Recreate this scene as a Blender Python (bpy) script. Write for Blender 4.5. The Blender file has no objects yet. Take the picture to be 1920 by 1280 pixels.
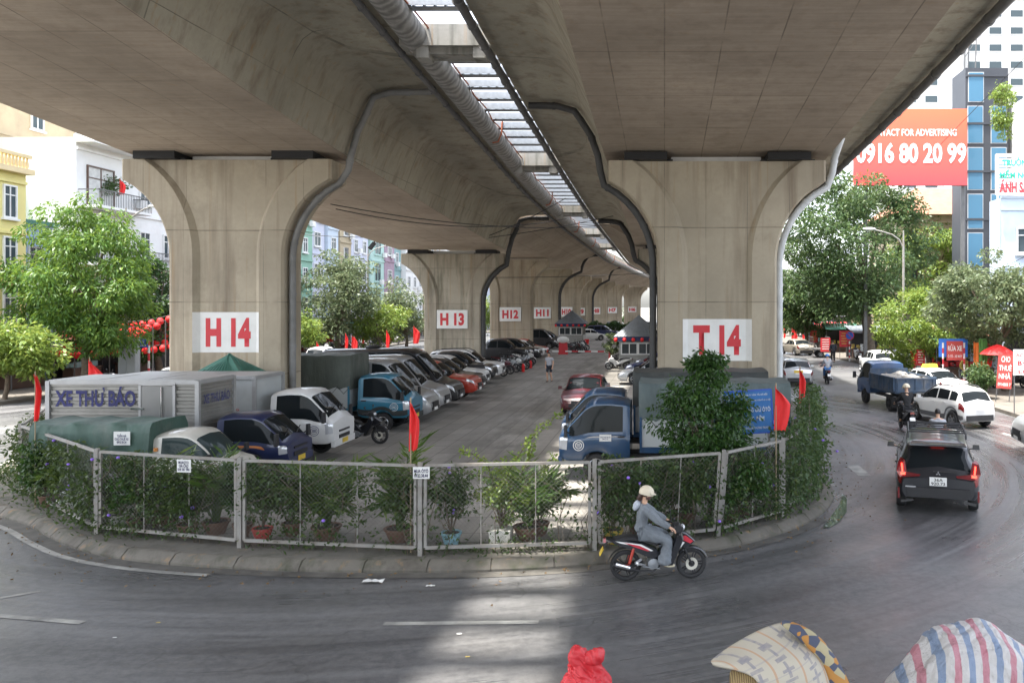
import bpy, math, random
import numpy as np
from mathutils import Vector, Matrix
R = math.radians
random.seed(7)
SC = bpy.context.scene
COL = SC.collection
F_PX, CX, CY, HC = 1550.0, 1246.0, 572.0, 4.6     # focal length in photo pixels, principal point, eye height

# ---------------------------------------------------------------- camera, sky, sun, exposure
cam_d = bpy.data.cameras.new("camera")
cam_d.sensor_width = 36.0
cam_d.lens = F_PX / 1920 * 36
cam_d.shift_x = -(CX - 960) / 1920
cam_d.shift_y = -(640 - CY) / 1920
cam_d.clip_start = 0.1
cam_d.clip_end = 3000
cam = bpy.data.objects.new("camera", cam_d)
cam.location = (0, 0, HC)
cam.rotation_euler = (R(90), 0, 0)
COL.objects.link(cam)
SC.camera = cam

SUN_DIR = Vector((0.27, 0.16, -1.0)).normalized()     # direction the light travels
elev = math.asin(-SUN_DIR.z)
to_sun = -SUN_DIR
world = bpy.data.worlds.new("World")
SC.world = world
world.use_nodes = True
wn = world.node_tree.nodes
bg = wn["Background"]
sky = wn.new("ShaderNodeTexSky")
sky.sky_type = 'NISHITA'
sky.sun_disc = False
sky.sun_elevation = elev
sky.sun_rotation = math.atan2(to_sun.x, to_sun.y)
sky.air_density = 1.0
sky.dust_density = 3.0
sky.ozone_density = 1.0
hsv = wn.new("ShaderNodeHueSaturation")               # hazy, almost white sky
hsv.inputs["Saturation"].default_value = 0.45
world.node_tree.links.new(sky.outputs[0], hsv.inputs["Color"])
world.node_tree.links.new(hsv.outputs[0], bg.inputs[0])
bg.inputs[1].default_value = 0.15

sun_d = bpy.data.lights.new("sun", 'SUN')
sun_d.energy = 2.7
sun_d.angle = R(2.2)
sun_d.color = (1.0, 0.95, 0.87)
sun = bpy.data.objects.new("sun", sun_d)
sun.rotation_euler = SUN_DIR.to_track_quat('-Z', 'Y').to_euler()
sun.location = (0, 0, 60)
COL.objects.link(sun)
SC.view_settings.view_transform = 'Standard'
SC.view_settings.look = 'None'
SC.view_settings.gamma = 1
SC.view_settings.exposure = 2.45
SC.cycles.max_bounces = 8
SC.cycles.diffuse_bounces = 5
SC.cycles.transparent_max_bounces = 8

# ---------------------------------------------------------------- helpers
def at(px, py, y):
    return Vector(((px - CX) / F_PX * y, y, HC - (py - CY) / F_PX * y))
def gnd(px, py, z=0.0):
    y = F_PX * (HC - z) / (py - CY)
    return Vector(((px - CX) / F_PX * y, y, z))
def lerp(a, b, t): return a + (b - a) * t
def interp(tab, x):
    return float(np.interp(x, [t[0] for t in tab], [t[1] for t in tab]))

class MB:
    """collects shapes and links them as ONE mesh object"""
    def __init__(s): s.v = []; s.f = []; s.m = []; s.mi = 0
    def add(s, vs, fs):
        n = len(s.v); s.v.extend(tuple(v) for v in vs)
        for f in fs: s.f.append(tuple(i + n for i in f)); s.m.append(s.mi)
        return s
    def mat(s, i): s.mi = i; return s
    def box(s, c, d, rz=0.0, M=None, taper=1.0):
        hx, hy, hz = d[0] / 2, d[1] / 2, d[2] / 2
        vs = []
        for z in (-1, 1):
            k = taper if z > 0 else 1
            for x, y in ((-1, -1), (1, -1), (1, 1), (-1, 1)): vs.append(Vector((x * hx * k, y * hy * k, z * hz)))
        if rz: vs = [Matrix.Rotation(rz, 3, 'Z') @ v for v in vs]
        if M is not None: vs = [M @ v for v in vs]
        c = Vector(c)
        return s.add([v + c for v in vs], [(0, 3, 2, 1), (4, 5, 6, 7), (0, 1, 5, 4), (1, 2, 6, 5), (2, 3, 7, 6), (3, 0, 4, 7)])
    def bar(s, a, b, w, h, up=(0, 0, 1)):
        a = Vector(a); b = Vector(b); d = (b - a)
        if d.length < 1e-6: return s
        dn = d.normalized(); up = Vector(up)
        if abs(dn.dot(up)) > .99: up = Vector((0, 1, 0))
        r = dn.cross(up).normalized(); u = r.cross(dn)
        vs = []
        for p in (a, b):
            for i, j in ((-1, -1), (1, -1), (1, 1), (-1, 1)): vs.append(p + r * i * w / 2 + u * j * h / 2)
        return s.add(vs, [(0, 3, 2, 1), (4, 5, 6, 7), (0, 1, 5, 4), (1, 2, 6, 5), (2, 3, 7, 6), (3, 0, 4, 7)])
    def tube(s, pts, r, n=8, caps=True, flat=1.0):
        pts = [Vector(p) for p in pts]
        if not hasattr(r, '__len__'): r = [r] * len(pts)
        vs = []; prev = None
        for i, p in enumerate(pts):
            d = (pts[min(i + 1, len(pts) - 1)] - pts[max(i - 1, 0)])
            if d.length < 1e-9: d = Vector((0, 0, 1))
            d.normalize()
            if prev is None:
                u = Vector((0, 0, 1)) if abs(d.z) < .9 else Vector((1, 0, 0))
            else: u = prev
            u = (u - d * u.dot(d))
            if u.length < 1e-6: u = d.orthogonal()
            u.normalize(); prev = u
            w = d.cross(u)
            for k in range(n):
                a = 2 * math.pi * k / n
                vs.append(p + (u * math.cos(a) + w * math.sin(a) * flat) * r[i])
        fs = []
        for i in range(len(pts) - 1):
            for k in range(n):
                a = i * n + k; b = i * n + (k + 1) % n
                fs.append((a, b, b + n, a + n))
        if caps:
            fs.append(tuple(range(n - 1, -1, -1))); q = (len(pts) - 1) * n
            fs.append(tuple(range(q, q + n)))
        return s.add(vs, fs)
    def lathe(s, prof, c=(0, 0, 0), n=20, axis='z', caps=True):
        vs = []
        for r, h in prof:
            for k in range(n):
                a = 2 * math.pi * k / n; x, y = r * math.cos(a), r * math.sin(a)
                v = {'z': (x, y, h), 'y': (x, h, -y), 'x': (h, x, y)}[axis]
                vs.append((v[0] + c[0], v[1] + c[1], v[2] + c[2]))
        fs = []
        for i in range(len(prof) - 1):
            for k in range(n):
                a = i * n + k; b = i * n + (k + 1) % n
                fs.append((a, b, b + n, a + n))
        if caps:
            if prof[0][0] > 1e-5: fs.append(tuple(range(n - 1, -1, -1)))
            q = (len(prof) - 1) * n
            if prof[-1][0] > 1e-5: fs.append(tuple(range(q, q + n)))
        return s.add(vs, fs)
    def grid(s, rows, close=False):
        n = len(rows[0]); vs = [p for r in rows for p in r]; fs = []
        for i in range(len(rows) - 1):
            for k in range(n if close else n - 1):
                a = i * n + k; b = i * n + (k + 1) % n
                fs.append((a, b, b + n, a + n))
        return s.add(vs, fs)
    def prism(s, poly, z0, z1):
        n = len(poly)
        vs = [(p[0], p[1], z0) for p in poly] + [(p[0], p[1], z1) for p in poly]
        fs = [tuple(range(n - 1, -1, -1)), tuple(range(n, 2 * n))] + [(i, (i + 1) % n, (i + 1) % n + n, i + n) for i in range(n)]
        return s.add(vs, fs)
    def poly(s, pts): return s.add(pts, [tuple(range(len(pts)))])
    def ball(s, c, rad, n=12, m=8, zmin=-1.0, zmax=1.0):
        rx, ry, rz = rad if hasattr(rad, '__len__') else (rad,) * 3
        a0, a1 = math.asin(zmin), math.asin(zmax); vs = []
        for i in range(m + 1):
            t = lerp(a0, a1, i / m)
            for k in range(n):
                a = 2 * math.pi * k / n
                vs.append((c[0] + rx * math.cos(t) * math.cos(a), c[1] + ry * math.cos(t) * math.sin(a), c[2] + rz * math.sin(t)))
        fs = [(i * n + k, i * n + (k + 1) % n, (i + 1) * n + (k + 1) % n, (i + 1) * n + k) for i in range(m) for k in range(n)]
        return s.add(vs, fs)
    def mesh(s, name, mats, smooth=None):
        me = bpy.data.meshes.new(name)
        me.from_pydata([tuple(v) for v in s.v], [], s.f)
        mats = mats if isinstance(mats, (list, tuple)) else [mats]
        for m in mats: me.materials.append(m)
        if len(mats) > 1: me.polygons.foreach_set('material_index', s.m)
        if smooth:
            me.polygons.foreach_set('use_smooth', [True] * len(me.polygons))
            me.set_sharp_from_angle(angle=R(smooth))
        me.update()
        return me
    def build(s, name, mats, parent=None, smooth=None, M=None):
        if M is not None: s.v = [tuple(M @ Vector(v)) for v in s.v]
        return link(name, s.mesh(name, mats, smooth), parent)

def link(name, me, parent=None):
    o = bpy.data.objects.new(name, me); COL.objects.link(o)
    if parent is not None: o.parent = parent
    return o
def tag(o, label=None, cat=None, group=None, kind=None):
    if label: o['label'] = label
    if cat: o['category'] = cat
    if group: o['group'] = group
    if kind: o['kind'] = kind
    return o
def thing(name, label, cat, loc=(0, 0, 0), rz=0.0, group=None, scale=1.0):
    o = bpy.data.objects.new(name, None); COL.objects.link(o)
    o.location = loc; o.rotation_euler = (0, 0, rz); o.empty_display_size = .2
    if scale != 1.0: o.scale = (scale,) * 3
    return tag(o, label, cat, group)
def copy_tree(o, parent=None):
    c = o.copy(); COL.objects.link(c)
    if parent is not None: c.parent = parent
    for ch in list(KIDS(o)): copy_tree(ch, c)
    return c
def KIDS(o): return [q for q in o.children]

# ---------------------------------------------------------------- materials
class NT:
    def __init__(s, mat):
        s.t = mat.node_tree; s.b = s.t.nodes["Principled BSDF"]; s.out = s.t.nodes["Material Output"]
    def n(s, typ, props=None, **ins):
        nd = s.t.nodes.new('ShaderNode' + typ)
        for k, v in (props or {}).items(): setattr(nd, k, v)
        for k, v in ins.items():
            key = int(k[1:]) if k[0] == 'i' and k[1:].isdigit() else k.replace('_', ' ')
            s.set(nd.inputs[key], v)
        return nd
    def set(s, sock, v):
        if isinstance(v, bpy.types.NodeSocket): s.t.links.new(v, sock)
        elif isinstance(v, bpy.types.Node): s.t.links.new(v.outputs[0], sock)
        elif hasattr(sock.default_value, '__len__') and hasattr(v, '__len__') and len(v) == 3 and len(sock.default_value) == 4:
            sock.default_value = (*v, 1)
        else: sock.default_value = v
    def math(s, op, a, b=0.0, c=0.0): return s.n('Math', dict(operation=op), i0=a, i1=b, i2=c).outputs[0]
    def mix(s, f, a, b, bt='MIX'):
        nd = s.n('MixRGB', dict(blend_type=bt)); s.set(nd.inputs[0], f); s.set(nd.inputs[1], a); s.set(nd.inputs[2], b)
        return nd.outputs[0]
    def noise(s, vec, scale, detail=4.0, rough=.55):
        nd = s.n('TexNoise', Vector=vec, Scale=scale, Detail=detail, Roughness=rough); return nd.outputs[0]
    def ramp(s, f, lo, hi):
        return s.n('MapRange', Value=f, From_Min=lo, From_Max=hi).outputs[0]
    def map(s, vec, scale): return s.n('Mapping', Vector=vec, Scale=scale).outputs[0]
    def coord(s, k='Object'): return s.n('TexCoord').outputs[k]
    def lines(s, v, step, w):
        f = s.math('FRACT', s.math('DIVIDE', v, step)); f = s.math('ABSOLUTE', s.math('SUBTRACT', f, .5))
        return s.math('GREATER_THAN', f, .5 - w / step / 2)
    def bump(s, h, strength=.3, dist=.02):
        s.set(s.b.inputs['Normal'], s.n('Bump', Height=h, Strength=strength, Distance=dist).outputs[0])

MATS = {}
def newmat(name):
    m = bpy.data.materials.new(name); m.use_nodes = True; return m, NT(m)
def M(name, col=(.5, .5, .5), rough=.6, metal=0.0, var=.15, scale=3.0, coat=0.0, bump=0.0, spec=.5, dirt=0.0, dcol=(.12, .1, .08)):
    """plain procedural surface: colour with a little noise, optional dirt and bump"""
    if name in MATS: return MATS[name]
    m, t = newmat(name); co = t.coord()
    n1 = t.noise(co, scale, 5)
    a = tuple(min(1, c * (1 + var)) for c in col); b = tuple(c * (1 - var) for c in col)
    c = t.mix(t.ramp(n1, .3, .7), b, a)
    if dirt:
        d = t.ramp(t.noise(co, scale * .7 + .4, 6, .65), .48, .75)
        c = t.mix(t.math('MULTIPLY', d, dirt), c, dcol)
    t.set(t.b.inputs['Base Color'], c)
    t.set(t.b.inputs['Roughness'], t.math('ADD', t.math('MULTIPLY', n1, .2), rough - .1))
    t.b.inputs['Metallic'].default_value = metal
    t.b.inputs['Specular IOR Level'].default_value = spec
    if coat:
        t.b.inputs['Coat Weight'].default_value = coat; t.b.inputs['Coat Roughness'].default_value = .06
    if bump: t.bump(t.noise(co, scale * 8, 4), bump, .02)
    MATS[name] = m
    return m
def paint(name, col, dirt=.12): return M('paint_' + name, col, .38, 0.0, .04, 1.5, .7, dirt=dirt, dcol=(.16, .14, .12))
def emis(name, col, st):
    if name in MATS: return MATS[name]
    m, t = newmat(name)
    t.set(t.b.inputs['Base Color'], col); t.set(t.b.inputs['Emission Color'], col); t.b.inputs['Emission Strength'].default_value = st
    t.b.inputs['Roughness'].default_value = .25
    MATS[name] = m; return m

def concrete_mat(name, base, lines=None, streak=.5, stain=(.16, .12, .085), moss=0.0, grain=0.0):
    """weathered cast concrete; lines = list of (axis, step, width) formwork joints"""
    m, t = newmat(name); co = t.coord(); xyz = t.n('SeparateXYZ', Vector=co).outputs
    big = t.ramp(t.noise(co, .22, 5, .6), .3, .7)
    c = t.mix(big, tuple(v * .7 for v in base), tuple(v * 1.16 for v in base))
    fine = t.noise(co, 9, 8, .7)
    c = t.mix(t.math('MULTIPLY', t.ramp(fine, .35, .75), .28), c, tuple(v * .6 for v in base))
    st = t.ramp(t.noise(t.map(co, (1.6, 1.6, .12)), 1.3, 6, .6), .5, .75)
    c = t.mix(t.math('MULTIPLY', st, streak), c, stain)
    st2 = t.ramp(t.noise(t.map(co, (3.1, 3.1, .1)), 1.7, 5, .6), .58, .74)
    c = t.mix(t.math('MULTIPLY', st2, streak * .8), c, (.33, .2, .09))
    bl = t.ramp(t.noise(co, .8, 7, .7), .55, .72)
    c = t.mix(t.math('MULTIPLY', bl, .5), c, tuple(v * .5 for v in base))
    h = fine
    if grain:                                         # board marks across the soffit
        gr = t.noise(t.map(co, (.35, 7, 1)), 1.0, 6, .7)
        c = t.mix(t.math('MULTIPLY', t.ramp(gr, .45, .72), grain), c, tuple(v * .5 for v in base))
        c = t.mix(t.math('MULTIPLY', t.ramp(gr, .45, .25), grain * .6), c, tuple(min(1, v * 1.35) for v in base))
    for ax, step, w in (lines or []):
        wob = t.math('ADD', xyz[ax], t.math('MULTIPLY', t.math('SUBTRACT', t.noise(co, .6, 3), .5), .02))
        l = t.lines(wob, step, w)
        brk = t.ramp(t.noise(co, 1.1, 4), .3, .62)
        c = t.mix(t.math('MULTIPLY', t.math('MULTIPLY', l, brk), .78), c, tuple(v * .3 for v in base))
        # each formwork panel a touch different
    if lines and len(lines) >= 2:
        ids = [t.math('FLOOR', t.math('DIVIDE', xyz[ax], step)) for ax, step, w in lines[:2]]
        wn_ = t.n('TexWhiteNoise', dict(noise_dimensions='2D'), Vector=t.n('CombineXYZ', i0=ids[0], i1=ids[1]).outputs[0])
        c = t.mix(t.math('MULTIPLY', wn_.outputs[0], .22), c, tuple(v * .55 for v in base))
    if moss:
        ms = t.ramp(t.noise(t.map(co, (2, 2, .25)), 1.0, 6, .65), .5, .68)
        c = t.mix(t.math('MULTIPLY', ms, moss), c, (.035, .045, .02))
    t.set(t.b.inputs['Base Color'], c)
    t.b.inputs['Roughness'].default_value = .85
    t.b.inputs['Specular IOR Level'].default_value = .25
    t.bump(h, .25, .02)
    MATS[name] = m
    return m

CON = (.36, .315, .25)
concrete_mat('deck_concrete', (.42, .35, .275), [(0, 1.18, .03), (1, 2.9, .03)], .35, grain=.4)
concrete_mat('web_concrete', (.40, .37, .295), [(1, 5.6, .04), (2, 1.2, .02)], .8, moss=.1)
concrete_mat('pier_concrete', (.46, .40, .305), [(2, 2.35, .04), (0, 1.31, .02)], .75)
concrete_mat('weathered_pier_concrete', (.42, .375, .3), [(2, 2.35, .03), (0, 1.7, .02)], .75, moss=.55)
concrete_mat('beam_concrete', (.33, .32, .29), None, .9, (.08, .08, .07), .25)
concrete_mat('kerb_concrete', (.155, .143, .122), None, .8, (.05, .042, .034), .6)
concrete_mat('pavement_concrete', (.17, .155, .135), [(0, .8, .03), (1, .8, .03)], .3)
concrete_mat('island_concrete', (.17, .16, .14), None, .5, (.06, .055, .045), .5)

def asphalt():
    m, t = newmat('asphalt'); co = t.coord(); xyz = t.n('SeparateXYZ', Vector=co).outputs
    big = t.ramp(t.noise(co, .16, 6, .62), .32, .68)
    c = t.mix(big, (.06, .06, .063), (.14, .14, .141))
    sp = t.noise(co, 55, 3, .8)
    c = t.mix(t.math('MULTIPLY', t.ramp(sp, .45, .75), .5), c, (.2, .2, .2))
    # swept tyre tracks round the island
    dx = t.math('ADD', xyz[0], 6.6); dy = t.math('SUBTRACT', xyz[1], 27.5)
    rad = t.math('SQRT', t.math('ADD', t.math('MULTIPLY', dx, dx), t.math('MULTIPLY', dy, dy)))
    ring = t.noise(t.n('CombineXYZ', i0=t.math('MULTIPLY', rad, 1.1), i1=t.math('MULTIPLY', xyz[0], .05), i2=t.math('MULTIPLY', xyz[1], .04)).outputs[0], 1.0, 6, .7)
    c = t.mix(t.math('MULTIPLY', t.ramp(ring, .42, .62), .65), c, (.045, .045, .048))
    cr = t.n('TexVoronoi', dict(feature='DISTANCE_TO_EDGE'), Vector=t.n('VectorMath', dict(operation='ADD'), i0=co, i1=t.n('TexNoise', Vector=co, Scale=1.5).outputs[1]).outputs[0], Scale=.35).outputs[0]
    mid = t.noise(co, 7, 6, .75); c = t.mix(t.math('MULTIPLY', t.ramp(mid, .42, .7), .45), c, (.19, .188, .183)); c = t.mix(t.math('MULTIPLY', t.ramp(mid, .5, .3), .4), c, (.05, .05, .052))
    crk = t.math('MULTIPLY', t.math('LESS_THAN', cr, .009), t.ramp(t.noise(co, .3, 2), .5, .6))
    c = t.mix(t.math('MULTIPLY', crk, .4), c, (.025, .025, .025))
    ring2 = t.noise(t.n('CombineXYZ', i0=t.math('MULTIPLY', rad, 3.6), i1=t.math('MULTIPLY', xyz[0], .1), i2=t.math('MULTIPLY', xyz[1], .09)).outputs[0], 1.0, 5, .65)
    c = t.mix(t.math('MULTIPLY', t.ramp(ring2, .5, .7), .55), c, (.035, .035, .037)); c = t.mix(t.math('MULTIPLY', t.ramp(ring2, .46, .28), .4), c, (.2, .2, .2))
    dust = t.ramp(t.noise(co, .5, 7, .7), .5, .8)
    c = t.mix(t.math('MULTIPLY', dust, .35), c, (.17, .16, .145))
    t.set(t.b.inputs['Base Color'], c)
    wet = t.math('MULTIPLY', t.ramp(t.noise(co, .14, 5, .6), .32, .55), t.ramp(ring2, .22, .55))
    t.set(t.b.inputs['Roughness'], t.math('SUBTRACT', .58, t.math('MULTIPLY', wet, .36)))
    t.bump(t.math('ADD', sp, t.math('MULTIPLY', t.noise(co, 8, 4), .6)), .35, .008)
    MATS['asphalt'] = m
asphalt()
def lot_mat():
    m, t = newmat('lot_pavers'); co = t.coord(); xyz = t.n('SeparateXYZ', Vector=co).outputs
    big = t.ramp(t.noise(co, .3, 6, .62), .3, .7)
    c = t.mix(big, (.22, .205, .18), (.35, .33, .3))
    ids = t.n('CombineXYZ', i0=t.math('FLOOR', t.math('DIVIDE', xyz[0], .62)), i1=t.math('FLOOR', t.math('DIVIDE', xyz[1], 1.24))).outputs[0]
    w = t.n('TexWhiteNoise', dict(noise_dimensions='2D'), Vector=ids)
    c = t.mix(t.math('MULTIPLY', w.outputs[0], .4), c, (.11, .105, .095))
    l = t.math('MAXIMUM', t.lines(xyz[0], .62, .028), t.lines(xyz[1], 1.24, .03))
    c = t.mix(t.math('MULTIPLY', l, .6), c, (.05, .047, .04))
    lane = t.ramp(t.math('ABSOLUTE', t.math('ADD', xyz[0], 5.2)), 2.4, .6)
    lane = t.math('MULTIPLY', lane, t.ramp(t.noise(t.map(co, (1.2, .25, 1)), 1.2, 6, .7), .36, .6))
    c = t.mix(t.math('MULTIPLY', lane, .55), c, (.05, .047, .04))
    oil = t.ramp(t.noise(co, .75, 5, .7), .58, .7)
    c = t.mix(t.math('MULTIPLY', oil, .5), c, (.06, .055, .05))
    t.set(t.b.inputs['Base Color'], c)
    t.b.inputs['Roughness'].default_value = .72
    t.bump(t.math('SUBTRACT', t.noise(co, 18, 5), l), .3, .012)
    MATS['lot_pavers'] = m
lot_mat()

def leaf_mat(name, c1, c2, c3, rough=.45, trans=.3):
    m, t = newmat(name)
    rnd = t.n('NewGeometry').outputs['Random Per Island']
    c = t.mix(t.ramp(rnd, 0, .6), c1, c2); c = t.mix(t.ramp(rnd, .72, 1.0), c, c3)
    cl = t.ramp(t.noise(t.coord(), .9, 3), .35, .65)
    c = t.mix(t.math('MULTIPLY', cl, .45), c, c2)
    t.set(t.b.inputs['Base Color'], c); t.b.inputs['Roughness'].default_value = rough
    t.b.inputs['Specular IOR Level'].default_value = .35
    tr = t.n('BsdfTranslucent', Color=t.mix(.5, c, tuple(min(1, v * 2.2) for v in c3)))
    mx = t.n('MixShader'); t.set(mx.inputs[0], trans)
    t.t.links.new(t.b.outputs[0], mx.inputs[1]); t.t.links.new(tr.outputs[0], mx.inputs[2]); t.t.links.new(mx.outputs[0], t.out.inputs[0])
    MATS[name] = m; return m
leaf_mat('leaf_mango', (.035, .085, .018), (.07, .15, .025), (.17, .24, .035))
leaf_mat('leaf_bright', (.07, .13, .022), (.13, .2, .035), (.24, .28, .06))
leaf_mat('leaf_dark', (.02, .05, .016), (.035, .08, .02), (.06, .11, .025))
leaf_mat('leaf_grey', (.055, .085, .04), (.095, .13, .06), (.17, .19, .1))
leaf_mat('leaf_mid', (.03, .065, .024), (.055, .1, .034), (.11, .15, .05))
leaf_mat('leaf_palm', (.025, .065, .014), (.05, .1, .02), (.13, .17, .035))
leaf_mat('leaf_ficus', (.018, .055, .012), (.035, .085, .018), (.07, .13, .025), .32, .2)
leaf_mat('leaf_vine', (.02, .045, .014), (.038, .07, .02), (.1, .13, .04))
M('bark', (.11, .085, .06), .9, 0, .35, 6, bump=.6)
M('tyre', (.022, .022, .023), .75, 0, .2, 8)
M('black_plastic', (.02, .02, .022), .55, 0, .2, 5)
M('rim', (.42, .43, .44), .3, .9, .1, 6)
M('chrome', (.7, .7, .7), .15, 1, .05, 4)
M('steel', (.33, .35, .37), .45, .6, .15, 4, dirt=.3)
M('galvanised', (.42, .44, .46), .45, .55, .15, 3, dirt=.35, dcol=(.2, .17, .13))
M('white_metal', (.25, .24, .222), .55, 0, .15, 4, dirt=.7, dcol=(.17, .12, .08))
M('black_rubber', (.015, .015, .016), .7, 0, .2, 5)
M('wire_dull', (.17, .17, .16), .55, .4, .1, 4, dirt=.3)
M('cable_black', (.012, .012, .013), .6)
M('white_paint', (.72, .72, .7), .7, 0, .05, 3, dirt=.2, dcol=(.4, .37, .32))
M('sign_red', (.55, .035, .045), .6, 0, .08, 3)
M('flag_red', (.68, .02, .02), .7, 0, .08, 5)
M('road_paint', (.3, .295, .27), .7, 0, .3, 2, dirt=.95, dcol=(.1, .1, .1))
def glassm(name, c=(.012, .015, .017)):
    m, t = newmat(name); t.set(t.b.inputs['Base Color'], c); t.b.inputs['Roughness'].default_value = .04
    t.b.inputs['Specular IOR Level'].default_value = .14; MATS[name] = m
glassm('car_glass'); glassm('light_glass', (.035, .05, .05)); glassm('blue_glass', (.07, .17, .26))
def lamp_mat(name, c):
    m, t = newmat(name); t.set(t.b.inputs['Base Color'], c); t.b.inputs['Roughness'].default_value = .12
    t.b.inputs['Metallic'].default_value = .35; t.b.inputs['Coat Weight'].default_value = .8; MATS[name] = m
lamp_mat('headlamp', (.55, .56, .58)); lamp_mat('tail_red', (.17, .007, .008)); lamp_mat('amber', (.6, .22, .03))
emis('brake_light', (1.0, .05, .03), 1.3)
G = MATS

# ---------------------------------------------------------------- lettering
def text_mesh(body, bold=.0, ext=.003):
    c = bpy.data.curves.new('lettering', 'FONT'); c.body = body; c.size = 1; c.align_x = 'CENTER'; c.align_y = 'CENTER'
    c.extrude = 0; c.offset = bold; c.resolution_u = 3; c.space_line = .95
    o = bpy.data.objects.new('lettering', c)
    me = bpy.data.meshes.new_from_object(o)
    bpy.data.objects.remove(o); bpy.data.curves.remove(c)
    return me
def lettering(body, mat, parent, centre, right, up, w, h, bold=.02, name='lettering', lift=.006):
    """writing fitted in a w x h box on a face given by its right and up directions"""
    me = text_mesh(body, bold)
    co = np.empty(len(me.vertices) * 3, 'f'); me.vertices.foreach_get('co', co); co = co.reshape(-1, 3)
    lo, hi = co.min(0), co.max(0)
    s = np.array([w / max(hi[0] - lo[0], 1e-4), h / max(hi[1] - lo[1], 1e-4)])
    xy = (co[:, :2] - (lo[:2] + hi[:2]) / 2) * s
    r = Vector(right).normalized(); u = Vector(up).normalized(); nrm = r.cross(u).normalized()
    P = np.array(centre)[None] + xy[:, :1] * np.array(r)[None] + xy[:, 1:] * np.array(u)[None] + lift * np.array(nrm)[None]
    me.vertices.foreach_set('co', P.astype('f').ravel()); me.materials.clear(); me.materials.append(mat); me.update()
    return link(name, me, parent)

# ================================================================ SETTING: ground, roads, island, lot
def off(y):   # the street bends to the right far away
    return interp([(-50, 0), (110, 0), (128, 1.0), (148, 1.8), (170, 3.4), (187, 6.8), (215, 14), (300, 45), (400, 90)], y)
def struct(name, mb, mat, smooth=None): return tag(mb.build(name, mat, None, smooth), kind='structure')
def sheet(name, pts, z, mat): return struct(name, MB().poly([(p[0], p[1], z) for p in pts]), mat)
M('far_ground', (.16, .15, .13), .9, 0, .2, .2)
sheet('ground', [(-900, -300), (900, -300), (900, 1500), (-900, 1500)], -.06, G['far_ground'])
road_pts = []
for y in range(-30, 401, 10): road_pts.append((-31 + off(y), y))
for y in range(400, -31, -10): road_pts.append((16.5 + off(y), y))
rd = MB()
rows = [[(-31.5 + off(y), y, 0), (-10 + off(y), y, 0), (4 + off(y), y, 0), (70 + off(y), y, 0)] for y in range(-30, 401, 10)]
rd.grid([list(reversed(r)) for r in rows][::-1] if False else rows)
struct('road', rd, G['asphalt'])

kerb = [(-19.9, 60), (-19.9, 34), (-19.5, 27), (-18.3, 22.6), (-15.75, 18.95)]
for px, py in ((50, 985), (100, 1012), (170, 1038), (300, 1058), (500, 1070), (700, 1074), (900, 1073), (1100, 1062), (1300, 1038), (1400, 1020), (1490, 992), (1540, 965), (1562, 938), (1558, 912)):
    g = gnd(px, py); kerb.append((g.x, g.y))
kerb += [(4.45, 23.5), (5.1, 27), (5.75, 32), (6.1, 40), (6.2, 60)]
def smooth_line(pts, n=6):
    out = []
    P = [Vector((p[0], p[1], 0)) for p in pts]
    for i in range(len(P) - 1):
        p0, p1, p2, p3 = P[max(i - 1, 0)], P[i], P[i + 1], P[min(i + 2, len(P) - 1)]
        for k in range(n):
            t = k / n
            out.append(.5 * ((2 * p1) + (p2 - p0) * t + (2 * p0 - 5 * p1 + 4 * p2 - p3) * t * t + (3 * p1 - p0 - 3 * p2 + p3) * t ** 3))
    out.append(P[-1]); return out
K = smooth_line(kerb, 5)
def offset_line(L, d):
    out = []
    for i, p in enumerate(L):
        t = (L[min(i + 1, len(L) - 1)] - L[max(i - 1, 0)]).normalized()
        out.append(p + Vector((-t.y, t.x, 0)) * d)      # left of travel = inside
    return out
Kin = offset_line(K, .25)
far_l = [(-19.9 + off(y), y) for y in (90, 120, 150, 180, 210)]; far_r = [(6.2 + off(y), y) for y in (210, 180, 150, 120, 90)]
isl = [(p.x, p.y) for p in Kin] + far_r[::-1] + far_l[::-1]
struct('island', MB().prism(isl, -.02, .15), G['island_concrete'])
kb = MB(); rows = []
Lk = 0
for i, p in enumerate(K):
    t = (K[min(i + 1, len(K) - 1)] - K[max(i - 1, 0)]).normalized(); nrm = Vector((-t.y, t.x, 0))
    rows.append([p + Vector((0, 0, -.01)), p + Vector((0, 0, .05)), p + nrm * .13 + Vector((0, 0, .165)), p + nrm * .27 + Vector((0, 0, .17)), p + nrm * .27 + Vector((0, 0, .1))])
r2 = []; acc = 0.0
for i in range(len(rows) - 1):                       # cast in blocks about a metre long, with an open joint between
    r2.append(rows[i]); d = (K[i + 1] - K[i]).length; acc += d
    if acc > 1.05 and d > .12:
        acc = 0
        for f, s_ in ((.46, 0), (.48, .022), (.52, .022), (.54, 0)):
            q = [lerp(a, b, f) for a, b in zip(rows[i], rows[i + 1])]
            if s_:
                nn_ = (q[3] - q[0]).normalized(); q = [p + Vector((nn_.x, nn_.y, 0)) * s_ * (k_ < 3) - Vector((0, 0, s_ * (k_ > 1))) for k_, p in enumerate(q)]
            r2.append(q)
r2.append(rows[-1]); kb.grid(r2)
struct('kerb', kb, G['kerb_concrete'], 40)
lot = [(p.x, p.y) for p in offset_line(K, 1.35)]
lot = [p for p in lot] + [(4.8 + off(y), y) for y in (90, 120, 150, 180, 208)] + [(-18.5 + off(y), y) for y in (208, 180, 150, 120, 90)]
sheet('parking_lot', lot, .156, G['lot_pavers'])
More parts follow.
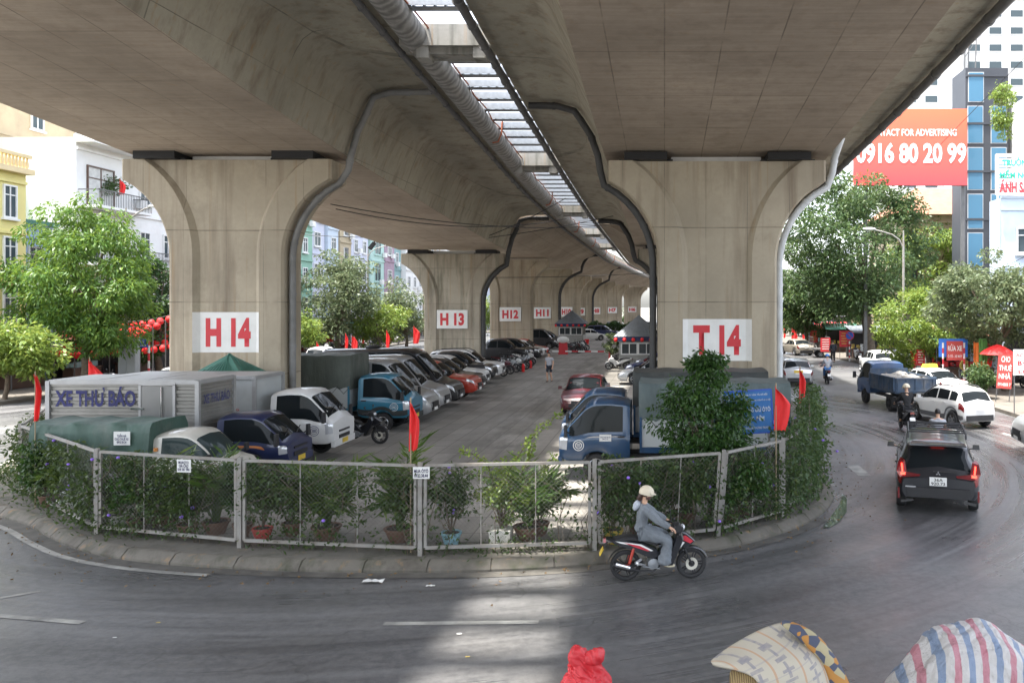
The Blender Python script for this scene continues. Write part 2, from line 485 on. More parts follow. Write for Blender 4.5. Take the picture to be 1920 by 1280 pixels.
# painted edge line round the island, lane dashes
def strip(mb, L, w, z):
    a = offset_line(L, w / 2); b = offset_line(L, -w / 2)
    mb.grid([[(p.x, p.y, z), (q.x, q.y, z)] for p, q in zip(b, a)])
mk = MB()
edge = offset_line(K, -.34)[8:44]
strip(mk, edge, .13, .005)
def dash(a, b, w=.13):
    a = gnd(*a); b = gnd(*b); t = (b - a).normalized(); n_ = Vector((-t.y, t.x, 0)) * w / 2
    mk.poly([(p.x, p.y, .006) for p in (a - n_, b - n_, b + n_, a + n_)])
dash((-40, 1151), (155, 1167)); dash((720, 1169), (1010, 1166)); dash((0, 1121), (75, 1108), .1)
dash((1598, 872), (1622, 892), .35); dash((1535, 893), (1556, 911), .3); dash((1880, 812), (1920, 823), .15)
struct('road_markings', mk, G['road_paint'])
gut = MB(); strip(gut, offset_line(K, -.13)[20:80], .3, .009)
M('gutter_dirt', (.085, .08, .07), .8, 0, .4, 3)
struct('gutter', gut, G['gutter_dirt'])
# puddle by the right corner of the island
m, t = newmat('puddle_water'); t.set(t.b.inputs['Base Color'], (.10, .11, .10)); t.b.inputs['Roughness'].default_value = .03; MATS['puddle_water'] = m
pl = [gnd(px, py) for px, py in ((1533, 990), (1552, 965), (1566, 945), (1572, 926), (1580, 936), (1579, 960), (1566, 978), (1546, 990))]
sheet('puddle_water', [(p.x + .1, p.y) for p in pl], .013, m)

# pavements either side
def slab(name, pts, z=.15, mat='pavement_concrete'): return struct(name, MB().prism(pts, -.03, z), G[mat])
lp = [(-30.6 + off(y), y) for y in range(-10, 260, 15)]
slab('pavement', lp + [(-60 + off(y), y) for y in range(245, -11, -15)])
slab('pavement', [(14.3, 18), (45, 18), (45, 55), (15.2, 55), (14.5, 50)])
slab('pavement', [(15.6, 62), (45, 62)] + [(45 + off(y), y) for y in range(75, 260, 15)] + [(14.2 + off(y), y) for y in range(255, 70, -15)])

# ================================================================ VIADUCT
SL = [(-30, 14.6), (0, 12.0), (10, 11.1), (15.95, 10.49), (21.9, 9.95), (27, 9.6), (41.4, 8.82), (54.9, 8.27)]
WL = [(-30, 16.7), (0, 14.1), (10, 13.2), (20.6, 12.2), (27, 11.8), (42.4, 10.9), (55, 10.55), (66, 10.45), (88, 10.45), (400, 10.6)]
WR = [(-30, 14.9), (0, 13.0), (10, 12.2), (18.7, 11.5), (26, 11.1), (38, 10.6), (52, 10.2), (90, 9.95), (400, 10.2)]
XL, XR = -14.1, 1.68
def section(xc, s, w, hs, he, y, far):
    if not far:
        h = [(hs, s), (hs + .1, s + .32), (hs + .33, s + (w - s) * .45), (hs + .58, s + (w - s) * .72), (hs + .78, s + (w - s) * .87), (hs + 1.05, s + (w - s) * .96), (hs + 1.5, w)]
    else:
        h = [(hs - .7, s), (hs - .2, s + .06), (hs + .4, s + .3), (hs + 1.0, s + .68), (hs + 1.6, s + 1.02), (hs + 2.2, s + 1.22), (hs + 2.6, w)]
    h += [(he, w + .06), (he, w + 1.25), (he - .22, w + 1.25), (he - .26, w + .42)]
    right = [(xc + x, y, z) for x, z in h]; left = [(xc - x, y, z) for x, z in reversed(h)]
    return right + left
def deck(label, xc, hs, he, S, W, dx):
    root = thing('viaduct_deck', label, 'bridge deck')
    for far in (False, True):
        mb = MB()
        ys = list(range(-24, 54, 3)) + [54.9] if not far else [55.0] + list(range(58, 236, 4))
        rows = []
        for y in ys:
            w = interp(W, y); s = S(y, w, far)
            rows.append(section(xc + off(y), s, w, hs, he, y, far))
        n = len(rows[0])
        mb.grid(rows, close=True)
        # soffit and top are their own material
        mb.f.append(tuple(range(n))); mb.m.append(0)
        mb.f.append(tuple((len(rows) - 1) * n + k for k in range(n - 1, -1, -1))); mb.m.append(0)
        for i in range(len(mb.f) - 2):
            k = i % n
            mb.m[i] = 0 if (k == n - 1 or (far and k < 7) or (far and k >= n - 8)) else 1
        mb.build('girder', [G['deck_concrete'], G['web_concrete']], root, 25)
    return root
deck_l = deck('left viaduct deck, the higher concrete box girder over the white and blue trucks', XL, 3.52, 6.65, lambda y, w, far: (w - 1.5 if far else interp(SL, y)), WL, 0)
deck_r = deck('right viaduct deck, concrete box girder over the blue trucks and the street edge', XR, 3.6, 6.24, lambda y, w, far: (w - 1.4 if far else w - 1.68), WR, 0)

def rib_profile(xs, dx, z0, z1, tmax, zend=None):
    a = dx / (1 - math.cos(R(tmax))); b = (z1 - z0) / math.sin(R(tmax))
    def fx(z):
        if z <= z0: return xs
        q = min(1, (z - z0) / b)
        if z >= z1: q = math.sin(R(tmax))
        return xs + a * (1 - math.cos(math.asin(q)))
    return fx
def pier(label, xc, yf, ztop, mat, txt, rect, k=1.0, paint_on=True, thick=1.4, base=.15, bold=.05, tscale=(.74, .72), parts=True):
    """flared concrete pier with a sunk, splayed middle panel on both faces; rect = (z0, z1, half width) of its number panel"""
    root = thing('bridge_pier', label, 'bridge pier', (0, 0, 0))
    z0 = ztop - 3.2 * k; zc = ztop - .65 * k
    xo = rib_profile(1.88 * k, 1.55 * k, z0, zc, 65); xi = rib_profile(1.09 * k, 1.6 * k, z0, ztop, 60)
    zs = [base, z0 - 1.2, z0] + [lerp(z0, zc, i / 10) for i in range(1, 11)] + [ztop - .3 * k, ztop]
    ch = .17; rec = .17; rows = []
    for z in zs:
        o, i = xo(z), min(xi(z), xo(z) - .2)
        fr = [(-o, 0.08), (-o + .08, 0), (-i, 0), (-i + ch, rec), (i - ch, rec), (i, 0), (o - .08, 0), (o, .08)]
        bk = [(x, thick - y) for x, y in reversed(fr)]
        rows.append([(xc + x, yf + y, z) for x, y in fr + bk])
    mb = MB(); n = len(rows[0]); mb.grid(rows, close=True)
    mb.f.append(tuple((len(rows) - 1) * n + q for q in range(n))); mb.m.append(0)
    mb.build('shaft', mat, root, 28)
    if parts:
        for sx in (-1, 1):
            MB().box((xc + sx * 2.25 * k, yf + thick / 2 - .12, ztop + .12), (1.35 * k, thick + .1, .24)).box((xc + sx * 2.25 * k, yf + thick / 2, ztop + .03), (1.7 * k, thick * .8, .06)).build('bearing', G['black_rubber'], root)
        MB().box((xc, yf + thick / 2 + .25, ztop + .11), (2.9 * k, .6, .22)).build('bearing_plinth', G['white_paint'], root)
    if txt:
        za, zb, hw = rect
        d = .006
        if paint_on:
            i = 1.09 * k
            xsx = [-i + .004, -i + ch, i - ch, i - .004]; yy = [0.0 - d, rec - d, rec - d, 0.0 - d]
            rows = [[(xc + x, yf + y, z) for x, y in zip(xsx, yy)] for z in (za, zb)]
            pn = MB().grid(rows).build('number_panel', G['white_paint'], root)
            yt = yf + rec - d
        else:
            pn = MB().box((xc, yf - .01, (za + zb) / 2), (2 * hw, .012, zb - za)).build('number_panel', G['white_paint'], root)
            yt = yf - .018
        lettering(txt, G['sign_red'], pn, (xc, yt, (za + zb) / 2), (1, 0, 0), (0, 0, 1), 2 * hw * tscale[0], (zb - za) * tscale[1], bold)
    return root
PH14 = (423 - CX) / F_PX * 27
pier('flared concrete pier painted H 14, behind the white box truck', PH14, 27, 9.37, G['pier_concrete'], 'H 14', (3.05, 4.37, 1.0), bold=.055)
PT14 = (1345 - CX) / F_PX * 26
pier('flared concrete pier painted T 14, behind the leafy tree and blue trucks', PT14, 26, 9.15, G['pier_concrete'], 'T 14', (2.84, 4.16, 1.02), bold=.055)
pier('weathered dark streaked pier with banner H 13, past the red pickup', XL, 54.9, 8.02, G['weathered_pier_concrete'], 'H 13', (3.05, 4.28, 1.02), paint_on=False, tscale=(.78, .68))
for nm, y, py0, py1, hw, note in (('H12', 75.6, 576, 602, .98, 'behind the black parked cars'), ('H11', 95.4, 576, 597, .98, 'behind the far black van'), ('H10', 116, 575.5, 593.5, .85, 'just left of the far kiosk roof'),
                        ('H9', 128, 577, 591.5, .8, 'above the far kiosk'), ('H8', 148, 576, 589, .8, 'above the far hedge'), ('H7', 170, 575.7, 587, .95, 'fourth smallest number under the deck'), ('H6', 187, 575, 585.2, .95, 'the smallest number, at the far end')):
    w = interp(WL, y)
    za = HC - (py1 - CY) / F_PX * y; zb = HC - (py0 - CY) / F_PX * y
    lab = 'distant concrete pier numbered %s in red, %s' % (nm, note)
    if nm == 'H7': lab = 'distant concrete pier numbered H7 in red, between piers H8 and H6'
    pier(lab, XL + off(y), y, w - 1.5 - .2, G['pier_concrete'], nm, (za, zb, hw), paint_on=False, tscale=(.75, .62), parts=False)
pier('pier of the right deck just behind pier T 14, showing only its left flare', XR, 54.0, interp(WR, 54) - 1.9, G['weathered_pier_concrete'], None, None)
for y in (75.6, 95.4, 116): pier('pier of the right deck at %s, mostly hidden behind pier T 14' % {75.6: 'the second bay', 95.4: 'the third bay', 116: 'the fourth bay'}[y], XR + off(y), y, interp(WR, y) - 1.6, G['pier_concrete'], None, None, parts=False)

# ---- pipes along the decks
def corr_pipe():
    m, t = newmat('corrugated_pipe'); co = t.coord(); xyz = t.n('SeparateXYZ', Vector=co).outputs
    w = t.n('TexWave', dict(bands_direction='Y'), Vector=co, Scale=.9, Distortion=11.0, Detail=5.0).outputs[0]
    c = t.mix(w, (.17, .165, .155), (.32, .31, .29))
    c = t.mix(t.math('MULTIPLY', t.ramp(t.noise(co, 1.6, 6, .7), .5, .7), .6), c, (.07, .068, .06))
    t.set(t.b.inputs['Base Color'], c); t.b.inputs['Roughness'].default_value = .8; MATS['corrugated_pipe'] = m
corr_pipe()
pts = [(XL + 6.65 + .42 + off(y), y, interp(WL, y) + .12) for y in list(range(-20, 200, 4))]
pp = MB(); rr = .37
pp.tube(pts, rr, 18)
o = pp.build('service_pipe', G['corrugated_pipe'], None, 40); tag(o, 'thick stained grey pipe slung along the inner edge of the left deck', 'pipe')
HANG = []
for y in range(10, 130, 15):
    cl = MB(); HANG.append(cl)
    y += 8.3
    z = interp(WL, y) + .12; x = XL + 6.65 + .42
    cl.tube([(x + .5, y, z + .5), (x + .46, y, z - .05), (x + .3, y + .1, z - .36), (x + .1, y, z - .42)], .035, 6)
cb = MB().tube([(XL + 7.45 + .03 * math.sin(y * 1.7) + off(y), y, interp(WL, y) + .3 + .05 * math.sin(y * 2.3)) for y in np.arange(10, 150, 1.0)], .028, 5)
M('orange_conduit', (.3, .09, .04), .6)
cb.v += []; o = cb.build('conduit', G['orange_conduit']); tag(o, 'thin rust orange conduit running along the thick grey pipe', 'conduit')
for cl in HANG: cl.build('hanger', G['orange_conduit'], o)
dp = MB()
dp.tube([(XR - 6.24 - .1 + off(y), y, interp(WR, y) - .05) for y in list(range(-20, 190, 4))], .11, 10)
for y in np.arange(6, 90, 1.4): dp.tube([(XR - 6.34, y, interp(WR, y) - .05), (XR - 6.34, y + .07, interp(WR, y + .07) - .05)], .135, 10)
M('pipe_grey', (.13, .13, .13), .6, 0, .2, 3, dirt=.3)
M('pipe_dark', (.045, .045, .045), .6, 0, .25, 3)
M('pipe_mid', (.2, .2, .195), .55, .1, .25, 2, dirt=.4)
M('pipe_pale', (.55, .57, .58), .5, 0, .1, 3, dirt=.25)
o = dp.build('drain_pipe', G['pipe_grey'], None, 40); tag(o, 'dark jointed drain pipe along the inner edge of the right deck', 'drain pipe')
dp = MB(); dp.tube([(XL + 6.65 - .18 + off(y), y, interp(WL, y) - .1) for y in list(range(-20, 190, 4))], .09, 8)
for y in np.arange(8, 80, 1.6): dp.tube([(XL + 6.47, y, interp(WL, y) - .1), (XL + 6.47, y + .07, interp(WL, y + .07) - .1)], .115, 8)
o = dp.build('drain_pipe', G['pipe_grey'], None, 40); tag(o, 'thin jointed drain pipe under the inner edge of the left deck', 'drain pipe')
dp = MB(); dp.tube([(XR + 6.24 - .3 + off(y), y, interp(WR, y) - .16) for y in list(range(-10, 190, 4))], .13, 10)
for y in np.arange(8, 80, 1.9): dp.tube([(XR + 5.94, y, interp(WR, y) - .16), (XR + 5.94, y + .09, interp(WR, y + .09) - .16)], .155, 10)
o = dp.build('drain_pipe', G['pipe_grey'], None, 40); tag(o, 'grey drain pipe under the outer edge of the right deck, street side', 'drain pipe')
# downpipes on the piers
def downpipe(label, pts, mat, r=.11):
    root = thing('downpipe', label, 'downpipe')
    MB().tube(pts, r, 12).build('pipe', mat, root, 40)
    L = [Vector(p) for p in pts]
    acc = .8
    for i in range(len(L) - 1):
        d = L[i + 1] - L[i]
        while acc < d.length:
            p = L[i] + d.normalized() * acc; acc += 1.7
            MB().tube([p - d.normalized() * .045, p + d.normalized() * .045], r * 1.14, 14).build('pipe_clamp', mat, root, 40)
        acc -= d.length
def pier_side(xc, side, y, ztop, xw, s, w, hs, base=.15, k=1.0, xwc=None):
    """route: deck wing, web, pier cap, flare, shaft"""
    xwc = xc if xwc is None else xwc
    z0 = ztop - 3.2 * k; xo = rib_profile(1.88 * k, 1.55 * k, z0, ztop - .65 * k, 65); g = .15
    pts = [(xwc + side * xw, y, w - .1), (xwc + side * (hs + 1.5), y, w - .12), (xwc + side * (hs + .95), y, w - .28), (xwc + side * (hs + .75), y, s + (w - s) * .66), (xwc + side * (hs + .42), y, s + (w - s) * .35), (xwc + side * (hs + .2), y, s - .05), (xwc + side * (hs + .12), y, ztop - .3)]
    for q in range(0, 11):
        z = lerp(ztop - .65 * k, z0, q / 10); pts.append((xc + side * (xo(z) + g), y, z - .1))
    pts += [(xc + side * (1.88 * k + g), y, z0 - .6), (xc + side * (1.88 * k + g), y, z0 - 1), (xc + side * (1.88 * k + g), y, base)]
    return pts
downpipe('grey downpipe on the right flank of pier H 14', pier_side(PH14, 1, 27.35, 9.37, 6.4, 9.55, 11.75, 3.52, xwc=XL), G['pipe_mid'])
downpipe('dark downpipe on the left flank of pier T 14', pier_side(PT14, -1, 26.3, 9.15, 6.0, 9.4, 11.05, 3.6, xwc=XR), G['pipe_dark'])
downpipe('pale lit downpipe on the street side of pier T 14', pier_side(PT14, 1, 26.6, 9.15, 4.2, 9.4, 11.05, 3.6, xwc=XR)[4:], G['pipe_pale'])
downpipe('black downpipe on the right flank of pier H 13', pier_side(XL, 1, 55.1, 8.02, 6.4, 8.25, 10.5, 3.52), G['pipe_dark'], .16)
for y, nm in ((95.4, 'H11'), (128, 'H9')):
    w = interp(WL, y)
    downpipe('black downpipe on the left side of distant pier %s' % nm if False else 'black downpipe on the right flank of distant pier %s' % nm, [(p[0] + off(y), p[1], p[2]) for p in pier_side(XL, 1, y - .15, w - 1.7, 6.4, w - 1.4, w, 4.4)], G['pipe_dark'], .16)
downpipe('black downpipe on the pier of the right deck behind pier T 14', pier_side(XR, -1, 53.9, interp(WR, 54) - 1.9, 6.0, interp(WR, 54) - 1.65, interp(WR, 54), 3.6), G['pipe_dark'], .16)

# ---- steel bars and concrete beams in the gap between the decks
sb = MB()
xg0, xg1 = XL + 6.65, XR - 6.24
sb.box((0, 0, .11), (xg1 - xg0 - .02, .42, .05)).box((0, -.2, .0), (xg1 - xg0 - .02, .03, .2)).box((0, .05, -.1), (xg1 - xg0 - .5, .3, .03))
for q in range(7): sb.box((-.85 + q * .28, .02, -.05), (.05, .2, .08))
bar_me = sb.mesh('steel_cross_bar', G['steel'])
for i in range(74):
    y = -3.4 + i * 1.32
    if any(abs(y - b) < .8 for b in (23.6, 38.9, 54.2, 69.5, 84.8)): continue
    o = link('steel_cross_bar', bar_me); o.location = ((xg0 + xg1) / 2 + off(y), y, (interp(WL, y) + interp(WR, y)) / 2 + .75)
    tag(o, 'grey steel cross bar spanning the open gap between the two decks', 'steel bar', 'steel cross bars in the deck gap')
for y, lab in ((23.6, 'nearest mossy concrete tie beam across the gap between the decks'), (38.9, 'second concrete tie beam across the deck gap, beyond the run of steel bars'), (54.2, 'third concrete tie beam across the deck gap, near pier H 13'),
          (69.5, 'small fourth tie beam across the deck gap far down the viaduct'), (84.8, 'smallest farthest tie beam across the deck gap')):
    z = (interp(WL, y) + interp(WR, y)) / 2
    root = thing('tie_beam', lab, 'concrete beam', ((xg0 + xg1) / 2, y, z))
    MB().box((0, 0, .55), (xg1 - xg0 - .02, .9, .6)).box((0, .1, .16), (xg1 - xg0 - .7, .7, .18)).build('beam', G['beam_concrete'], root)
    for sx in (-1, 1): MB().box((sx * .8, -.1, .1), (.35, .6, .36)).build('bracket', G['beam_concrete'], root)

# ================================================================ VEHICLES
def smooth_tab(tab, xs, win):
    ys = np.interp(xs, [t[0] for t in tab], [t[1] for t in tab])
    k = max(1, int(win / (xs[1] - xs[0])) | 1)
    if k > 1:
        p = np.pad(ys, k // 2, mode='edge'); ys = np.convolve(p, np.ones(k) / k, 'valid')
    return ys
class Body:
    """lofted vehicle body: x from rear (0) to front (L); ring coordinate r 0 (under) .. 8 (roof middle)"""
    def __init__(s, d):
        s.d = d; L = d['L']; s.xs = np.linspace(0, L, int(L / .05) + 1); x = s.xs
        W = d['W'] / 2
        s.belt = smooth_tab(d['belt'], x, .12); s.roof = smooth_tab(d['roof'], x, .14)
        s.roof = np.maximum(s.roof, s.belt + .015)
        wt = d.get('plan', [(0, .8), (.06, .9), (.3, .97), (1.0, 1), (L - 1.0, 1), (L - .35, .95), (L - .1, .84), (L, .68)])
        s.w = smooth_tab(wt, x, .1) * W
        hood = np.clip((s.roof - s.belt) / .35, 0, 1)
        tum = d.get('tumble', .2)
        s.wr = s.w - .05 - (tum - .05) * hood
        zb = np.full_like(x, d['zb'])
        e = d.get('tuck', .12)
        zb += e * np.clip((.35 - x) / .35, 0, 1) ** 2 + e * np.clip((x - L + .3) / .3, 0, 1) ** 2
        s.zbo = zb.copy()
        Rw = d['wr'] * 1.2
        for xw in d['wheels']:
            dd = Rw ** 2 - (x - xw) ** 2
            s.zbo = np.where(dd > 0, np.maximum(s.zbo, d['wr'] + np.sqrt(np.maximum(dd, 0))), s.zbo)
        s.zb = zb
        s.P = []
        for i in range(len(x)):
            w, wr, b, rf, z0 = s.w[i], s.wr[i], s.belt[i], s.roof[i], s.zbo[i]
            mid = max(lerp(z0, b, .45), z0 + .02); z1 = min(z0 + .09, mid - .005)
            fr = np.clip((rf - b) / .3, 0, 1)
            s.P.append([(x[i], 0, z0), (x[i], w * .9, z0), (x[i], w * .975, z1), (x[i], w, max(mid, z1 + .01)), (x[i], w * .985, max(b - .07, mid + .01)), (x[i], w - .035, b),
                        (x[i], wr + .02, lerp(b + .008, rf - .09, fr)), (x[i], wr - .1, lerp(b + .014, rf - .02, fr)), (x[i], 0, rf + .02)])
    def pt(s, x, r, side=1, o=0.0):
        q = np.clip(x / s.d['L'] * (len(s.xs) - 1), 0, len(s.xs) - 1.001); i = int(q); f = q - i; j = min(int(r), 7); g = r - j
        a = Vector(s.P[i][j]) * (1 - f) + Vector(s.P[i + 1][j]) * f
        b = Vector(s.P[i][j + 1]) * (1 - f) + Vector(s.P[i + 1][j + 1]) * f
        p = a * (1 - g) + b * g
        return Vector((p.x, p.y * side, p.z))
    def patch(s, mb, x0, x1, r0, r1, side=1, n=10, m=3, o=.006, skew=0.0):
        """piece of the skin, lifted o; skew shifts the upper edge in x"""
        rows = []
        for k in range(m + 1):
            r = lerp(r0, r1, k / m); row = []
            for i in range(n + 1):
                x = lerp(x0, x1, i / n) + skew * k / m
                p = s.pt(x, r, side); e = .03
                tx = s.pt(min(x + e, s.d['L']), r, side) - s.pt(max(x - e, 0), r, side); tr = s.pt(x, min(r + .15, 8), side) - s.pt(x, max(r - .15, 0), side)
                nn = tx.cross(tr) * side
                nn = nn.normalized() if nn.length > 1e-9 else Vector((0, side, 0))
                if nn.dot(Vector((0, p.y, (p.z - .8) * .8))) < 0: nn = -nn
                row.append(p + nn * o)
            rows.append(row if side > 0 else row[::-1])
        return mb.grid(rows)
    def top(s, mb, x0, x1, r0=6.25, n=8, o=.006, m=6):
        """glass or panel across the roof line"""
        rows = []
        for i in range(n + 1):
            x = lerp(x0, x1, i / n); e = .03
            a = s.pt(max(x - e, 0), 8); b = s.pt(min(x + e, s.d['L']), 8); nn = Vector((-(b - a).z, 0, (b - a).x)).normalized() * o
            pr = [s.pt(x, lerp(8, r0, k / m), 1) for k in range(m, -1, -1)] + [s.pt(x, lerp(8, r0, k / m), -1) for k in range(1, m + 1)]
            rows.append([p + nn for p in pr])
        return mb.grid(rows)

def wheel_mesh(r, w, spokes=5):
    ty = MB().lathe([(r * .62, -w / 2 + .02), (r * .68, -w / 2), (r * .93, -w / 2), (r, -w / 2 + .035), (r, w / 2 - .035), (r * .93, w / 2), (r * .68, w / 2), (r * .62, w / 2 - .02)], n=26, axis='y', caps=False)
    rim = MB().lathe([(r * .64, .02), (r * .64, w / 2 - .02), (r * .58, w / 2 - .01), (r * .55, w / 2 - .05)], n=26, axis='y', caps=False)
    for k in range(spokes):
        a = 2 * math.pi * k / spokes; c, sn = math.cos(a), math.sin(a)
        rim.bar((c * .04, w / 2 - .035, sn * .04), (c * r * .6, w / 2 - .03, sn * r * .6), r * .2, .035, up=(0, 1, 0))
    rim.lathe([(.001, w / 2 - .01), (.06, w / 2 - .012), (.07, w / 2 - .05)], n=14, axis='y', caps=False)
    rim.mi = 1
    rim.lathe([(r * .63, w / 2 - .075), (.001, w / 2 - .075)], n=20, axis='y', caps=False)
    return ty, rim
WHEELS = {}
def wheels(root, xs, hy, r, w=.2, spokes=5, rimm='rim', dual=False):
    key = (round(r, 3), round(w, 3), spokes, rimm)
    if key not in WHEELS:
        ty, rim = wheel_mesh(r, w, spokes)
        WHEELS[key] = (ty.mesh('tyre', G['tyre'], 40), rim.mesh('rim', [G[rimm], G['black_plastic']], 35))
    a, b = WHEELS[key]
    for x in xs:
        for sd in (1, -1):
            o = link('wheel', a, root); o.location = (x, sd * hy, r)
            if sd < 0: o.rotation_euler = (0, 0, math.pi)
            link('rim', b, o)

SPEC = dict(
 suv=dict(L=4.65, W=1.86, zb=.27, wr=.365, wheels=(.85, 3.68), belt=[(0, .75), (.05, .98), (.15, 1.05), (1.5, 1.08), (3.3, 1.04), (3.6, 1.03), (4.35, .95), (4.55, .84), (4.65, .6)],
          roof=[(0, .78), (.04, 1.0), (.1, 1.1), (.38, 1.62), (.65, 1.72), (1.9, 1.78), (2.5, 1.75), (2.75, 1.66), (3.55, 1.06), (3.7, 1.05), (4.4, .97), (4.65, .65)],
          ws=(2.82, 3.5), rw=(.14, .36), sw=[(.42, 1.2), (1.28, 2.12), (2.2, 3.2)], doors=[(1.3, 2.14), (2.2, 3.2)]),
 mpv=dict(L=4.55, W=1.8, zb=.34, tuck=.06, wr=.34, wheels=(.78, 3.58), belt=[(0, .75), (.05, .98), (.15, 1.03), (1.5, 1.02), (3.3, 1.0), (3.6, 1.0), (4.3, .93), (4.5, .8), (4.55, .6)],
          roof=[(0, .78), (.04, 1.0), (.08, 1.08), (.34, 1.58), (.6, 1.66), (1.9, 1.72), (2.4, 1.69), (2.7, 1.6), (3.55, 1.03), (3.7, 1.01), (4.55, .65)],
          ws=(2.75, 3.48), rw=(.1, .33), sw=[(.42, 1.15), (1.22, 2.05), (2.12, 3.1)], doors=[(1.22, 2.06), (2.12, 3.1)], tumble=.27, plan=[(0, .84), (.06, .93), (.3, .98), (1.0, 1), (3.5, 1), (4.2, .95), (4.45, .84), (4.55, .68)]),
 sedan=dict(L=4.35, W=1.74, zb=.2, wr=.315, wheels=(.85, 3.45), belt=[(0, .7), (.06, .88), (.2, .95), (1.2, .95), (3.0, .9), (3.3, .88), (4.0, .76), (4.25, .64), (4.35, .45)],
          roof=[(0, .72), (.05, .9), (.12, .98), (.6, 1.03), (1.15, 1.36), (1.5, 1.45), (2.1, 1.48), (2.4, 1.45), (2.55, 1.4), (3.25, .93), (3.4, .9), (4.35, .5)],
          ws=(2.56, 3.18), rw=(.68, 1.16), sw=[(.95, 1.3), (1.36, 2.05), (2.12, 2.98)], doors=[(1.2, 2.07), (2.12, 3.0)]),
 hatch=dict(L=3.65, W=1.62, zb=.22, wr=.31, wheels=(.62, 3.0), belt=[(0, .72), (.05, .92), (.15, .98), (1.0, .98), (2.5, .93), (2.9, .92), (3.4, .82), (3.58, .7), (3.65, .5)],
          roof=[(0, .75), (.04, .98), (.1, 1.06), (.34, 1.38), (.55, 1.47), (1.4, 1.52), (1.9, 1.48), (2.1, 1.4), (2.8, .95), (2.95, .94), (3.65, .52)],
          ws=(2.1, 2.74), rw=(.12, .34), sw=[(.4, .78), (.85, 1.5), (1.57, 2.5)], doors=[(.9, 1.52), (1.57, 2.5)]),
 pickup=dict(L=5.3, W=1.88, zb=.38, wr=.39, wheels=(1.0, 4.25), belt=[(0, .85), (.04, 1.08), (1.6, 1.12), (3.8, 1.12), (4.1, 1.13), (4.95, 1.06), (5.2, .92), (5.3, .65)],
          roof=[(0, .9), (.04, 1.12), (1.7, 1.15), (1.75, 1.2), (1.95, 1.68), (2.2, 1.8), (2.9, 1.85), (3.2, 1.8), (3.35, 1.72), (4.1, 1.17), (4.2, 1.15), (5.05, 1.08), (5.3, .7)],
          ws=(3.38, 4.05), rw=(1.78, 1.95), sw=[(1.9, 2.68), (2.76, 3.75)], doors=[(1.85, 2.7), (2.76, 3.75)]),
 van=dict(L=5.6, W=1.98, zb=.3, wr=.35, wheels=(1.05, 4.6), belt=[(0, 1.0), (.1, 1.22), (3.5, 1.24), (4.6, 1.2), (4.9, 1.16), (5.3, 1.05), (5.5, .88), (5.6, .6)],
          roof=[(0, 1.1), (.05, 1.35), (.15, 2.15), (.35, 2.32), (3.4, 2.4), (3.8, 2.36), (4.02, 2.22), (4.8, 1.3), (4.9, 1.22), (5.3, 1.08), (5.6, .65)], tumble=.16,
          ws=(4.04, 4.78), rw=(.07, .16), sw=[(.35, 1.25), (1.4, 2.5), (2.65, 3.35), (3.45, 4.5)], doors=[(2.6, 3.4), (3.45, 4.5)]),
 bigvan=dict(L=6.1, W=2.04, zb=.3, wr=.36, wheels=(1.3, 5.05), belt=[(0, 1.0), (.1, 1.2), (4.8, 1.22), (5.3, 1.16), (5.8, 1.03), (6.0, .86), (6.1, .6)],
          roof=[(0, 1.1), (.05, 1.4), (.12, 2.3), (.3, 2.5), (3.7, 2.56), (4.1, 2.5), (4.35, 2.36), (5.3, 1.28), (5.4, 1.2), (5.8, 1.05), (6.1, .65)], tumble=.16,
          ws=(4.4, 5.27), rw=(.06, .14), sw=[(.35, 1.4), (1.5, 2.6), (2.7, 3.7), (3.8, 4.95)], doors=[(3.8, 4.95)]),
 cab=dict(L=1.8, W=1.7, zb=.5, wr=.33, wheels=(.85,), belt=[(0, 1.16), (1.0, 1.14), (1.4, 1.08), (1.62, 1.12), (1.75, 1.12), (1.8, 1.08)],
          roof=[(0, 1.9), (.06, 1.97), (.5, 2.02), (.9, 2.01), (1.1, 1.92), (1.64, 1.33), (1.72, 1.26), (1.78, 1.2), (1.8, 1.14)], plan=[(0, .98), (.1, 1), (1.2, 1), (1.7, .985), (1.77, .96), (1.8, .91)], tumble=.14, tuck=.08,
          ws=(1.14, 1.63), rw=None, sw=[(.16, 1.52)], doors=[(.1, 1.52)]),
)
def mirror_pair(root, B, x, r, mat, big=1.0):
    for sd in (1, -1):
        p = B.pt(x, r, sd)
        MB().bar(p, p + Vector((.02, sd * .13 * big, .02)), .04, .03).box(p + Vector((.0, sd * .21 * big, .06)), (.09, .2 * big, .15 * big), taper=.85).build('mirror', mat, root, 30)
PLATE_N = [0]
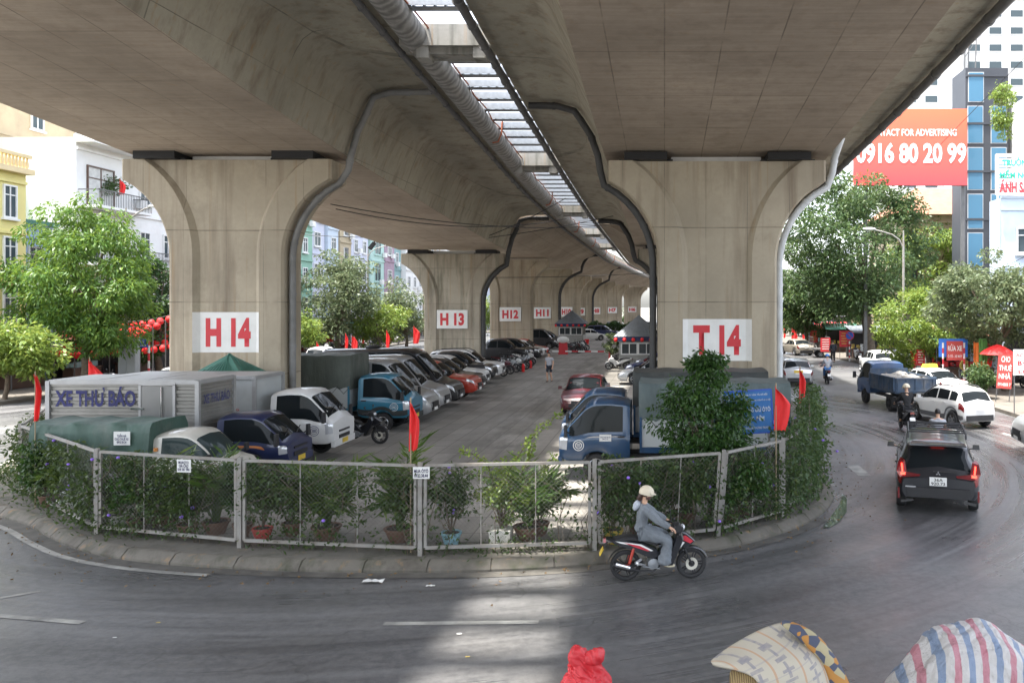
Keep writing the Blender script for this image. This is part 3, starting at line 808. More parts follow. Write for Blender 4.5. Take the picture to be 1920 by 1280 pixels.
def car(kind, label, col, loc, rz, group=None, cat=None, name=None, scale=1.0, front=True, lower=None, rimm='rim', spokes=5, parts=True, extra=None, handles=True, rail=False):
    """origin of the thing: middle of the car on the ground, heading +x"""
    d = SPEC[kind]; B = Body(d); L = d['L']
    nm = name or {'suv': 'suv', 'mpv': 'suv', 'sedan': 'sedan_car', 'hatch': 'hatchback_car', 'pickup': 'pickup_truck', 'van': 'passenger_van', 'bigvan': 'passenger_van'}[kind]
    root = thing(nm, label, cat or {'pickup': 'pickup', 'van': 'van', 'bigvan': 'van', 'suv': 'suv', 'mpv': 'suv'}.get(kind, 'car'), loc, rz, group, scale)
    inner = thing_offset(root, L)
    mb = MB(); rows = []
    for P in B.P:
        rows.append([P[k] for k in range(9)] + [(P[k][0], -P[k][1], P[k][2]) for k in range(7, 0, -1)])
    mb.grid(rows, close=True); n = len(rows[0])
    mb.add(rows[0], [tuple(range(n))]); mb.add(rows[-1], [tuple(range(n - 1, -1, -1))])
    fin(mb, 'body', col, inner, 32)
    build_parts(root, inner, B, d, col, kind, parts, handles)
    hy = d['W'] / 2 - .12
    wheels_off(root, inner, d, hy, spokes, rimm)
    if rail:
        for sd in (1, -1):
            m_ = MB().tube([B.pt(x, 7.0, sd) + Vector((0, 0, .06 if .7 < x < 2.6 else .01)) for x in (.6, .75, 1.2, 1.8, 2.4, 2.7, 2.8)], .02, 6); fin(m_, 'roof_rail', G['black_plastic'], inner, 40)
    return root, B, inner
def thing_offset(root, L): return (root, Matrix.Translation((-L / 2, 0, 0)))
def fin(mb, name, mat, inner, sm=None):
    root, Mx = inner
    return mb.build(name, mat, root, sm, M=Mx)
def wheels_off(root, inner, d, hy, spokes, rimm):
    Mx = inner[1]; wheels(root, [x + Mx.translation.x for x in d['wheels']], hy, d['wr'], .2, spokes, rimm)
def build_parts(root, inner, B, d, col, kind, parts, handles):
    L = d['L']; gl = G['car_glass']
    if d['ws']:
        w = fin(B.top(MB(), d['ws'][0], d['ws'][1], 6.3), 'windscreen', gl, inner, 40)
        x = d['ws'][1]
        wp = MB()
        for sd in (.15, -.5): wp.bar(B.pt(x + .02, 8) + Vector((0, sd, .02)), B.pt(x - .12, 8) + Vector((0, sd + .45, .02)), .02, .015)
        fin(wp, 'wiper', G['black_plastic'], inner)
    if d['rw']: fin(B.top(MB(), d['rw'][0], d['rw'][1], 6.4), 'rear_window', gl, inner, 40)
    for a, b in d['sw']:
        for sd in (1, -1): fin(B.patch(MB(), a, b, 5.14, 5.95, sd, 12, 3, .006), 'side_window', gl, inner, 40)
    if parts:
        for a, b in d['doors']:
            for sd in (1, -1):
                o = fin(B.patch(MB(), a + .02, b - .01, 2.3, 5.0, sd, 10, 6, .008), 'door', col, inner, 40)
                if handles:
                    p = B.pt(a + .14, 4.3, sd) + Vector((0, sd * .02, 0))
                    fin(MB().box(p, (.16, .04, .03)), 'handle', G['black_plastic'] if kind == 'cab' else col, (o, inner[1]), None)
    # lamps
    for sd in (1, -1):
        if kind == 'cab':
            fin(B.patch(MB(), L - .34, L - .06, 3.1, 4.6, sd, 8, 4, .012, skew=-.08), 'headlight', G['headlamp'], inner, 40)
        else:
            fin(B.patch(MB(), L - .42, L - .07, 3.75, 4.75, sd, 8, 3, .01, skew=-.05), 'headlight', G['headlamp'], inner, 40)
            tl = (3.2, 4.8) if kind in ('van', 'bigvan') else (3.5, 4.9)
            fin(B.patch(MB(), .012, .22, tl[0], tl[1], sd, 6, 3, .012), 'taillight', G['tail_red'], inner, 40)
    if kind != 'cab':
        zf = (d['belt'][-1][1] + .05); Wd = d['W']
        g_ = MB().box((L + .005, 0, zf), (.04, Wd * .38, .2)); g_.box((L + .02, 0, zf), (.03, Wd * .3, .03)); fin(g_, 'grille', G['black_plastic'], inner)
        fin(MB().box((L - .03, 0, d['zb'] + .2), (.1, Wd * .5, .12)), 'bumper', G['black_plastic'], inner)
        fin(MB().box((L + .025, 0, zf - .17), (.012, .42, .11)), 'number_plate', G['white_paint'], inner)
        fin(MB().box((-.012, 0, .78 if kind != 'pickup' else .6), (.012, .34, .16)), 'number_plate', G['white_paint'], inner)
        fin(MB().box((.0, 0, d['zb'] + .2), (.1, Wd * .72, .2)), 'rear_bumper', G['black_plastic'], inner)
        mx = d['ws'][1] - .3
        for sd in (1, -1):
            p = B.pt(mx, 5.1, sd)
            fin(MB().bar(p, p + Vector((.02, sd * .12, .03)), .05, .03).box(p + Vector((0, sd * .19, .07)), (.1, .17, .13), taper=.85), 'mirror', col, inner, 30)

WHITE = paint('white', (.66, .66, .65)); BLACK = paint('black', (.008, .009, .013), .06); SILVER = M('paint_silver', (.42, .43, .44), .35, .6, .04, 2, .6, dirt=.1)
RED = paint('red', (.42, .03, .012)); MAROON = paint('maroon', (.085, .005, .01)); NAVY = paint('navy', (.007, .016, .07)); TEAL = paint('teal', (.015, .15, .24))
TRUCKB = paint('truck_blue', (.008, .048, .12)); GREYP = M('paint_grey', (.16, .165, .17), .35, .5, .04, 2, .6, dirt=.12); DBLUE = paint('dump_blue', (.02, .06, .15), .4)
OFFW = paint('offwhite', (.6, .58, .52), .25); CHAMP = M('paint_beige', (.4, .36, .3), .4, .5, .04, 2, .6, dirt=.15)
def tarp(name, c):
    m, t = newmat(name); co = t.coord()
    n1 = t.noise(t.map(co, (1, 1, .35)), 2.2, 5, .6); c2 = t.mix(t.ramp(n1, .3, .7), tuple(v * .7 for v in c), tuple(v * 1.25 for v in c))
    c2 = t.mix(t.math('MULTIPLY', t.ramp(t.noise(co, 1.1, 6, .7), .5, .75), .35), c2, (.2, .19, .17))
    t.set(t.b.inputs['Base Color'], c2); t.b.inputs['Roughness'].default_value = .6
    t.bump(t.noise(t.map(co, (1.2, 1.2, .4)), 3.0, 3), .7, .06); MATS[name] = m; return m
tarp('tarp_green', (.045, .09, .07)); tarp('tarp_olive', (.06, .072, .06)); tarp('tarp_grey', (.09, .12, .12)); tarp('tarp_dark', (.035, .04, .038))

def truck_cab(root, col, xo, zs=1.0, two_tone=None, glass='car_glass', width=1.7):
    """cab-over cab; xo is where its rear wall stands in the truck's own x"""
    d = dict(SPEC['cab']); d['W'] = width
    d['belt'] = [(x, z * zs) for x, z in d['belt']]; d['roof'] = [(x, z * zs) for x, z in d['roof']]
    B = Body(d); inner = (root, Matrix.Translation((xo, 0, 0)))
    mb = MB(); rows = []
    for P in B.P: rows.append([P[k] for k in range(9)] + [(P[k][0], -P[k][1], P[k][2]) for k in range(7, 0, -1)])
    mb.grid(rows, close=True); n = len(rows[0]); mb.add(rows[0], [tuple(range(n))]); mb.add(rows[-1], [tuple(range(n - 1, -1, -1))])
    body = fin(mb, 'cab', col, inner, 32)
    cab = (body, inner[1])
    fin(B.top(MB(), 1.14, 1.63, 6.3), 'windscreen', G[glass], cab, 40)
    wp = MB()
    for s0 in (.1, -.55): wp.bar(B.pt(1.66, 8) + Vector((0, s0, .02)), B.pt(1.53, 8) + Vector((0, s0 + .5, .02)), .02, .015)
    fin(wp, 'wiper', G['black_plastic'], cab)
    for sd in (1, -1):
        o = fin(B.patch(MB(), .1, 1.5, 2.4, 5.02, sd, 12, 6, .008), 'door', col, cab, 40)
        fin(B.patch(MB(), .18, 1.54, 5.1, 5.95, sd, 14, 3, .008), 'side_window', G[glass], cab, 40)
        p = B.pt(.22, 4.35, sd) + Vector((0, sd * .02, 0)); fin(MB().box(p, (.17, .035, .04)), 'handle', G['black_plastic'], cab)
        fin(B.patch(MB(), 1.6, 1.795, 3.0, 4.7, sd, 8, 4, .014, skew=-.03), 'headlight', G['headlamp'], cab, 40)
        p = B.pt(1.48, 5.2, sd)
        fin(MB().bar(p, p + Vector((.12, sd * .16, .1)), .03, .03).box(p + Vector((.13, sd * .2, .12)), (.07, .16, .3), taper=.9), 'mirror', G['black_plastic'], cab, 30)
        if two_tone: fin(B.patch(MB(), .02, 1.74, 1.9, 3.0, sd, 26, 4, .011), 'lower_panel', two_tone, cab, 40)
    for z, h in ((.82, .05), (.66, .1)): fin(MB().box((1.81, 0, z), (.03, .75, h)), 'grille', G['black_plastic'], cab)
    fin(MB().box((1.78, 0, .5), (.1, width * .9, .18)), 'bumper', col if two_tone is None else two_tone, cab, 30)
    fin(MB().box((1.84, 0, .52), (.012, .4, .13)), 'number_plate', M('plate_yellow', (.65, .45, .05), .5), cab)
    return B, body, inner
def chassis(root, x0, x1, w=.8, z=.52):
    c = MB()
    for sd in (1, -1): c.bar((x0, sd * .36, z), (x1, sd * .36, z), .08, .14)
    c.box(((x0 + x1) / 2, 0, z - .08), (.5, .9, .25)); c.box((lerp(x0, x1, .3), .55, z - .12), (.7, .3, .28)); c.tube([(x0 + .5, -.8, .33), (x0 + .5, .8, .33)], .07, 8)
    c.bar((x0 + .02, -.75, .42), (x0 + .02, .75, .42), .06, .1)
    c.build('chassis', G['black_plastic'], root)
def rear_lights(root, x, hy, z=.62):
    for sd in (1, -1): MB().box((x, sd * hy, z), (.05, .26, .1)).build('taillight', G['tail_red'], root)

def corr_alu():
    m, t = newmat('ribbed_aluminium'); co = t.coord(); xyz = t.n('SeparateXYZ', Vector=co).outputs
    c = t.mix(t.ramp(t.noise(co, 1.3, 5), .3, .7), (.2, .195, .18), (.3, .29, .27))
    t.set(t.b.inputs['Base Color'], c); t.b.inputs['Metallic'].default_value = .55; t.b.inputs['Roughness'].default_value = .5
    MATS['ribbed_aluminium'] = m
corr_alu()
M('alu_frame', (.36, .36, .36), .45, .4, .08, 3, dirt=.15); M('box_white', (.42, .44, .44), .45, .1, .04, 2, dirt=.15); M('alu_plain', (.2, .2, .195), .4, .4, .1, 1.5); M('ink_blue', (.012, .014, .1), .6)
M('paint_orange', (.45, .16, .04), .5)

def box_body(root, x0, x1, w, z0, z1, mat, ribbed=False, door=None):
    """cargo box with corner posts, rails, roof, ribs and a side door; returns the box object"""
    hw = w / 2; b = MB()
    b.box(((x0 + x1) / 2, 0, (z0 + z1) / 2), (x1 - x0 - .04, w - .04, z1 - z0 - .04))
    if ribbed:
        n = int((z1 - z0) / .165)
        for i in range(n):
            z = z0 + .1 + i * (z1 - z0 - .2) / (n - 1)
            for sd in (1, -1):
                b.add([(x0 + .06, sd * (hw - .02), z - .05), (x1 - .06, sd * (hw - .02), z - .05), (x1 - .06, sd * (hw + .012), z - .035), (x0 + .06, sd * (hw + .012), z - .035), (x0 + .06, sd * (hw + .012), z + .04), (x1 - .06, sd * (hw + .012), z + .04), (x1 - .06, sd * (hw - .02), z + .055), (x0 + .06, sd * (hw - .02), z + .055)],
                      [(0, 1, 2, 3), (3, 2, 5, 4), (4, 5, 6, 7)] if sd < 0 else [(3, 2, 1, 0), (4, 5, 2, 3), (7, 6, 5, 4)])
            b.add([(x1 - .02, -hw + .06, z - .05), (x1 - .02, hw - .06, z - .05), (x1 + .012, hw - .06, z - .035), (x1 + .012, -hw + .06, z - .035), (x1 + .012, -hw + .06, z + .04), (x1 + .012, hw - .06, z + .04), (x1 - .02, hw - .06, z + .055), (x1 - .02, -hw + .06, z + .055)], [(0, 1, 2, 3), (3, 2, 5, 4), (4, 5, 6, 7)])
    box = b.build('cargo_box', mat, root)
    fr = MB(); e = .07
    for sx in (x0, x1):
        for sd in (1, -1): fr.bar((sx, sd * hw, z0), (sx, sd * hw, z1), e + .03, e + .03)
    for z in (z0 + .02, z1 - .03):
        for sd in (1, -1): fr.bar((x0 + .05, sd * hw, z), (x1 - .05, sd * hw, z), e, .1)
        for sx in (x0, x1): fr.bar((sx, -hw + .05, z), (sx, hw - .05, z), e, .1)
    fr.build('frame', G['alu_frame'], box)
    rf = MB().box(((x0 + x1) / 2, 0, z1), (x1 - x0 - .02, w - .02, .05))
    for k in (1, 2): rf.box((lerp(x0, x1, k / 3), 0, z1 + .028), (.03, w - .1, .012))
    rf.build('roof', G['alu_frame'], box)
    if door:
        a, c = door
        d = MB().box(((a + c) / 2, -hw - .018, (z0 + z1) / 2 - .02), (c - a, .04, z1 - z0 - .22)).build('door', G['alu_plain'], box)
        f2 = MB()
        for x in (a, c): f2.bar((x, -hw - .022, z0 + .1), (x, -hw - .022, z1 - .1), .06, .06)
        f2.bar((a - .03, -hw - .022, z1 - .08), (c + .03, -hw - .022, z1 - .08), .06, .06)
        f2.build('door_frame', G['alu_frame'], box)
        MB().tube([(c - .3, -hw - .07, z0 + .12), (c - .3, -hw - .07, z1 - .15)], .018, 6).box((a - .06, -hw - .05, z0 + .62 * (z1 - z0)), (.32, .03, .05)).build('latch', G['chrome'], box)
    return box

# ---- navy truck with ribbed silver box (parked facing +x, near side at y = 20.6)
LOTZ = .156
root = thing('box_truck', 'navy cab truck with a ribbed silver box lettered XE THU BAO', 'truck', (-15.35, 21.45, LOTZ))
tc = truck_cab(root, NAVY, 4.1, .84, width=1.55)
bx = box_body(root, 0, 3.72, 1.7, .75, 2.56, G['ribbed_aluminium'], True, (2.3, 3.15))
lettering('XE THƯ BÁO', G['ink_blue'], bx, (1.18, -.868, 2.17), (1, 0, 0), (0, 0, 1), 2.0, .5, .034)
lettering('XE THƯ BÁO', M('ink_faded', (.06, .065, .16), .6), bx, (3.735, .0, 2.1), (0, 1, 0), (0, 0, 1), 1.25, .3, .025)
lettering('24/7', G['white_paint'], bx, (2.9, -.89, 1.3), (1, 0, 0), (0, 0, 1), .22, .09)
MB().box((2.75, -.892, 1.45), (.4, .006, .035)).build('stripe', G['paint_orange'], bx)
st = MB(); B_ = tc[0]
B_.patch(st, .12, 1.25, 3.75, 4.5, -1, 16, 3, .014, skew=-.1); fin(st, 'stripe', G['paint_orange'], (tc[1], tc[2][1]), 40)
chassis(root, 0, 4.4); wheels(root, [.9], .62, .3, .18, 5); wheels(root, [4.95], .66, .33); rear_lights(root, -.03, .6)

# ---- white truck with plain white box
root = thing('box_truck', 'white cab truck with a plain pale box in front of pier H 14', 'truck', (-15.7, 24.25, LOTZ))
tc = truck_cab(root, WHITE, 4.5)
bx = box_body(root, 0, 4.1, 1.72, .8, 2.42, G['box_white'])
lettering('HÀNG', M('ink_red', (.5, .05, .05), .6), bx, (3.5, -.87, 1.5), (1, 0, 0), (0, 0, 1), .34, .08)
chassis(root, 0, 4.8); wheels(root, [1.0], .62, .32, .2, 5); wheels(root, [5.35], .7, .33, .2, 5); rear_lights(root, -.03, .6)
def door_crest(tc, col, x=1.28, r=3.45):
    p = tc[0].pt(x, r, -1) + Vector((0, -.016, 0)); mb = MB()
    for k in range(24):
        a, b = 2 * math.pi * k / 24, 2 * math.pi * (k + 1) / 24
        for r0, r1 in ((.13, .145), (.085, .095)):
            mb.poly([p + Vector((math.cos(q) * rr, 0, math.sin(q) * rr)) for q, rr in ((a, r0), (b, r0), (b, r1), (a, r1))][::-1])
    for z in (-.03, .0, .03): mb.box(p + Vector((0, 0, z)), (.11, .003, .014))
    fin(mb, 'door_crest', col, (tc[1], tc[2][1]))
door_crest(tc, G['ink_blue'])
fin(MB().box(tc[0].pt(.28, 4.55, -1) + Vector((0, -.02, 0)), (.16, .008, .035)), 'badge', G['paint_orange'], (tc[1], tc[2][1]))

# ---- small white truck with green tarpaulin, nearest the fence
root = thing('small_truck', 'small white truck under a green tarpaulin, right behind the fence', 'truck', (-13.9, 18.95, LOTZ))
d0 = SPEC['cab']
SPEC['cab'] = dict(L=1.75, W=1.4, zb=.42, wr=.27, wheels=(1.15,), belt=[(0, 1.0), (1.1, .98), (1.4, .96), (1.62, .92), (1.72, .86), (1.75, .8)],
   roof=[(0, 1.54), (.06, 1.6), (.5, 1.63), (.76, 1.61), (.92, 1.52), (1.42, 1.06), (1.55, .98), (1.72, .88), (1.75, .82)], plan=[(0, .98), (.1, 1), (1.1, 1), (1.5, .95), (1.7, .86), (1.75, .76)], tumble=.13, tuck=.1, ws=(.92, 1.4), rw=None, sw=[(.16, 1.3)], doors=[(.1, 1.3)])
B = Body(SPEC['cab']); inner = (root, Matrix.Translation((2.55, 0, 0)))
mb = MB(); rows = [[P[k] for k in range(9)] + [(P[k][0], -P[k][1], P[k][2]) for k in range(7, 0, -1)] for P in B.P]
mb.grid(rows, close=True); n = len(rows[0]); mb.add(rows[0], [tuple(range(n))]); mb.add(rows[-1], [tuple(range(n - 1, -1, -1))])
body = fin(mb, 'cab', OFFW, inner, 32); cabp = (body, inner[1])
fin(B.top(MB(), .93, 1.4, 6.3), 'windscreen', G['light_glass'], cabp, 40)
for sd in (1, -1):
    fin(B.patch(MB(), .1, 1.28, 2.4, 5.02, sd, 12, 6, .008), 'door', OFFW, cabp, 40)
    fin(B.patch(MB(), .2, 1.32, 5.12, 5.95, sd, 12, 3, .008), 'side_window', G['light_glass'], cabp, 40)
    fin(B.patch(MB(), 1.5, 1.7, 3.4, 4.7, sd, 6, 3, .012, skew=-.05), 'headlight', G['headlamp'], cabp, 40)
    p = B.pt(1.25, 5.2, sd); fin(MB().bar(p, p + Vector((.1, sd * .14, .06)), .03, .03).box(p + Vector((.1, sd * .18, .08)), (.06, .14, .18)), 'mirror', G['black_plastic'], cabp)
fin(MB().box(B.pt(.09, 5.3, -1) + Vector((0, -.02, .1)), (.07, .05, .08)), 'side_lamp', G['amber'], cabp)
SPEC['cab'] = d0
# bed and sagging tarp over hoops
MB().box((1.2, 0, .72), (2.4, 1.4, .34)).box((1.2, 0, .52), (2.3, .8, .1)).build('cargo_bed', GREYP, root)
tp = MB(); rows = []
for i in range(33):
    x = lerp(-.1, 2.55, i / 32); f = abs(math.sin(math.pi * (i / 32) * 3)); sag = .045 * f
    hw = .74 - .03 * f; zt = 1.86 - sag; dz = .1 * math.sin(i * 1.9) * (.4 + .6 * f)
    rows.append([(x, -hw - .05, 1.02 + dz * .5), (x, -hw - .02 + .02 * math.sin(i * 1.3), 1.3), (x, -hw, 1.6), (x, -hw + .03, 1.75), (x, -hw + .12, zt - .02), (x, -.3, zt), (x, .3, zt), (x, hw - .12, zt - .02), (x, hw, 1.65), (x, hw + .04, 1.05)])
tp.grid(rows); tp.poly(rows[0][::-1]); tp.poly(rows[-1])
tp = tp.build('tarpaulin', G['tarp_green'], root, 60)
pa = MB().box((1.98, -.79, 1.52), (.36, .008, .3)); pn = pa.build('notice', G['white_paint'], tp)
lettering('TUẤN HÀ\nCHO THUÊ XE\n0912 38 24', G['ink_blue'], pn, (1.98, -.796, 1.52), (1, 0, 0), (0, 0, 1), .3, .22, .02)
wheels(root, [.6, 3.7], .58, .27, .15, 4)

# ---- teal truck with dark tarp
def tarp_truck(label, col, tarpm, loc, rz, Lb, two=None, z1=2.72, panel=None, cabw=1.72, cut=None, crest=None):
    root = thing('tarp_truck', label, 'truck', loc, rz)
    tc = truck_cab(root, col, Lb + .28, two_tone=two, width=cabw)
    bw = 1.8
    MB().box((Lb / 2, 0, .78), (Lb, bw, .14)).build('cargo_bed', col, root)
    sp = MB()
    for sd in (1, -1): sp.box((Lb / 2, sd * (bw / 2 - .01), 1.22), (Lb - .06, .03, .72))
    sp.box((Lb - .02, 0, 1.22), (.03, bw - .08, .72)); sp.box((.02, 0, 1.22), (.03, bw - .08, .72))
    s_ = sp.build('side_panels', G['box_white'] if panel is None else panel, root)
    fr = MB()
    for x in (0, Lb / 2, Lb):
        for sd in (1, -1): fr.bar((x, sd * (bw / 2 + .012), .72), (x, sd * (bw / 2 + .012), 1.62), .06, .05)
    fr.build('bed_frame', col, root)
    tp = MB(); rows = []; N_ = 26
    for i in range(N_ + 1):
        x = lerp(-.04, Lb + .05, i / N_); f = abs(math.sin(math.pi * (i / N_) * 4)); hw = bw / 2 + .03 - .02 * f; zt = z1 - .03 * f
        hem = 1.55 + .05 * math.sin(i * 2.1)
        rows.append([(x, -hw - .01, hem), (x, -hw, 1.9), (x, -hw + .015, z1 - .14), (x, -hw + .08, zt - .02), (x, -.3, zt), (x, .3, zt), (x, hw - .08, zt - .02), (x, hw - .015, z1 - .14), (x, hw, 1.9), (x, hw + .01, hem)])
    tp.grid(rows); tp.poly(rows[0][::-1]); tp.poly(rows[-1])
    t_ = tp.build('tarpaulin', tarpm, root, 45)
    rp = MB()
    for i in range(int(Lb / .42)):
        x = .2 + i * .42
        for sd in (1, -1): rp.tube([(x, sd * (bw / 2 + .035), 1.6), (x + .21, sd * (bw / 2 + .03), 1.36), (x + .42, sd * (bw / 2 + .035), 1.6)], .01, 4)
    rp.build('rope', G['black_rubber'], t_)
    chassis(root, 0, Lb + .5); wheels(root, [.95], .66, .33, .22, 5); wheels(root, [Lb + .28 + .85], .72, .34, .2, 5); rear_lights(root, -.03, .6)
    if crest: door_crest(tc, crest)
    return root, tc
tarp_truck('teal cab truck with dark lower trim and an olive tarpaulin', TEAL, G['tarp_olive'], (-14.1, 29.7, LOTZ), 0, 3.1, two=M('trim_dark', (.03, .035, .035), .6), crest=G['white_paint'])
# ---- the two blue trucks facing left
r_, tc = tarp_truck('blue cab truck nearest the fence, grey tarpaulin, notice on its door', TRUCKB, G['tarp_grey'], (3.15, 21.8, LOTZ), math.pi, 3.75, crest=None, z1=2.5)
def door_bits(tc):
    B_ = tc[0]; ci = (tc[1], tc[2][1])
    fin(B_.patch(MB(), .3, 1.15, 4.25, 4.62, 1, 8, 2, .016, skew=-.12), 'stripe', M('stripe_grey', (.4, .38, .36), .5), ci, 40)
    p = B_.pt(.62, 4.1, 1)
    o = fin(MB().box((p.x, p.y + .022, p.z), (.3, .01, .17)), 'notice', G['white_paint'], ci)
    cx = tc[2][1].translation.x
    lettering('CHO THUÊ XE TẢI\n0904 62 18', G['ink_blue'], o, (p.x + cx, p.y + .028, p.z), (-1, 0, 0), (0, 0, 1), .26, .1, .01)
    p = B_.pt(1.3, 3.5, 1) + Vector((0, .016, 0)); mb = MB()
    for k in range(24):
        a, b = 2 * math.pi * k / 24, 2 * math.pi * (k + 1) / 24
        for r0, r1 in ((.12, .14), (.07, .09)): mb.poly([p + Vector((math.cos(q) * rr, 0, math.sin(q) * rr)) for q, rr in ((a, r0), (b, r0), (b, r1), (a, r1))])
    for z in (-.03, .0, .03): mb.box(p + Vector((0, 0, z)), (.1, .003, .014))
    fin(mb, 'door_crest', G['white_paint'], ci)
door_bits(tc)
tarp_truck('blue cab truck behind the nearer blue one, under a dark tarpaulin', TRUCKB, G['tarp_dark'], (2.9, 24.3, LOTZ), math.pi, 3.75, z1=2.58)

# ---- left row of parked cars, facing +x: (kind, label, paint, front x, middle y, extra turn)
def row_car(kind, label, col, fx, y, turn=0.0, **k):
    return car(kind, label, col, (fx - SPEC[kind]['L'] / 2, y, LOTZ), R(turn), **k)
row_car('van', 'silver passenger van right beside the teal truck', SILVER, -8.85, 31.95)
row_car('van', 'silver passenger van between its twin and the long black van', SILVER, -9.0, 34.25)
rt, B_, inn = row_car('bigvan', 'long black high roof van with a round roof vent', BLACK, -9.0, 36.6)
fin(MB().lathe([(.3, 2.55), (.32, 2.62), (.2, 2.68), (0.01, 2.69)], (2.2, 0, 0), 16), 'roof_vent', G['black_plastic'], inn, 40)
rt, B_, inn = row_car('pickup', 'red pickup with black wheel arches, parked past the black van', RED, -8.75, 39.2, spokes=6)
for sd in (1, -1): fin(B_.patch(MB(), 3.75, 4.76, 1.95, 2.75, sd, 22, 2, .03), 'arch_trim', G['black_plastic'], inn, 40)
row_car('suv', 'black suv parked just past the red pickup', BLACK, -9.15, 41.9, rail=True)
row_car('suv', 'white suv between two black ones, past the red pickup', WHITE, -9.5, 44.5)
row_car('pickup', 'black pickup with chrome bumper, just before the white suv by pier H 13', BLACK, -9.6, 47.1, rimm='chrome')
row_car('suv', 'white suv parked close before pier H 13', WHITE, -9.75, 50.2, rail=True)
row_car('pickup', 'black pickup beside the far side of pier H 13', BLACK, -10.2, 64.0)
row_car('suv', 'black suv with bright grille, second past pier H 13', BLACK, -10.0, 67.2)
row_car('hatch', 'white hatchback third past pier H 13', WHITE, -10.1, 70.2)
row_car('sedan', 'red sedan behind the white hatchback past pier H 13', RED, -10.2, 73.0)
row_car('van', 'black minivan in the row, before the far kiosk', BLACK, -10.4, 84.5, scale=.85)
row_car('suv', 'grey suv beside the far black minivan', GREYP, -10.2, 87.6)
row_car('sedan', 'white car parked beyond the far kiosk', WHITE, -7.3, 104, 25)
car('suv', 'blue truck like car parked behind the far kiosk' if False else 'dark blue suv parked behind the far kiosk', NAVY, (-8.3, 111, LOTZ), R(0))
# far lot beyond the hedge
for i, (px, y, c, cn) in enumerate(((1118, 135, WHITE, 'white'), (1152, 136, SILVER, 'silver'), (1186, 138, GREYP, 'grey'), (1200, 137, WHITE, 'pale'), (1212, 139, SILVER, 'grey'))):
    k = ('sedan', 'suv', 'hatch', 'sedan', 'suv')[i]
    p = at(px, 0, y)
    car(k, 'small %s car beyond the hedge, %s' % (cn, ('below number H8', 'below number H7', 'left of the guard booth roof', 'above the guard booth roof', 'nearest pier T 14')[i]), c, (p.x, y, LOTZ), R(-70), parts=False)
# lane and right row
car('sedan', 'dark red sedan driving down the lane towards the blue trucks', MAROON, (-3.35, 35.4, LOTZ), R(-92))
car('sedan', 'silver sedan nosing out of the right row by pier T 14', SILVER, (-.45, 46.9, LOTZ), R(182))
car('sedan', 'dark blue sedan behind the silver one in the right row', NAVY, (-.3, 52.0, LOTZ), R(180))
car('hatch', 'grey hatchback beside the guard booth', GREYP, (-.2, 55.3, LOTZ), R(180))

# ---- street traffic
rt, B_, inn = car('mpv', 'black suv with roof rack and lit brake lights driving away', BLACK, (6.62, 20.3, 0), R(74), rail=False, spokes=5)
rt.scale = (1, 1, .93)
def suv_rear(B, inn):
    L = 4.55
    rk = MB()
    for sd in (1, -1): rk.tube([(x, sd * .62, z) for x, z in ((.62, 1.7), (.66, 1.83), (1.2, 1.86), (1.9, 1.87), (2.3, 1.84), (2.4, 1.73))], .022, 6)
    for x in (.68, 1.0, 1.35, 1.7, 2.05, 2.3): rk.tube([(x, -.62, 1.85), (x, .62, 1.85)], .018, 6)
    fin(rk, 'roof_rack', G['black_plastic'], inn, 40)
    for sd in (1, -1):
        a = MB()                                   # L-shaped lamp: upright, then a bar running inwards
        a.add([(-.03, sd * .84, 1.24), (.1, sd * .79, 1.32), (-.02, sd * .70, 1.28), (-.035, sd * .66, 1.0), (-.035, sd * .36, .95), (-.03, sd * .40, .9), (-.03, sd * .80, .86), (.0, sd * .88, 1.0), (.16, sd * .89, 1.06), (.16, sd * .885, .96)],
              [(0, 1, 2), (0, 2, 3, 7), (3, 4, 5, 6), (7, 3, 6), (0, 7, 8), (0, 8, 1), (7, 9, 8), (7, 6, 9)] if sd < 0 else [(2, 1, 0), (7, 3, 2, 0), (6, 5, 4, 3), (6, 3, 7), (8, 7, 0), (1, 8, 0), (8, 9, 7), (9, 6, 7)])
        t_ = fin(a, 'taillight', G['tail_red'], inn)
        fin(MB().bar((-.05, sd * .75, 1.0), (-.045, sd * .765, 1.2), .032, .02, up=(1, 0, 0)).box((-.045, sd * .74, .955), (.02, .1, .05)), 'lit_bar', G['brake_light'], (t_, inn[1]))
        fin(MB().box((-.05, sd * .83, .5), (.03, .04, .26)), 'reflector', G['tail_red'], inn)
        fin(MB().bar((-.06, sd * .52, .36), (-.05, sd * .78, .3), .06, .05), 'bumper_trim', G['pipe_dark'], inn)
    fin(MB().box((.27, 0, 1.63), (.06, .3, .035)), 'brake_lamp', G['brake_light'], inn)
    fin(MB().box((.2, 0, 1.64), (.35, 1.2, .04), taper=.95), 'spoiler', BLACK, inn, 30)
    pl = fin(MB().box((-.045, 0, .80), (.02, .36, .2)), 'number_plate', G['white_paint'], inn)
    lettering('36A\n920.73', M('ink_black', (.02, .02, .02), .6), pl, (-L / 2 - .058, 0, .80), (0, -1, 0), (0, 0, 1), .29, .16, .01)
    fin(MB().bar((-.03, .1, 1.03), (-.02, -.42, 1.04), .03, .02), 'wiper', G['black_plastic'], inn)
    em = MB()
    for a in (90, 210, 330):
        c, s_ = math.cos(R(a)), math.sin(R(a)); n_ = Vector((0, -s_, c)) * .016; d_ = Vector((0, c, s_))
        o_ = Vector((-.05, 0, .99)); em.poly([o_, o_ + d_ * .03 + n_, o_ + d_ * .06, o_ + d_ * .03 - n_])
    fin(em, 'emblem', G['chrome'], inn)
    fin(MB().box((-.05, .58, .66), (.012, .22, .035)), 'badge', G['chrome'], inn)
suv_rear(B_, inn)
for o in list(rt.children):
    if o.name.split('.')[0] == 'number_plate' and len(o.children) == 0: bpy.data.objects.remove(o)
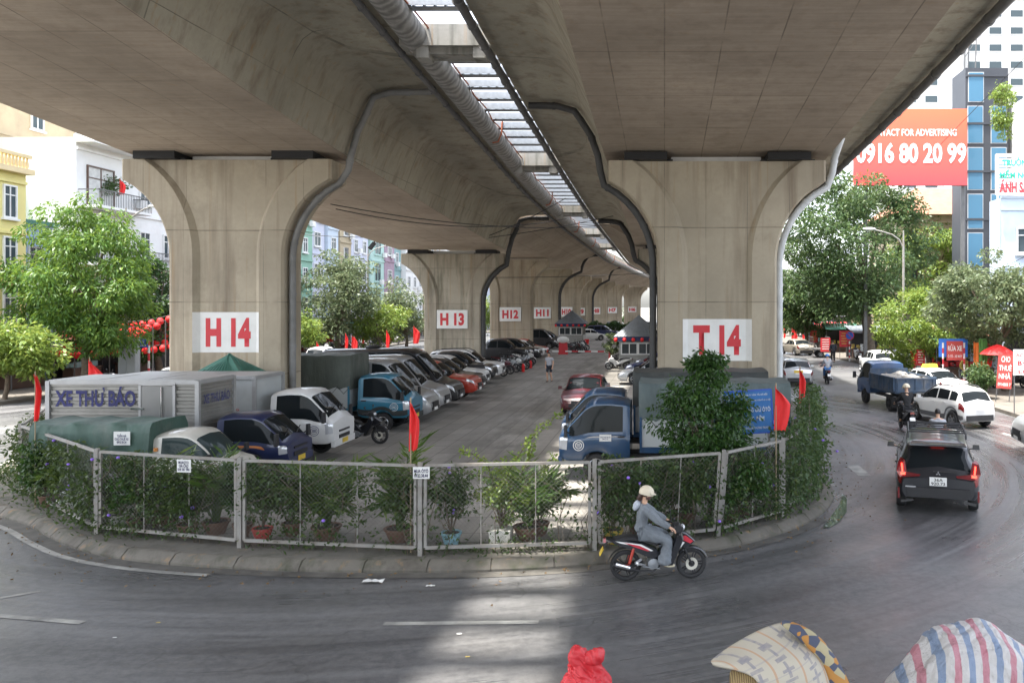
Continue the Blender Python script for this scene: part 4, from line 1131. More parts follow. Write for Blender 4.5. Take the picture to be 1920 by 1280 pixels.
rt, B_, inn = car('hatch', 'white hatchback with black roof rails turning across the road', WHITE, (11.15, 32.4, 0), R(107), rail=True)
for sd in (1, -1): fin(B_.patch(MB(), .05, 3.6, 1.9, 2.7, sd, 40, 2, .012), 'sill_trim', M('trim_grey', (.12, .12, .125), .6), inn, 40)
rt, B_, inn = car('sedan', 'silver sedan taxi driving away beside the left edge of the street', SILVER, (7.75, 48.8, 0), R(85))
fin(MB().box((-.02, 0, .85), (.02, .5, .14)), 'yellow_plate', M('plate_yellow', (.65, .45, .05)), inn)
rt, B_, inn = car('sedan', 'pale taxi with a yellow roof sign behind the dump truck', WHITE, (13.2, 41.5, 0), R(110))
o = fin(MB().box((2.0, 0, 1.58), (.3, .8, .18), taper=.85), 'taxi_sign', M('taxi_yellow', (.7, .55, .06), .4), inn)
car('hatch', 'white hatchback seen from behind, beyond the dump truck', WHITE, (14.4, 56, 0), R(92), scale=1.05)
car('sedan', 'small silver car far up the street by the sidewalk', CHAMP, (12.3, 77, 0), R(105))
rt, B_, inn = car('van', 'silver van cut off by the right edge of the picture', SILVER, (13.75, 25.4, 0), R(172))

# ---- blue dump truck
root = thing('dump_truck', 'old blue dump truck loaded with grey rubble sacks, driving away', 'truck', (10.5, 37.0, 0), R(97))
truck_cab(root, DBLUE, 1.3, width=1.75)
b = MB()
hw = .9
b.box((-.25, 0, .88), (2.9, 1.8, .1))
for sd in (1, -1):
    b.box((-.25, sd * hw, 1.2), (2.9, .05, .56))
    for k in range(6): b.bar((-1.65 + k * .56, sd * (hw + .04), .92), (-1.65 + k * .56, sd * (hw + .04), 1.48), .07, .05)
    b.bar((-1.7, sd * (hw + .03), 1.48), (1.2, sd * (hw + .03), 1.48), .06, .07)
b.box((1.18, 0, 1.3), (.05, 1.8, .8))
b.build('dump_bed', M('bed_blue', (.03, .055, .095), .65, 0, .25, 3, dirt=.7, dcol=(.14, .125, .11)), root)
t_ = MB().box((-1.72, 0, 1.2), (.05, 1.76, .56))
for k in range(5): t_.bar((-1.76, -.8 + k * .4, .94), (-1.76, -.8 + k * .4, 1.46), .05, .05)
t_.bar((-1.76, -.88, 1.47), (-1.76, .88, 1.47), .06, .06); t_.bar((-1.76, -.88, .94), (-1.76, .88, .94), .06, .06)
t_.build('tailgate', G['bed_blue'], root)
chassis(root, -1.6, 1.8); wheels(root, [-.85], .68, .36, .3, 5, 'black_plastic'); wheels(root, [2.15], .74, .34, .2, 5, 'black_plastic'); rear_lights(root, -1.72, .6, .72)
for sd in (1, -1): MB().box((-1.35, sd * .7, .42), (.02, .36, .44)).build('mudflap', G['black_rubber'], root)
M('rubble', (.2, .19, .175), .9, 0, .3, 5, bump=.5)
random.seed(4)
for k in range(9):
    ld = MB(); x, y = -1.35 + (k % 5) * .58, -.45 + .9 * (k // 5)
    ld.ball((x, y, 1.27 + random.uniform(-.04, .07)), (.36, .42, .24), 10, 6)
    ld.v = [(vx + random.uniform(-.03, .03), vy + random.uniform(-.03, .03), vz + random.uniform(-.03, .03)) for vx, vy, vz in ld.v]
    o = ld.build('rubble_sack', G['rubble'], None, 50, M=Matrix.Translation((10.5, 37.0, 0)) @ Matrix.Rotation(R(97), 4, 'Z'))
    tag(o, 'grey lumpy rubble sack lying in the bed of the blue dump truck', 'sack', 'rubble sacks on the dump truck')

# ================================================================ FENCE round the end of the island
FZ = .15
fpx = [(39, 925), (182, 1000), (450, 1026), (788, 1041), (1115, 1031), (1346, 1004), (1468, 968), (1519, 925)]
FP = [gnd(px, py, FZ) for px, py in fpx]
FP = [Vector((-18.7, 34, FZ)), Vector((-18.6, 28, FZ)), Vector((-17.3, 23.2, FZ))] + FP + [Vector((4.1, 23.6, FZ)), Vector((4.75, 27.5, FZ))]
FH = 1.62
fence = thing('chain_link_fence', 'grey chain link fence in framed panels round the rounded end of the car park', 'fence', (0, 0, 0))
lean = {8: Vector((.12, 0, 0))}
for i, p in enumerate(FP):
    t = lean.get(i, Vector((0, 0, 0)))
    MB().bar(p - Vector((0, 0, .1)), p + Vector((0, 0, FH + .04)) + t, .075, .075).build('post', G['white_metal'], fence)
for i in range(len(FP) - 1):
    a, b = FP[i], FP[i + 1]; d = (b - a); L = d.length; u = d / L
    A = a + u * .09; B_ = b - u * .09; L = (B_ - A).length
    zt, zb = FH - .02, .14
    f = MB()
    up = Vector((0, 0, 1)); ta = lean.get(i, Vector()) ; tb = lean.get(i + 1, Vector())
    P = lambda s_, z: A + (B_ - A) * s_ + up * z + (ta * (1 - s_) + tb * s_) * (z / FH)
    f.bar(P(0, zt), P(1, zt), .05, .05); f.bar(P(0, zb), P(1, zb), .05, .06); f.bar(P(0, zb), P(0, zt), .05, .05); f.bar(P(1, zb), P(1, zt), .05, .05)
    nmid = 1 if L < 2.2 else 2
    for k in range(nmid):
        s_ = (k + 1) / (nmid + 1); f.bar(P(s_, zb), P(s_, zt), .018, .018)
    fr = f.build('panel_frame', G['white_metal'], fence)
    w = MB(); step = .085; H = zt - zb; r = .0016
    n = int((L + H) / step)
    for k in range(n):
        s0 = k * step
        for sg in (1, -1):
            x0, x1 = s0 - H, s0
            z0, z1 = 0, H
            if x0 < 0: z0 = -x0; x0 = 0
            if x1 > L: z1 = H - (x1 - L); x1 = L
            if x1 - x0 < .02: continue
            if sg < 0: x0, x1 = L - x0, L - x1
            w.tube([P(x0 / L, zb + z0), P(x1 / L, zb + z1)], r, 3, caps=False)
    o = w.build('wire_mesh', G['wire_dull'], fr)
tag(fence)
# paper notices wired to the fence
def notice(label, px, py, wpx, hpx, y, lines_, rz=0, group=None):
    c = at(px, py, y); w, h = wpx / F_PX * y, hpx / F_PX * y
    root = thing('notice', label, 'notice', c, rz)
    MB().box((0, 0, 0), (w, .012, h)).build('panel', G['white_paint'], root)
    lettering(lines_, M('ink_dark', (.03, .03, .09), .7), root, (0, -.008, 0), (1, 0, 0), (0, 0, 1), w * .86, h * .76, .025)
    return root
notice('white notice MUA OTO wired to the left part of the fence', 345, 873, 28, 24, 15.2, 'MUAOTO\nGIÁ CAO\n038 387 944', R(-8))
notice('white notice MUA ÔTÔ on the fence post by the red flag', 790, 886, 31, 22, 14.6, 'MUA ÔTÔ\n0922.38.44')

# ================================================================ FLAGS
def flag_mesh(L, w, seed, wave=1.0):
    rd_ = random.Random(seed); mb = MB(); rows = []; ph = rd_.uniform(0, 6); n = 16; m_ = 10
    for i in range(n + 1):
        t = i / n; wd = w * min(1, (t * 2.6) ** .8 + .05) * (1 - .25 * max(0, (t - .6) / .4)); row = []
        for k in range(m_ + 1):
            s_ = k / m_
            x = -.02 + s_ * wd * .8 - wd * .12 * (t > .3) * (t - .3)
            yy = .05 * wave * math.sin(s_ * 9 + ph + t * 2.0) * (.3 + s_)
            z = -L * t * (1 - .16 * s_ * (1 - t)) - .22 * s_ * w + (.12 * L * s_ * (t > .85) * (t - .85) / .15 * rd_.uniform(.4, 1))
            row.append((x, yy, z))
        rows.append(row)
    mb.grid(rows)
    me = mb.mesh('cloth', G['flag_red'], 60)
    return me
M('bamboo', (.3, .24, .15), .7)
FM = [flag_mesh(1.15, .25, 1), flag_mesh(1.15, .5, 5), flag_mesh(1.15, .27, 9), flag_mesh(1.15, .36, 12)]
def flag(label, px, py0, py1, y, zbase, k=0, group=None, mirror=False, star=False):
    c = at(px, py0, y); L = (py1 - py0) / F_PX * y
    root = thing('red_flag', label, 'flag', (c.x, c.y, zbase), 0, group)
    MB().tube([(0, 0, 0), (0, 0, c.z - zbase + .05)], .013, 6).build('pole', G['bamboo'], root)
    o = link('cloth', FM[k], root); o.location = (0, 0, c.z - zbase); s_ = L / 1.15; o.scale = (s_ * (-1 if mirror else 1), s_, s_)
    return root
flag('hanging red flag on a thin pole at the left end of the fence', 66, 700, 790, 18.2, FZ, 0)
flag('red flag behind the ribbed silver box truck', 168, 672, 760, 24.0, FZ, 1)
flag('red flag above the middle of the fence, next to the notice', 770, 750, 846, 14.9, FZ, 2)
flag('wide red flag on the fence in front of the blue sign', 1455, 722, 806, 17.2, FZ, 1)
flag('narrow red flag at the right end of the fence, over the street', 1500, 690, 756, 21.0, FZ, 2)

# ================================================================ MOTORBIKES
def side_solid(mb, outline, hw, inset=.75, y0=0.0):
    cx = sum(p[0] for p in outline) / len(outline); cz = sum(p[1] for p in outline) / len(outline)
    lay = []
    for y, k in ((-hw, inset), (-hw * .8, 1), (hw * .8, 1), (hw, inset)):
        lay.append([(cx + (x - cx) * (k if k == 1 else .86), y0 + y, cz + (z - cz) * (k if k == 1 else .86)) for x, z in outline])
    mb.grid(lay, close=True); n = len(outline)
    mb.poly(lay[0]); mb.poly(lay[-1][::-1])
    return mb
BW = {}
def bike_wheel():
    if BW: return BW
    r = .285
    ty = MB(); rows = []
    for k in range(36):
        a = 2 * math.pi * k / 36; row = []
        for q in range(8):
            b = 2 * math.pi * q / 8; rr = r - .04 + .04 * math.cos(b); row.append((rr * math.cos(a), .042 * math.sin(b), rr * math.sin(a)))
        rows.append(row)
    rows.append(rows[0]); ty.grid(rows, close=True)
    rim = MB().lathe([(.205, -.03), (.225, -.03), (.225, .03), (.205, .03), (.205, -.03)], n=30, axis='y', caps=False)
    for k in range(5):
        a = 2 * math.pi * k / 5
        for d in (-.12, .12): rim.bar((.04 * math.cos(a + d * 3), 0, .04 * math.sin(a + d * 3)), (.21 * math.cos(a + d), 0, .21 * math.sin(a + d)), .02, .025, up=(0, 1, 0))
    rim.lathe([(.001, -.05), (.045, -.05), (.045, .05), (.001, .05)], n=14, axis='y', caps=False)
    BW['t'] = ty.mesh('tyre', G['tyre'], 40); BW['r'] = rim.mesh('rim', G['black_plastic'], 40)
    return BW
M('disc_pale', (.6, .58, .5), .4, .3); M('seat_black', (.018, .018, .02), .6, 0, .2, 6); M('skin', (.5, .3, .2), .55, 0, .06, 6)
def motorbike(label, col, loc, rz, group=None, scale=1.0, detail=True, accent=None, lean=0.0, scooter=False):
    root = thing('motorbike', label, 'motorbike', loc, rz, group, scale)
    if lean: root.rotation_euler = (R(lean), 0, rz)
    bw = bike_wheel()
    for x in (0, 1.22):
        o = link('wheel', bw['t'], root); o.location = (x, 0, .285); link('rim', bw['r'], o)
        if x and detail: MB().lathe([(.06, -.052), (.115, -.055), (.115, -.047), (.06, -.045)], n=20, axis='y', caps=False).build('brake_disc', G['disc_pale'], o)
    b = MB()
    side_solid(b, [(-.36, .80), (-.1, .80), (.3, .72), (.56, .58), (.66, .44), (.55, .40), (.36, .46), (.12, .58), (-.2, .70)], .115)
    side_solid(b, [(.5, .5), (.72, .62), (.92, .78), (1.0, .72), (.86, .44), (.7, .36), (.55, .38)], .09)
    side_solid(b, [(.74, .26), (.84, .27), (.92, .45), (1.06, .78), (1.02, .9), (.93, .86), (.82, .55)], .19)
    side_solid(b, [(.96, .62), (1.02, .9), (1.12, .86), (1.28, .72), (1.22, .66), (1.1, .58)], .11)
    b.build('fairing', col, root, 35)
    if accent:
        a = MB(); ac2 = MB()
        for sd in (1, -1):
            y = sd * .119
            for q, mb_ in (([(-.2, .765), (.28, .69), (.5, .57), (.46, .56), (.2, .66), (-.1, .72)], a), ([(-.05, .735), (.25, .665), (.44, .57), (.40, .56), (.2, .63)], ac2)):
                pts = [(x, y + sd * (.002 if mb_ is ac2 else 0), z) for x, z in q]; mb_.poly(pts if sd < 0 else pts[::-1])
            y = sd * .118
            for q, mb_ in (([(1.0, .82), (1.1, .83), (1.24, .72), (1.18, .68), (1.06, .74)], ac2), ([(.93, .60), (1.0, .74), (1.08, .70), (1.02, .62)], a)):
                pts = [(x, y + sd * .004, z) for x, z in q]; mb_.poly(pts if sd < 0 else pts[::-1])
        a.build('stripe', G['white_paint'], root); ac2.build('stripe', accent, root)
    side_solid(MB(), [(-.22, .80), (.05, .835), (.3, .80), (.5, .75), (.64, .67), (.56, .66), (.3, .74), (.05, .78), (-.2, .775)], .13).build('seat', G['seat_black'], root, 40)
    h = MB(); side_solid(h, [(.82, .92), (.88, 1.02), (.98, 1.04), (1.06, .97), (1.04, .88), (.94, .86)], .12)
    h.tube([(.9, -.12, .99), (.86, -.24, 1.0), (.8, -.35, .985)], .017, 8).tube([(.9, .12, .99), (.86, .24, 1.0), (.8, .35, .985)], .017, 8)
    for sd in (1, -1): h.tube([(.86, sd * .24, 1.0), (.8, sd * .36, .985)], .023, 8)
    h.build('handlebar', G['black_plastic'], root, 40)
    MB().ball((1.055, 0, .955), (.05, .095, .06), 12, 6).build('headlight', G['headlamp'], root, 60)
    MB().box((-.39, 0, .77), (.06, .16, .07), taper=.8).build('taillight', G['tail_red'], root)
    for sd in (1, -1): MB().tube([(.88, sd * .2, 1.0), (.86, sd * .3, 1.16)], .007, 5).ball((.86, sd * .32, 1.19), (.02, .06, .035), 10, 6).build('mirror', G['black_plastic'], root, 50)
    for sd in (1, -1): MB().tube([(1.03, sd * .07, .7), (1.22, sd * .07, .285)], .02, 8).build('fork_leg', G['black_plastic'], root, 40); MB().bar((.32, sd * .08, .33), (0, sd * .08, .285), .03, .05).build('swing_arm', G['black_plastic'], root)
    fe = MB(); rows = []
    for k in range(15):
        a = R(20 + 120 * k / 14); rows.append([(1.22 + .32 * math.cos(a), y, .285 + .32 * math.sin(a) + dz) for y, dz in ((-.06, -.03), (-.045, 0), (.045, 0), (.06, -.03))])
    fe.grid(rows); fe.build('front_fender', col, root, 40)
    fe = MB(); rows = []
    for k in range(12):
        a = R(70 + 100 * k / 11); rows.append([(.325 * math.cos(a), y, .285 + .325 * math.sin(a)) for y in (-.06, .06)])
    fe.grid(rows); fe.bar((-.34, 0, .72), (-.46, 0, .5), .1, .02); fe.build('rear_fender', G['black_plastic'], root, 40)
    MB().box((-.445, 0, .56), (.015, .19, .14), M=Matrix.Rotation(R(28), 3, 'Y')).build('number_plate', G['plate_yellow'] if detail else G['white_paint'], root)
    e = MB().lathe([(.001, -.13), (.1, -.12), (.11, 0), (.1, .12), (.001, .13)], (.5, 0, .32), 16, 'y', False).box((.62, 0, .34), (.2, .12, .12)).tube([(.3, -.16, .3), (.62, -.16, .25), (.62, .16, .25)], .012, 6)
    e.build('engine', G['steel'] if detail else G['black_plastic'], root, 40)
    x_ = MB().tube([(.62, -.08, .28), (.5, -.14, .2), (.25, -.15, .22), (.12, -.16, .25)], .02, 8).tube([(.14, -.16, .25), (.08, -.17, .265), (-.2, -.18, .35), (-.24, -.18, .365)], [.035, .055, .06, .045], 12)
    ex = x_.build('exhaust', G['black_plastic'], root, 40)
    MB().tube([(.06, -.178, .285), (-.2, -.188, .365)], [.052, .056], 12).build('heat_shield', G['chrome'], ex, 40)
    if detail:
        for sd in (1, -1): MB().tube([(.06, sd * .1, .34), (.14, sd * .1, .62)], .028, 8).build('shock', RED, root, 40)
        MB().bar((.28, -.1, .42), (.16, -.13, .36), .03, .05).bar((.16, -.13, .36), (.36, -.12, .31), .03, .04).tube([(.2, -.14, .36), (.2, -.26, .36)], .016, 6).build('foot_peg', G['chrome'], root)
    return root

# ================================================================ PEOPLE
def skin_mesh(name, nodes, edges, mat, parent, sub=2, flat=None):
    me = bpy.data.meshes.new(name); me.from_pydata([n[0] for n in nodes], edges, [])
    o = bpy.data.objects.new(name, me); COL.objects.link(o)
    o.modifiers.new('skin', 'SKIN'); sv = me.skin_vertices[0].data
    for i, n in enumerate(nodes):
        r = n[1]; sv[i].radius = r if isinstance(r, tuple) else (r, r); sv[i].use_root = (i == 0)
    s_ = o.modifiers.new('sub', 'SUBSURF'); s_.levels = s_.render_levels = sub
    dg = bpy.context.evaluated_depsgraph_get()
    new = bpy.data.meshes.new_from_object(o.evaluated_get(dg))
    bpy.data.objects.remove(o); new.materials.clear(); new.materials.append(mat)
    new.polygons.foreach_set('use_smooth', [True] * len(new.polygons)); new.name = name
    return link(name, new, parent)
def wrinkle(o, amp=.012, f=9.0):
    from mathutils import noise as mn
    me = o.data; nr = [v.normal.copy() for v in me.vertices]
    for v, n_ in zip(me.vertices, nr):
        p = v.co; q = mn.noise(Vector((p.x * f + p.z * f * .5, p.y * f, p.z * f * .55 + p.x * 3)))
        v.co = p + n_ * amp * (1 - 2.4 * abs(q))
    me.update(); return o
def chain(nodes, edges, start, pts):
    prev = start
    for p in pts:
        nodes.append(p); edges.append((prev, len(nodes) - 1)); prev = len(nodes) - 1
    return prev
V = lambda p: Vector(p)
def person(label, J, loc, rz, shirt, trousers, hair='hair_black', scale=1.0, helmet=None, skin='skin', sleeves=1.0, legs=1.0, wide=1.0, shoes='shoe_dark', hood=None, mask=None, long_hair=False, tunic=False, group=None):
    """J: joints in metres, x forward; *_s joints are given for the -y side and mirrored unless *_l exists"""
    root = thing('person', label, 'person', loc, rz, group, scale)
    def js(k): a = V(J[k + '_r']); b = V(J[k + '_l']) if k + '_l' in J else Vector((a.x, -a.y, a.z)); return a, b
    hip, chest, neck, head = V(J['hip']), V(J['chest']), V(J['neck']), V(J['head'])
    up = (head - neck).normalized(); fwd = Vector((1, 0, 0)); fwd = (fwd - up * fwd.dot(up)).normalized()
    if 'look' in J: fwd = (V(J['look']) - up * V(J['look']).dot(up)).normalized()
    N_ = [(hip, (.12, .10))]; E = []
    ci = chain(N_, E, 0, [(lerp(hip, chest, .45), (.125, .09)), (chest, (.14, .1)), (lerp(chest, neck, .7), (.09, .075))])
    hi = chain(N_, E, ci, [(neck, .052), (lerp(neck, head, .5) , .056), (head - up * .02 + fwd * .01, (.078, .088)), (head + up * .055, (.078, .085)), (head + up * .1, .05)])
    chain(N_, E, len(N_) - 3, [(head - up * .015 + fwd * .088, .013)])        # nose
    for k in range(2):
        sh, el, ha = js('shoulder')[k], js('elbow')[k], js('hand')[k]
        wr = lerp(el, ha, .95); d = (ha - el).normalized()
        pi_ = chain(N_, E, ci, [(sh, .055), (lerp(sh, el, .5), .045), (el, .038), (lerp(el, wr, .5), .036), (wr, .026), (wr + d * .045, (.036, .022)), (wr + d * .085, (.036, .02))])
        side = d.cross(Vector((0, 0, 1))).normalized() if abs(d.z) < .9 else Vector((0, 1, 0)).cross(d).normalized()
        if abs(d.z) > .9: side = Vector((1, 0, 0))
        dn = Vector((0, 0, -1)) if abs(d.z) < .9 else Vector((0, 1 if k else -1, 0)) * -1
        for q, (o_, ln) in enumerate(((-.027, .062), (-.009, .072), (.009, .07), (.027, .055))):
            b0 = wr + d * .085 + side * o_
            chain(N_, E, pi_, [(b0 + d * ln * .45 + dn * .006, .0095), (b0 + d * ln * .75 + dn * .028, .0085), (b0 + d * ln * .72 + dn * .05, .0075)])
        sgn = -1 if k else 1
        chain(N_, E, pi_ - 1, [(wr + d * .05 + side * .045 * sgn + dn * .01, .012), (wr + d * .085 + side * .05 * sgn + dn * .03, .010)])
        hj, kn, an, to = js('hipj')[k], js('knee')[k], js('ankle')[k], js('toe')[k]
        chain(N_, E, 0, [(hj, .085), (lerp(hj, kn, .5), .072), (kn, .055), (lerp(kn, an, .35), .055), (an, .036), (lerp(an, to, .45) + Vector((0, 0, -.03)), (.042, .03)), (to, (.038, .022))])
    body = skin_mesh('body', N_, E, G[skin], root)
    # eyes, ears
    sd = up.cross(fwd)
    e = MB()
    for s_ in (1, -1): e.ball(head + fwd * .083 + sd * s_ * .032 + up * .018, .011, 8, 6)
    e.build('eyes', G['black_plastic'], body, 60)
    # shirt
    SN = [(lerp(hip, chest, -.12), (.15 * wide, .125 * wide))]; SE = []
    c2 = chain(SN, SE, 0, [(lerp(hip, chest, .25), (.14 * wide, .11)), (lerp(hip, chest, .6), (.142, .105)), (chest, (.155, .115)), (lerp(chest, neck, .72), (.1, .085)), (lerp(chest, neck, 1.0), (.074, .07))])
    for k in range(2):
        sh, el, ha = js('shoulder')[k], js('elbow')[k], js('hand')[k]
        pts = [(sh, .078 * wide ** .6), (lerp(sh, el, .5), .066 * wide ** .6), (lerp(sh, el, .92), .06 * wide ** .6)]
        if sleeves > .6: pts += [(el, .058 * wide ** .6), (lerp(el, ha, .5), .053 * wide ** .5), (lerp(el, ha, .98), .043 * wide ** .5)]
        else: pts = [(sh, .072), (lerp(sh, el, .6), .064)]
        chain(SN, SE, c2 - 2, pts)
    wrinkle(skin_mesh('shirt', SN, SE, shirt, root, 3), .012 * wide)
    TN = [(hip, (.145, .12))]; TE = []
    for k in range(2):
        hj, kn, an = js('hipj')[k], js('knee')[k], js('ankle')[k]
        w = wide
        pts = [(hj, .105 * w), (lerp(hj, kn, .5), .092 * w), (kn if legs > .6 else lerp(hj, kn, .9), .078 * w)]
        if legs > .6: pts += [(lerp(kn, an, .45), .074 * w), (lerp(kn, an, .97 if wide > 1 else .88), .075 * w * (1.45 if wide > 1 else .85))] + ([(lerp(kn, an, 1.12), .12)] if wide > 1 else [])
        chain(TN, TE, 0, pts)
    wrinkle(skin_mesh('trousers', TN, TE, trousers, root, 3), .012 * wide ** 1.5)
    if tunic: pass
    # hair / helmet
    if helmet:
        h = MB(); rows = []
        for i in range(9):
            t = R(-14 + 104 * i / 8)
            rows.append([head + up * (.035 + .135 * math.sin(t)) + (fwd * math.cos(a) + sd * math.sin(a)) * (.132 * math.cos(t)) * (1.12 if math.cos(a) > 0 else 1.06) * (1 if abs(math.sin(a)) < .8 else .95) for a in [2 * math.pi * q / 20 for q in range(20)]])
        h.grid(rows, close=True)
        vr = [[head + up * (.06 - .02 * k) + (fwd * math.cos(a) + sd * math.sin(a)) * (.14 + .05 * k * math.cos(a)) for a in [R(-60 + 120 * q / 10) for q in range(11)]] for k in range(2)]
        h.grid(vr); hm = h.build('helmet', helmet, root, 60)
        MB().tube([head + sd * .1 + up * .03, head + sd * .085 - up * .06 + fwd * .02, head - up * .115 + fwd * .045, head - sd * .085 - up * .06 + fwd * .02, head - sd * .1 + up * .03], .008, 6).build('chin_strap', G['black_plastic'], hm)
    if not helmet or long_hair:
        hr = MB(); rows = []
        for i in range(8):
            t = R((-38 if not long_hair else -60) + (128 if not long_hair else 150) * i / 7); row = []
            for q in range(16):
                a = 2 * math.pi * q / 16; fr = max(0, math.cos(a)); tt = max(t, R(28) * fr - R(0)) if fr > .2 else t
                rr = (.098 if not helmet else .094)
                row.append(head + up * (.035 + rr * 1.12 * math.sin(tt)) + (fwd * math.cos(a) * 1.06 + sd * math.sin(a) * .92) * rr * math.cos(tt))
            rows.append(row)
        hr.grid(rows, close=True); hr.build('hair', G[hair], root, 60)
        if long_hair: MB().tube([head - fwd * .08 - up * .02, head - fwd * .1 - up * .1, neck - fwd * .07 + up * .02], [.05, .055, .03], 10).build('ponytail', G[hair], root, 60)
    if hood: skin_mesh('hood', [(neck - fwd * .06 + up * .0, (.1, .085)), (neck - fwd * .13 - up * .08, (.12, .075)), (neck - fwd * .15 - up * .19, (.07, .04))], [(0, 1), (1, 2)], hood, root)
    if mask: MB().ball(head + fwd * .05 - up * .045, (.06, .062, .05), 12, 8).build('face_mask', mask, root, 60)
    for k in range(2):
        an, to = js('ankle')[k], js('toe')[k]
        dz = Vector((0, 0, -.035)); d = (to - an); d.z = 0; d.normalize()
        skin_mesh('shoe', [(an + dz * .9 - d * .03, (.045, .042)), (lerp(an, to, .5) + dz, (.05, .036)), (to + d * .02 + Vector((0, 0, .005)), (.045, .026))], [(0, 1), (1, 2)], G[shoes], root, 1)
    return root
M('hair_black', (.012, .009, .008), .5); M('hair_brown', (.05, .022, .014), .5); M('shoe_dark', (.03, .028, .027), .6); M('shoe_cream', (.55, .5, .36), .6)
M('cloth_grey', (.17, .19, .21), .85, 0, .16, 4, bump=.9); M('cloth_hood', (.42, .45, .5), .85, 0, .08, 6); M('cloth_black', (.015, .015, .017), .85); M('cloth_navy', (.02, .024, .035), .85)
M('cloth_lightgrey', (.36, .37, .4), .85, 0, .06, 5); M('cloth_yellow', (.5, .38, .1), .85, 0, .2, 14); M('cloth_purple', (.08, .05, .2), .85); M('cloth_blue', (.05, .16, .4), .85); M('helmet_cream', (.6, .53, .4), .4); M('helmet_blue', (.06, .2, .5), .4); M('mask_brown', (.1, .05, .045), .8)
RIDE = dict(hip=(.3, 0, .93), chest=(.34, 0, 1.25), neck=(.37, 0, 1.44), head=(.41, 0, 1.585), shoulder_r=(.38, -.17, 1.37), elbow_r=(.56, -.25, 1.15), hand_r=(.78, -.30, 1.035), hipj_r=(.34, -.09, .90), knee_r=(.78, -.13, .76), ankle_r=(.70, -.14, .36), toe_r=(.88, -.15, .29))
# the foreground rider
ra, rb = gnd(1173, 1088), gnd(1296, 1083)
ra = Vector((ra.x, ra.y, 0)); yaw = math.atan2(rb.y - ra.y, rb.x - ra.x); ks = (rb - ra).length / 1.22
motorbike('black underbone motorbike with red and white stripes, ridden round the kerb', BLACK, ra, yaw, scale=ks, accent=M('accent_red', (.5, .03, .05), .4))
Jr = dict(RIDE); Jr.update(hip=(.29, 0, .92), chest=(.31, 0, 1.23), neck=(.34, 0, 1.43), head=(.375, 0, 1.575), shoulder_r=(.35, -.165, 1.35), elbow_r=(.56, -.24, 1.16))
person('woman rider in a loose grey hooded outfit and cream helmet', Jr, ra, yaw, G['cloth_grey'], G['cloth_grey'], 'hair_brown', ks, helmet=G['helmet_cream'], wide=1.28, shoes='shoe_cream', hood=G['cloth_hood'], mask=G['mask_brown'], long_hair=True)
# walking man in the car park
WALK = dict(hip=(0, 0, .95), chest=(.02, 0, 1.25), neck=(.03, 0, 1.47), head=(.06, 0, 1.6), look=(.8, 0, -.35), shoulder_r=(.02, -.18, 1.4), elbow_r=(-.06, -.25, 1.13), hand_r=(.06, -.2, .93), elbow_l=(-.02, .25, 1.12), hand_l=(.1, .24, .9), shoulder_l=(.02, .18, 1.4),
            hipj_r=(0, -.09, .9), knee_r=(.12, -.1, .5), ankle_r=(.02, -.1, .1), toe_r=(.18, -.11, .05), hipj_l=(0, .09, .9), knee_l=(.02, .1, .5), ankle_l=(-.16, .1, .12), toe_l=(-.01, .12, .05))
g = gnd(1030, 716, LOTZ)
person('man in a grey polo shirt and dark shorts walking across the car park', WALK, g, R(-105), G['cloth_lightgrey'], G['cloth_navy'], sleeves=.4, legs=.4, scale=1.0)
# riders in the street
def rider(mlabel, plabel, px, py, rz, col, shirt, trousers, helmet, scale=1.0, dx=0, hair='hair_black', sleeves=1):
    g = gnd(px, py); a = rz
    p0 = Vector((g.x, g.y, 0))
    motorbike(mlabel, col, p0, a, scale=scale, detail=False)
    person(plabel, RIDE, p0, a, shirt, trousers, hair, scale, helmet=helmet, sleeves=sleeves)
rider('dark scooter with a red tail lamp, ridden just ahead of the black suv', 'rider in a black shirt and cream helmet on the dark scooter', 1705, 812, R(88), BLACK, G['cloth_black'], G['cloth_black'], G['helmet_cream'])
rider('motorbike half hidden beyond the black suv roof', 'bare headed rider in a light grey T-shirt above the suv roof', 1762, 874, R(80), MAROON, G['cloth_lightgrey'], G['cloth_navy'], None, .93, sleeves=.4)
rider('small scooter with a rider in a blue helmet, far up the street', 'far rider with a blue helmet and pale shirt', 1553, 720, R(86), BLACK, G['cloth_lightgrey'], G['cloth_blue'], G['helmet_blue'])
STAND = dict(WALK); STAND.update(knee_r=(.04, -.1, .5), ankle_r=(0, -.1, .1), toe_r=(.16, -.11, .05), knee_l=(.04, .1, .5), ankle_l=(0, .1, .1), toe_l=(.16, .12, .05))
g = gnd(1808, 725, .15)
person('person in a yellow top and purple trousers standing on the right pavement', STAND, g, R(-60), G['cloth_yellow'], G['cloth_purple'], shoes='shoe_dark')
g = gnd(1833, 716, .15)
person('person in dark clothes standing beside the yellow top on the right pavement', STAND, g, R(200), G['cloth_black'], G['cloth_navy'])
g = gnd(1562, 680, .15)
person('small far figure in dark clothes beside the cargo trike', STAND, g, R(100), G['cloth_navy'], G['cloth_black'])
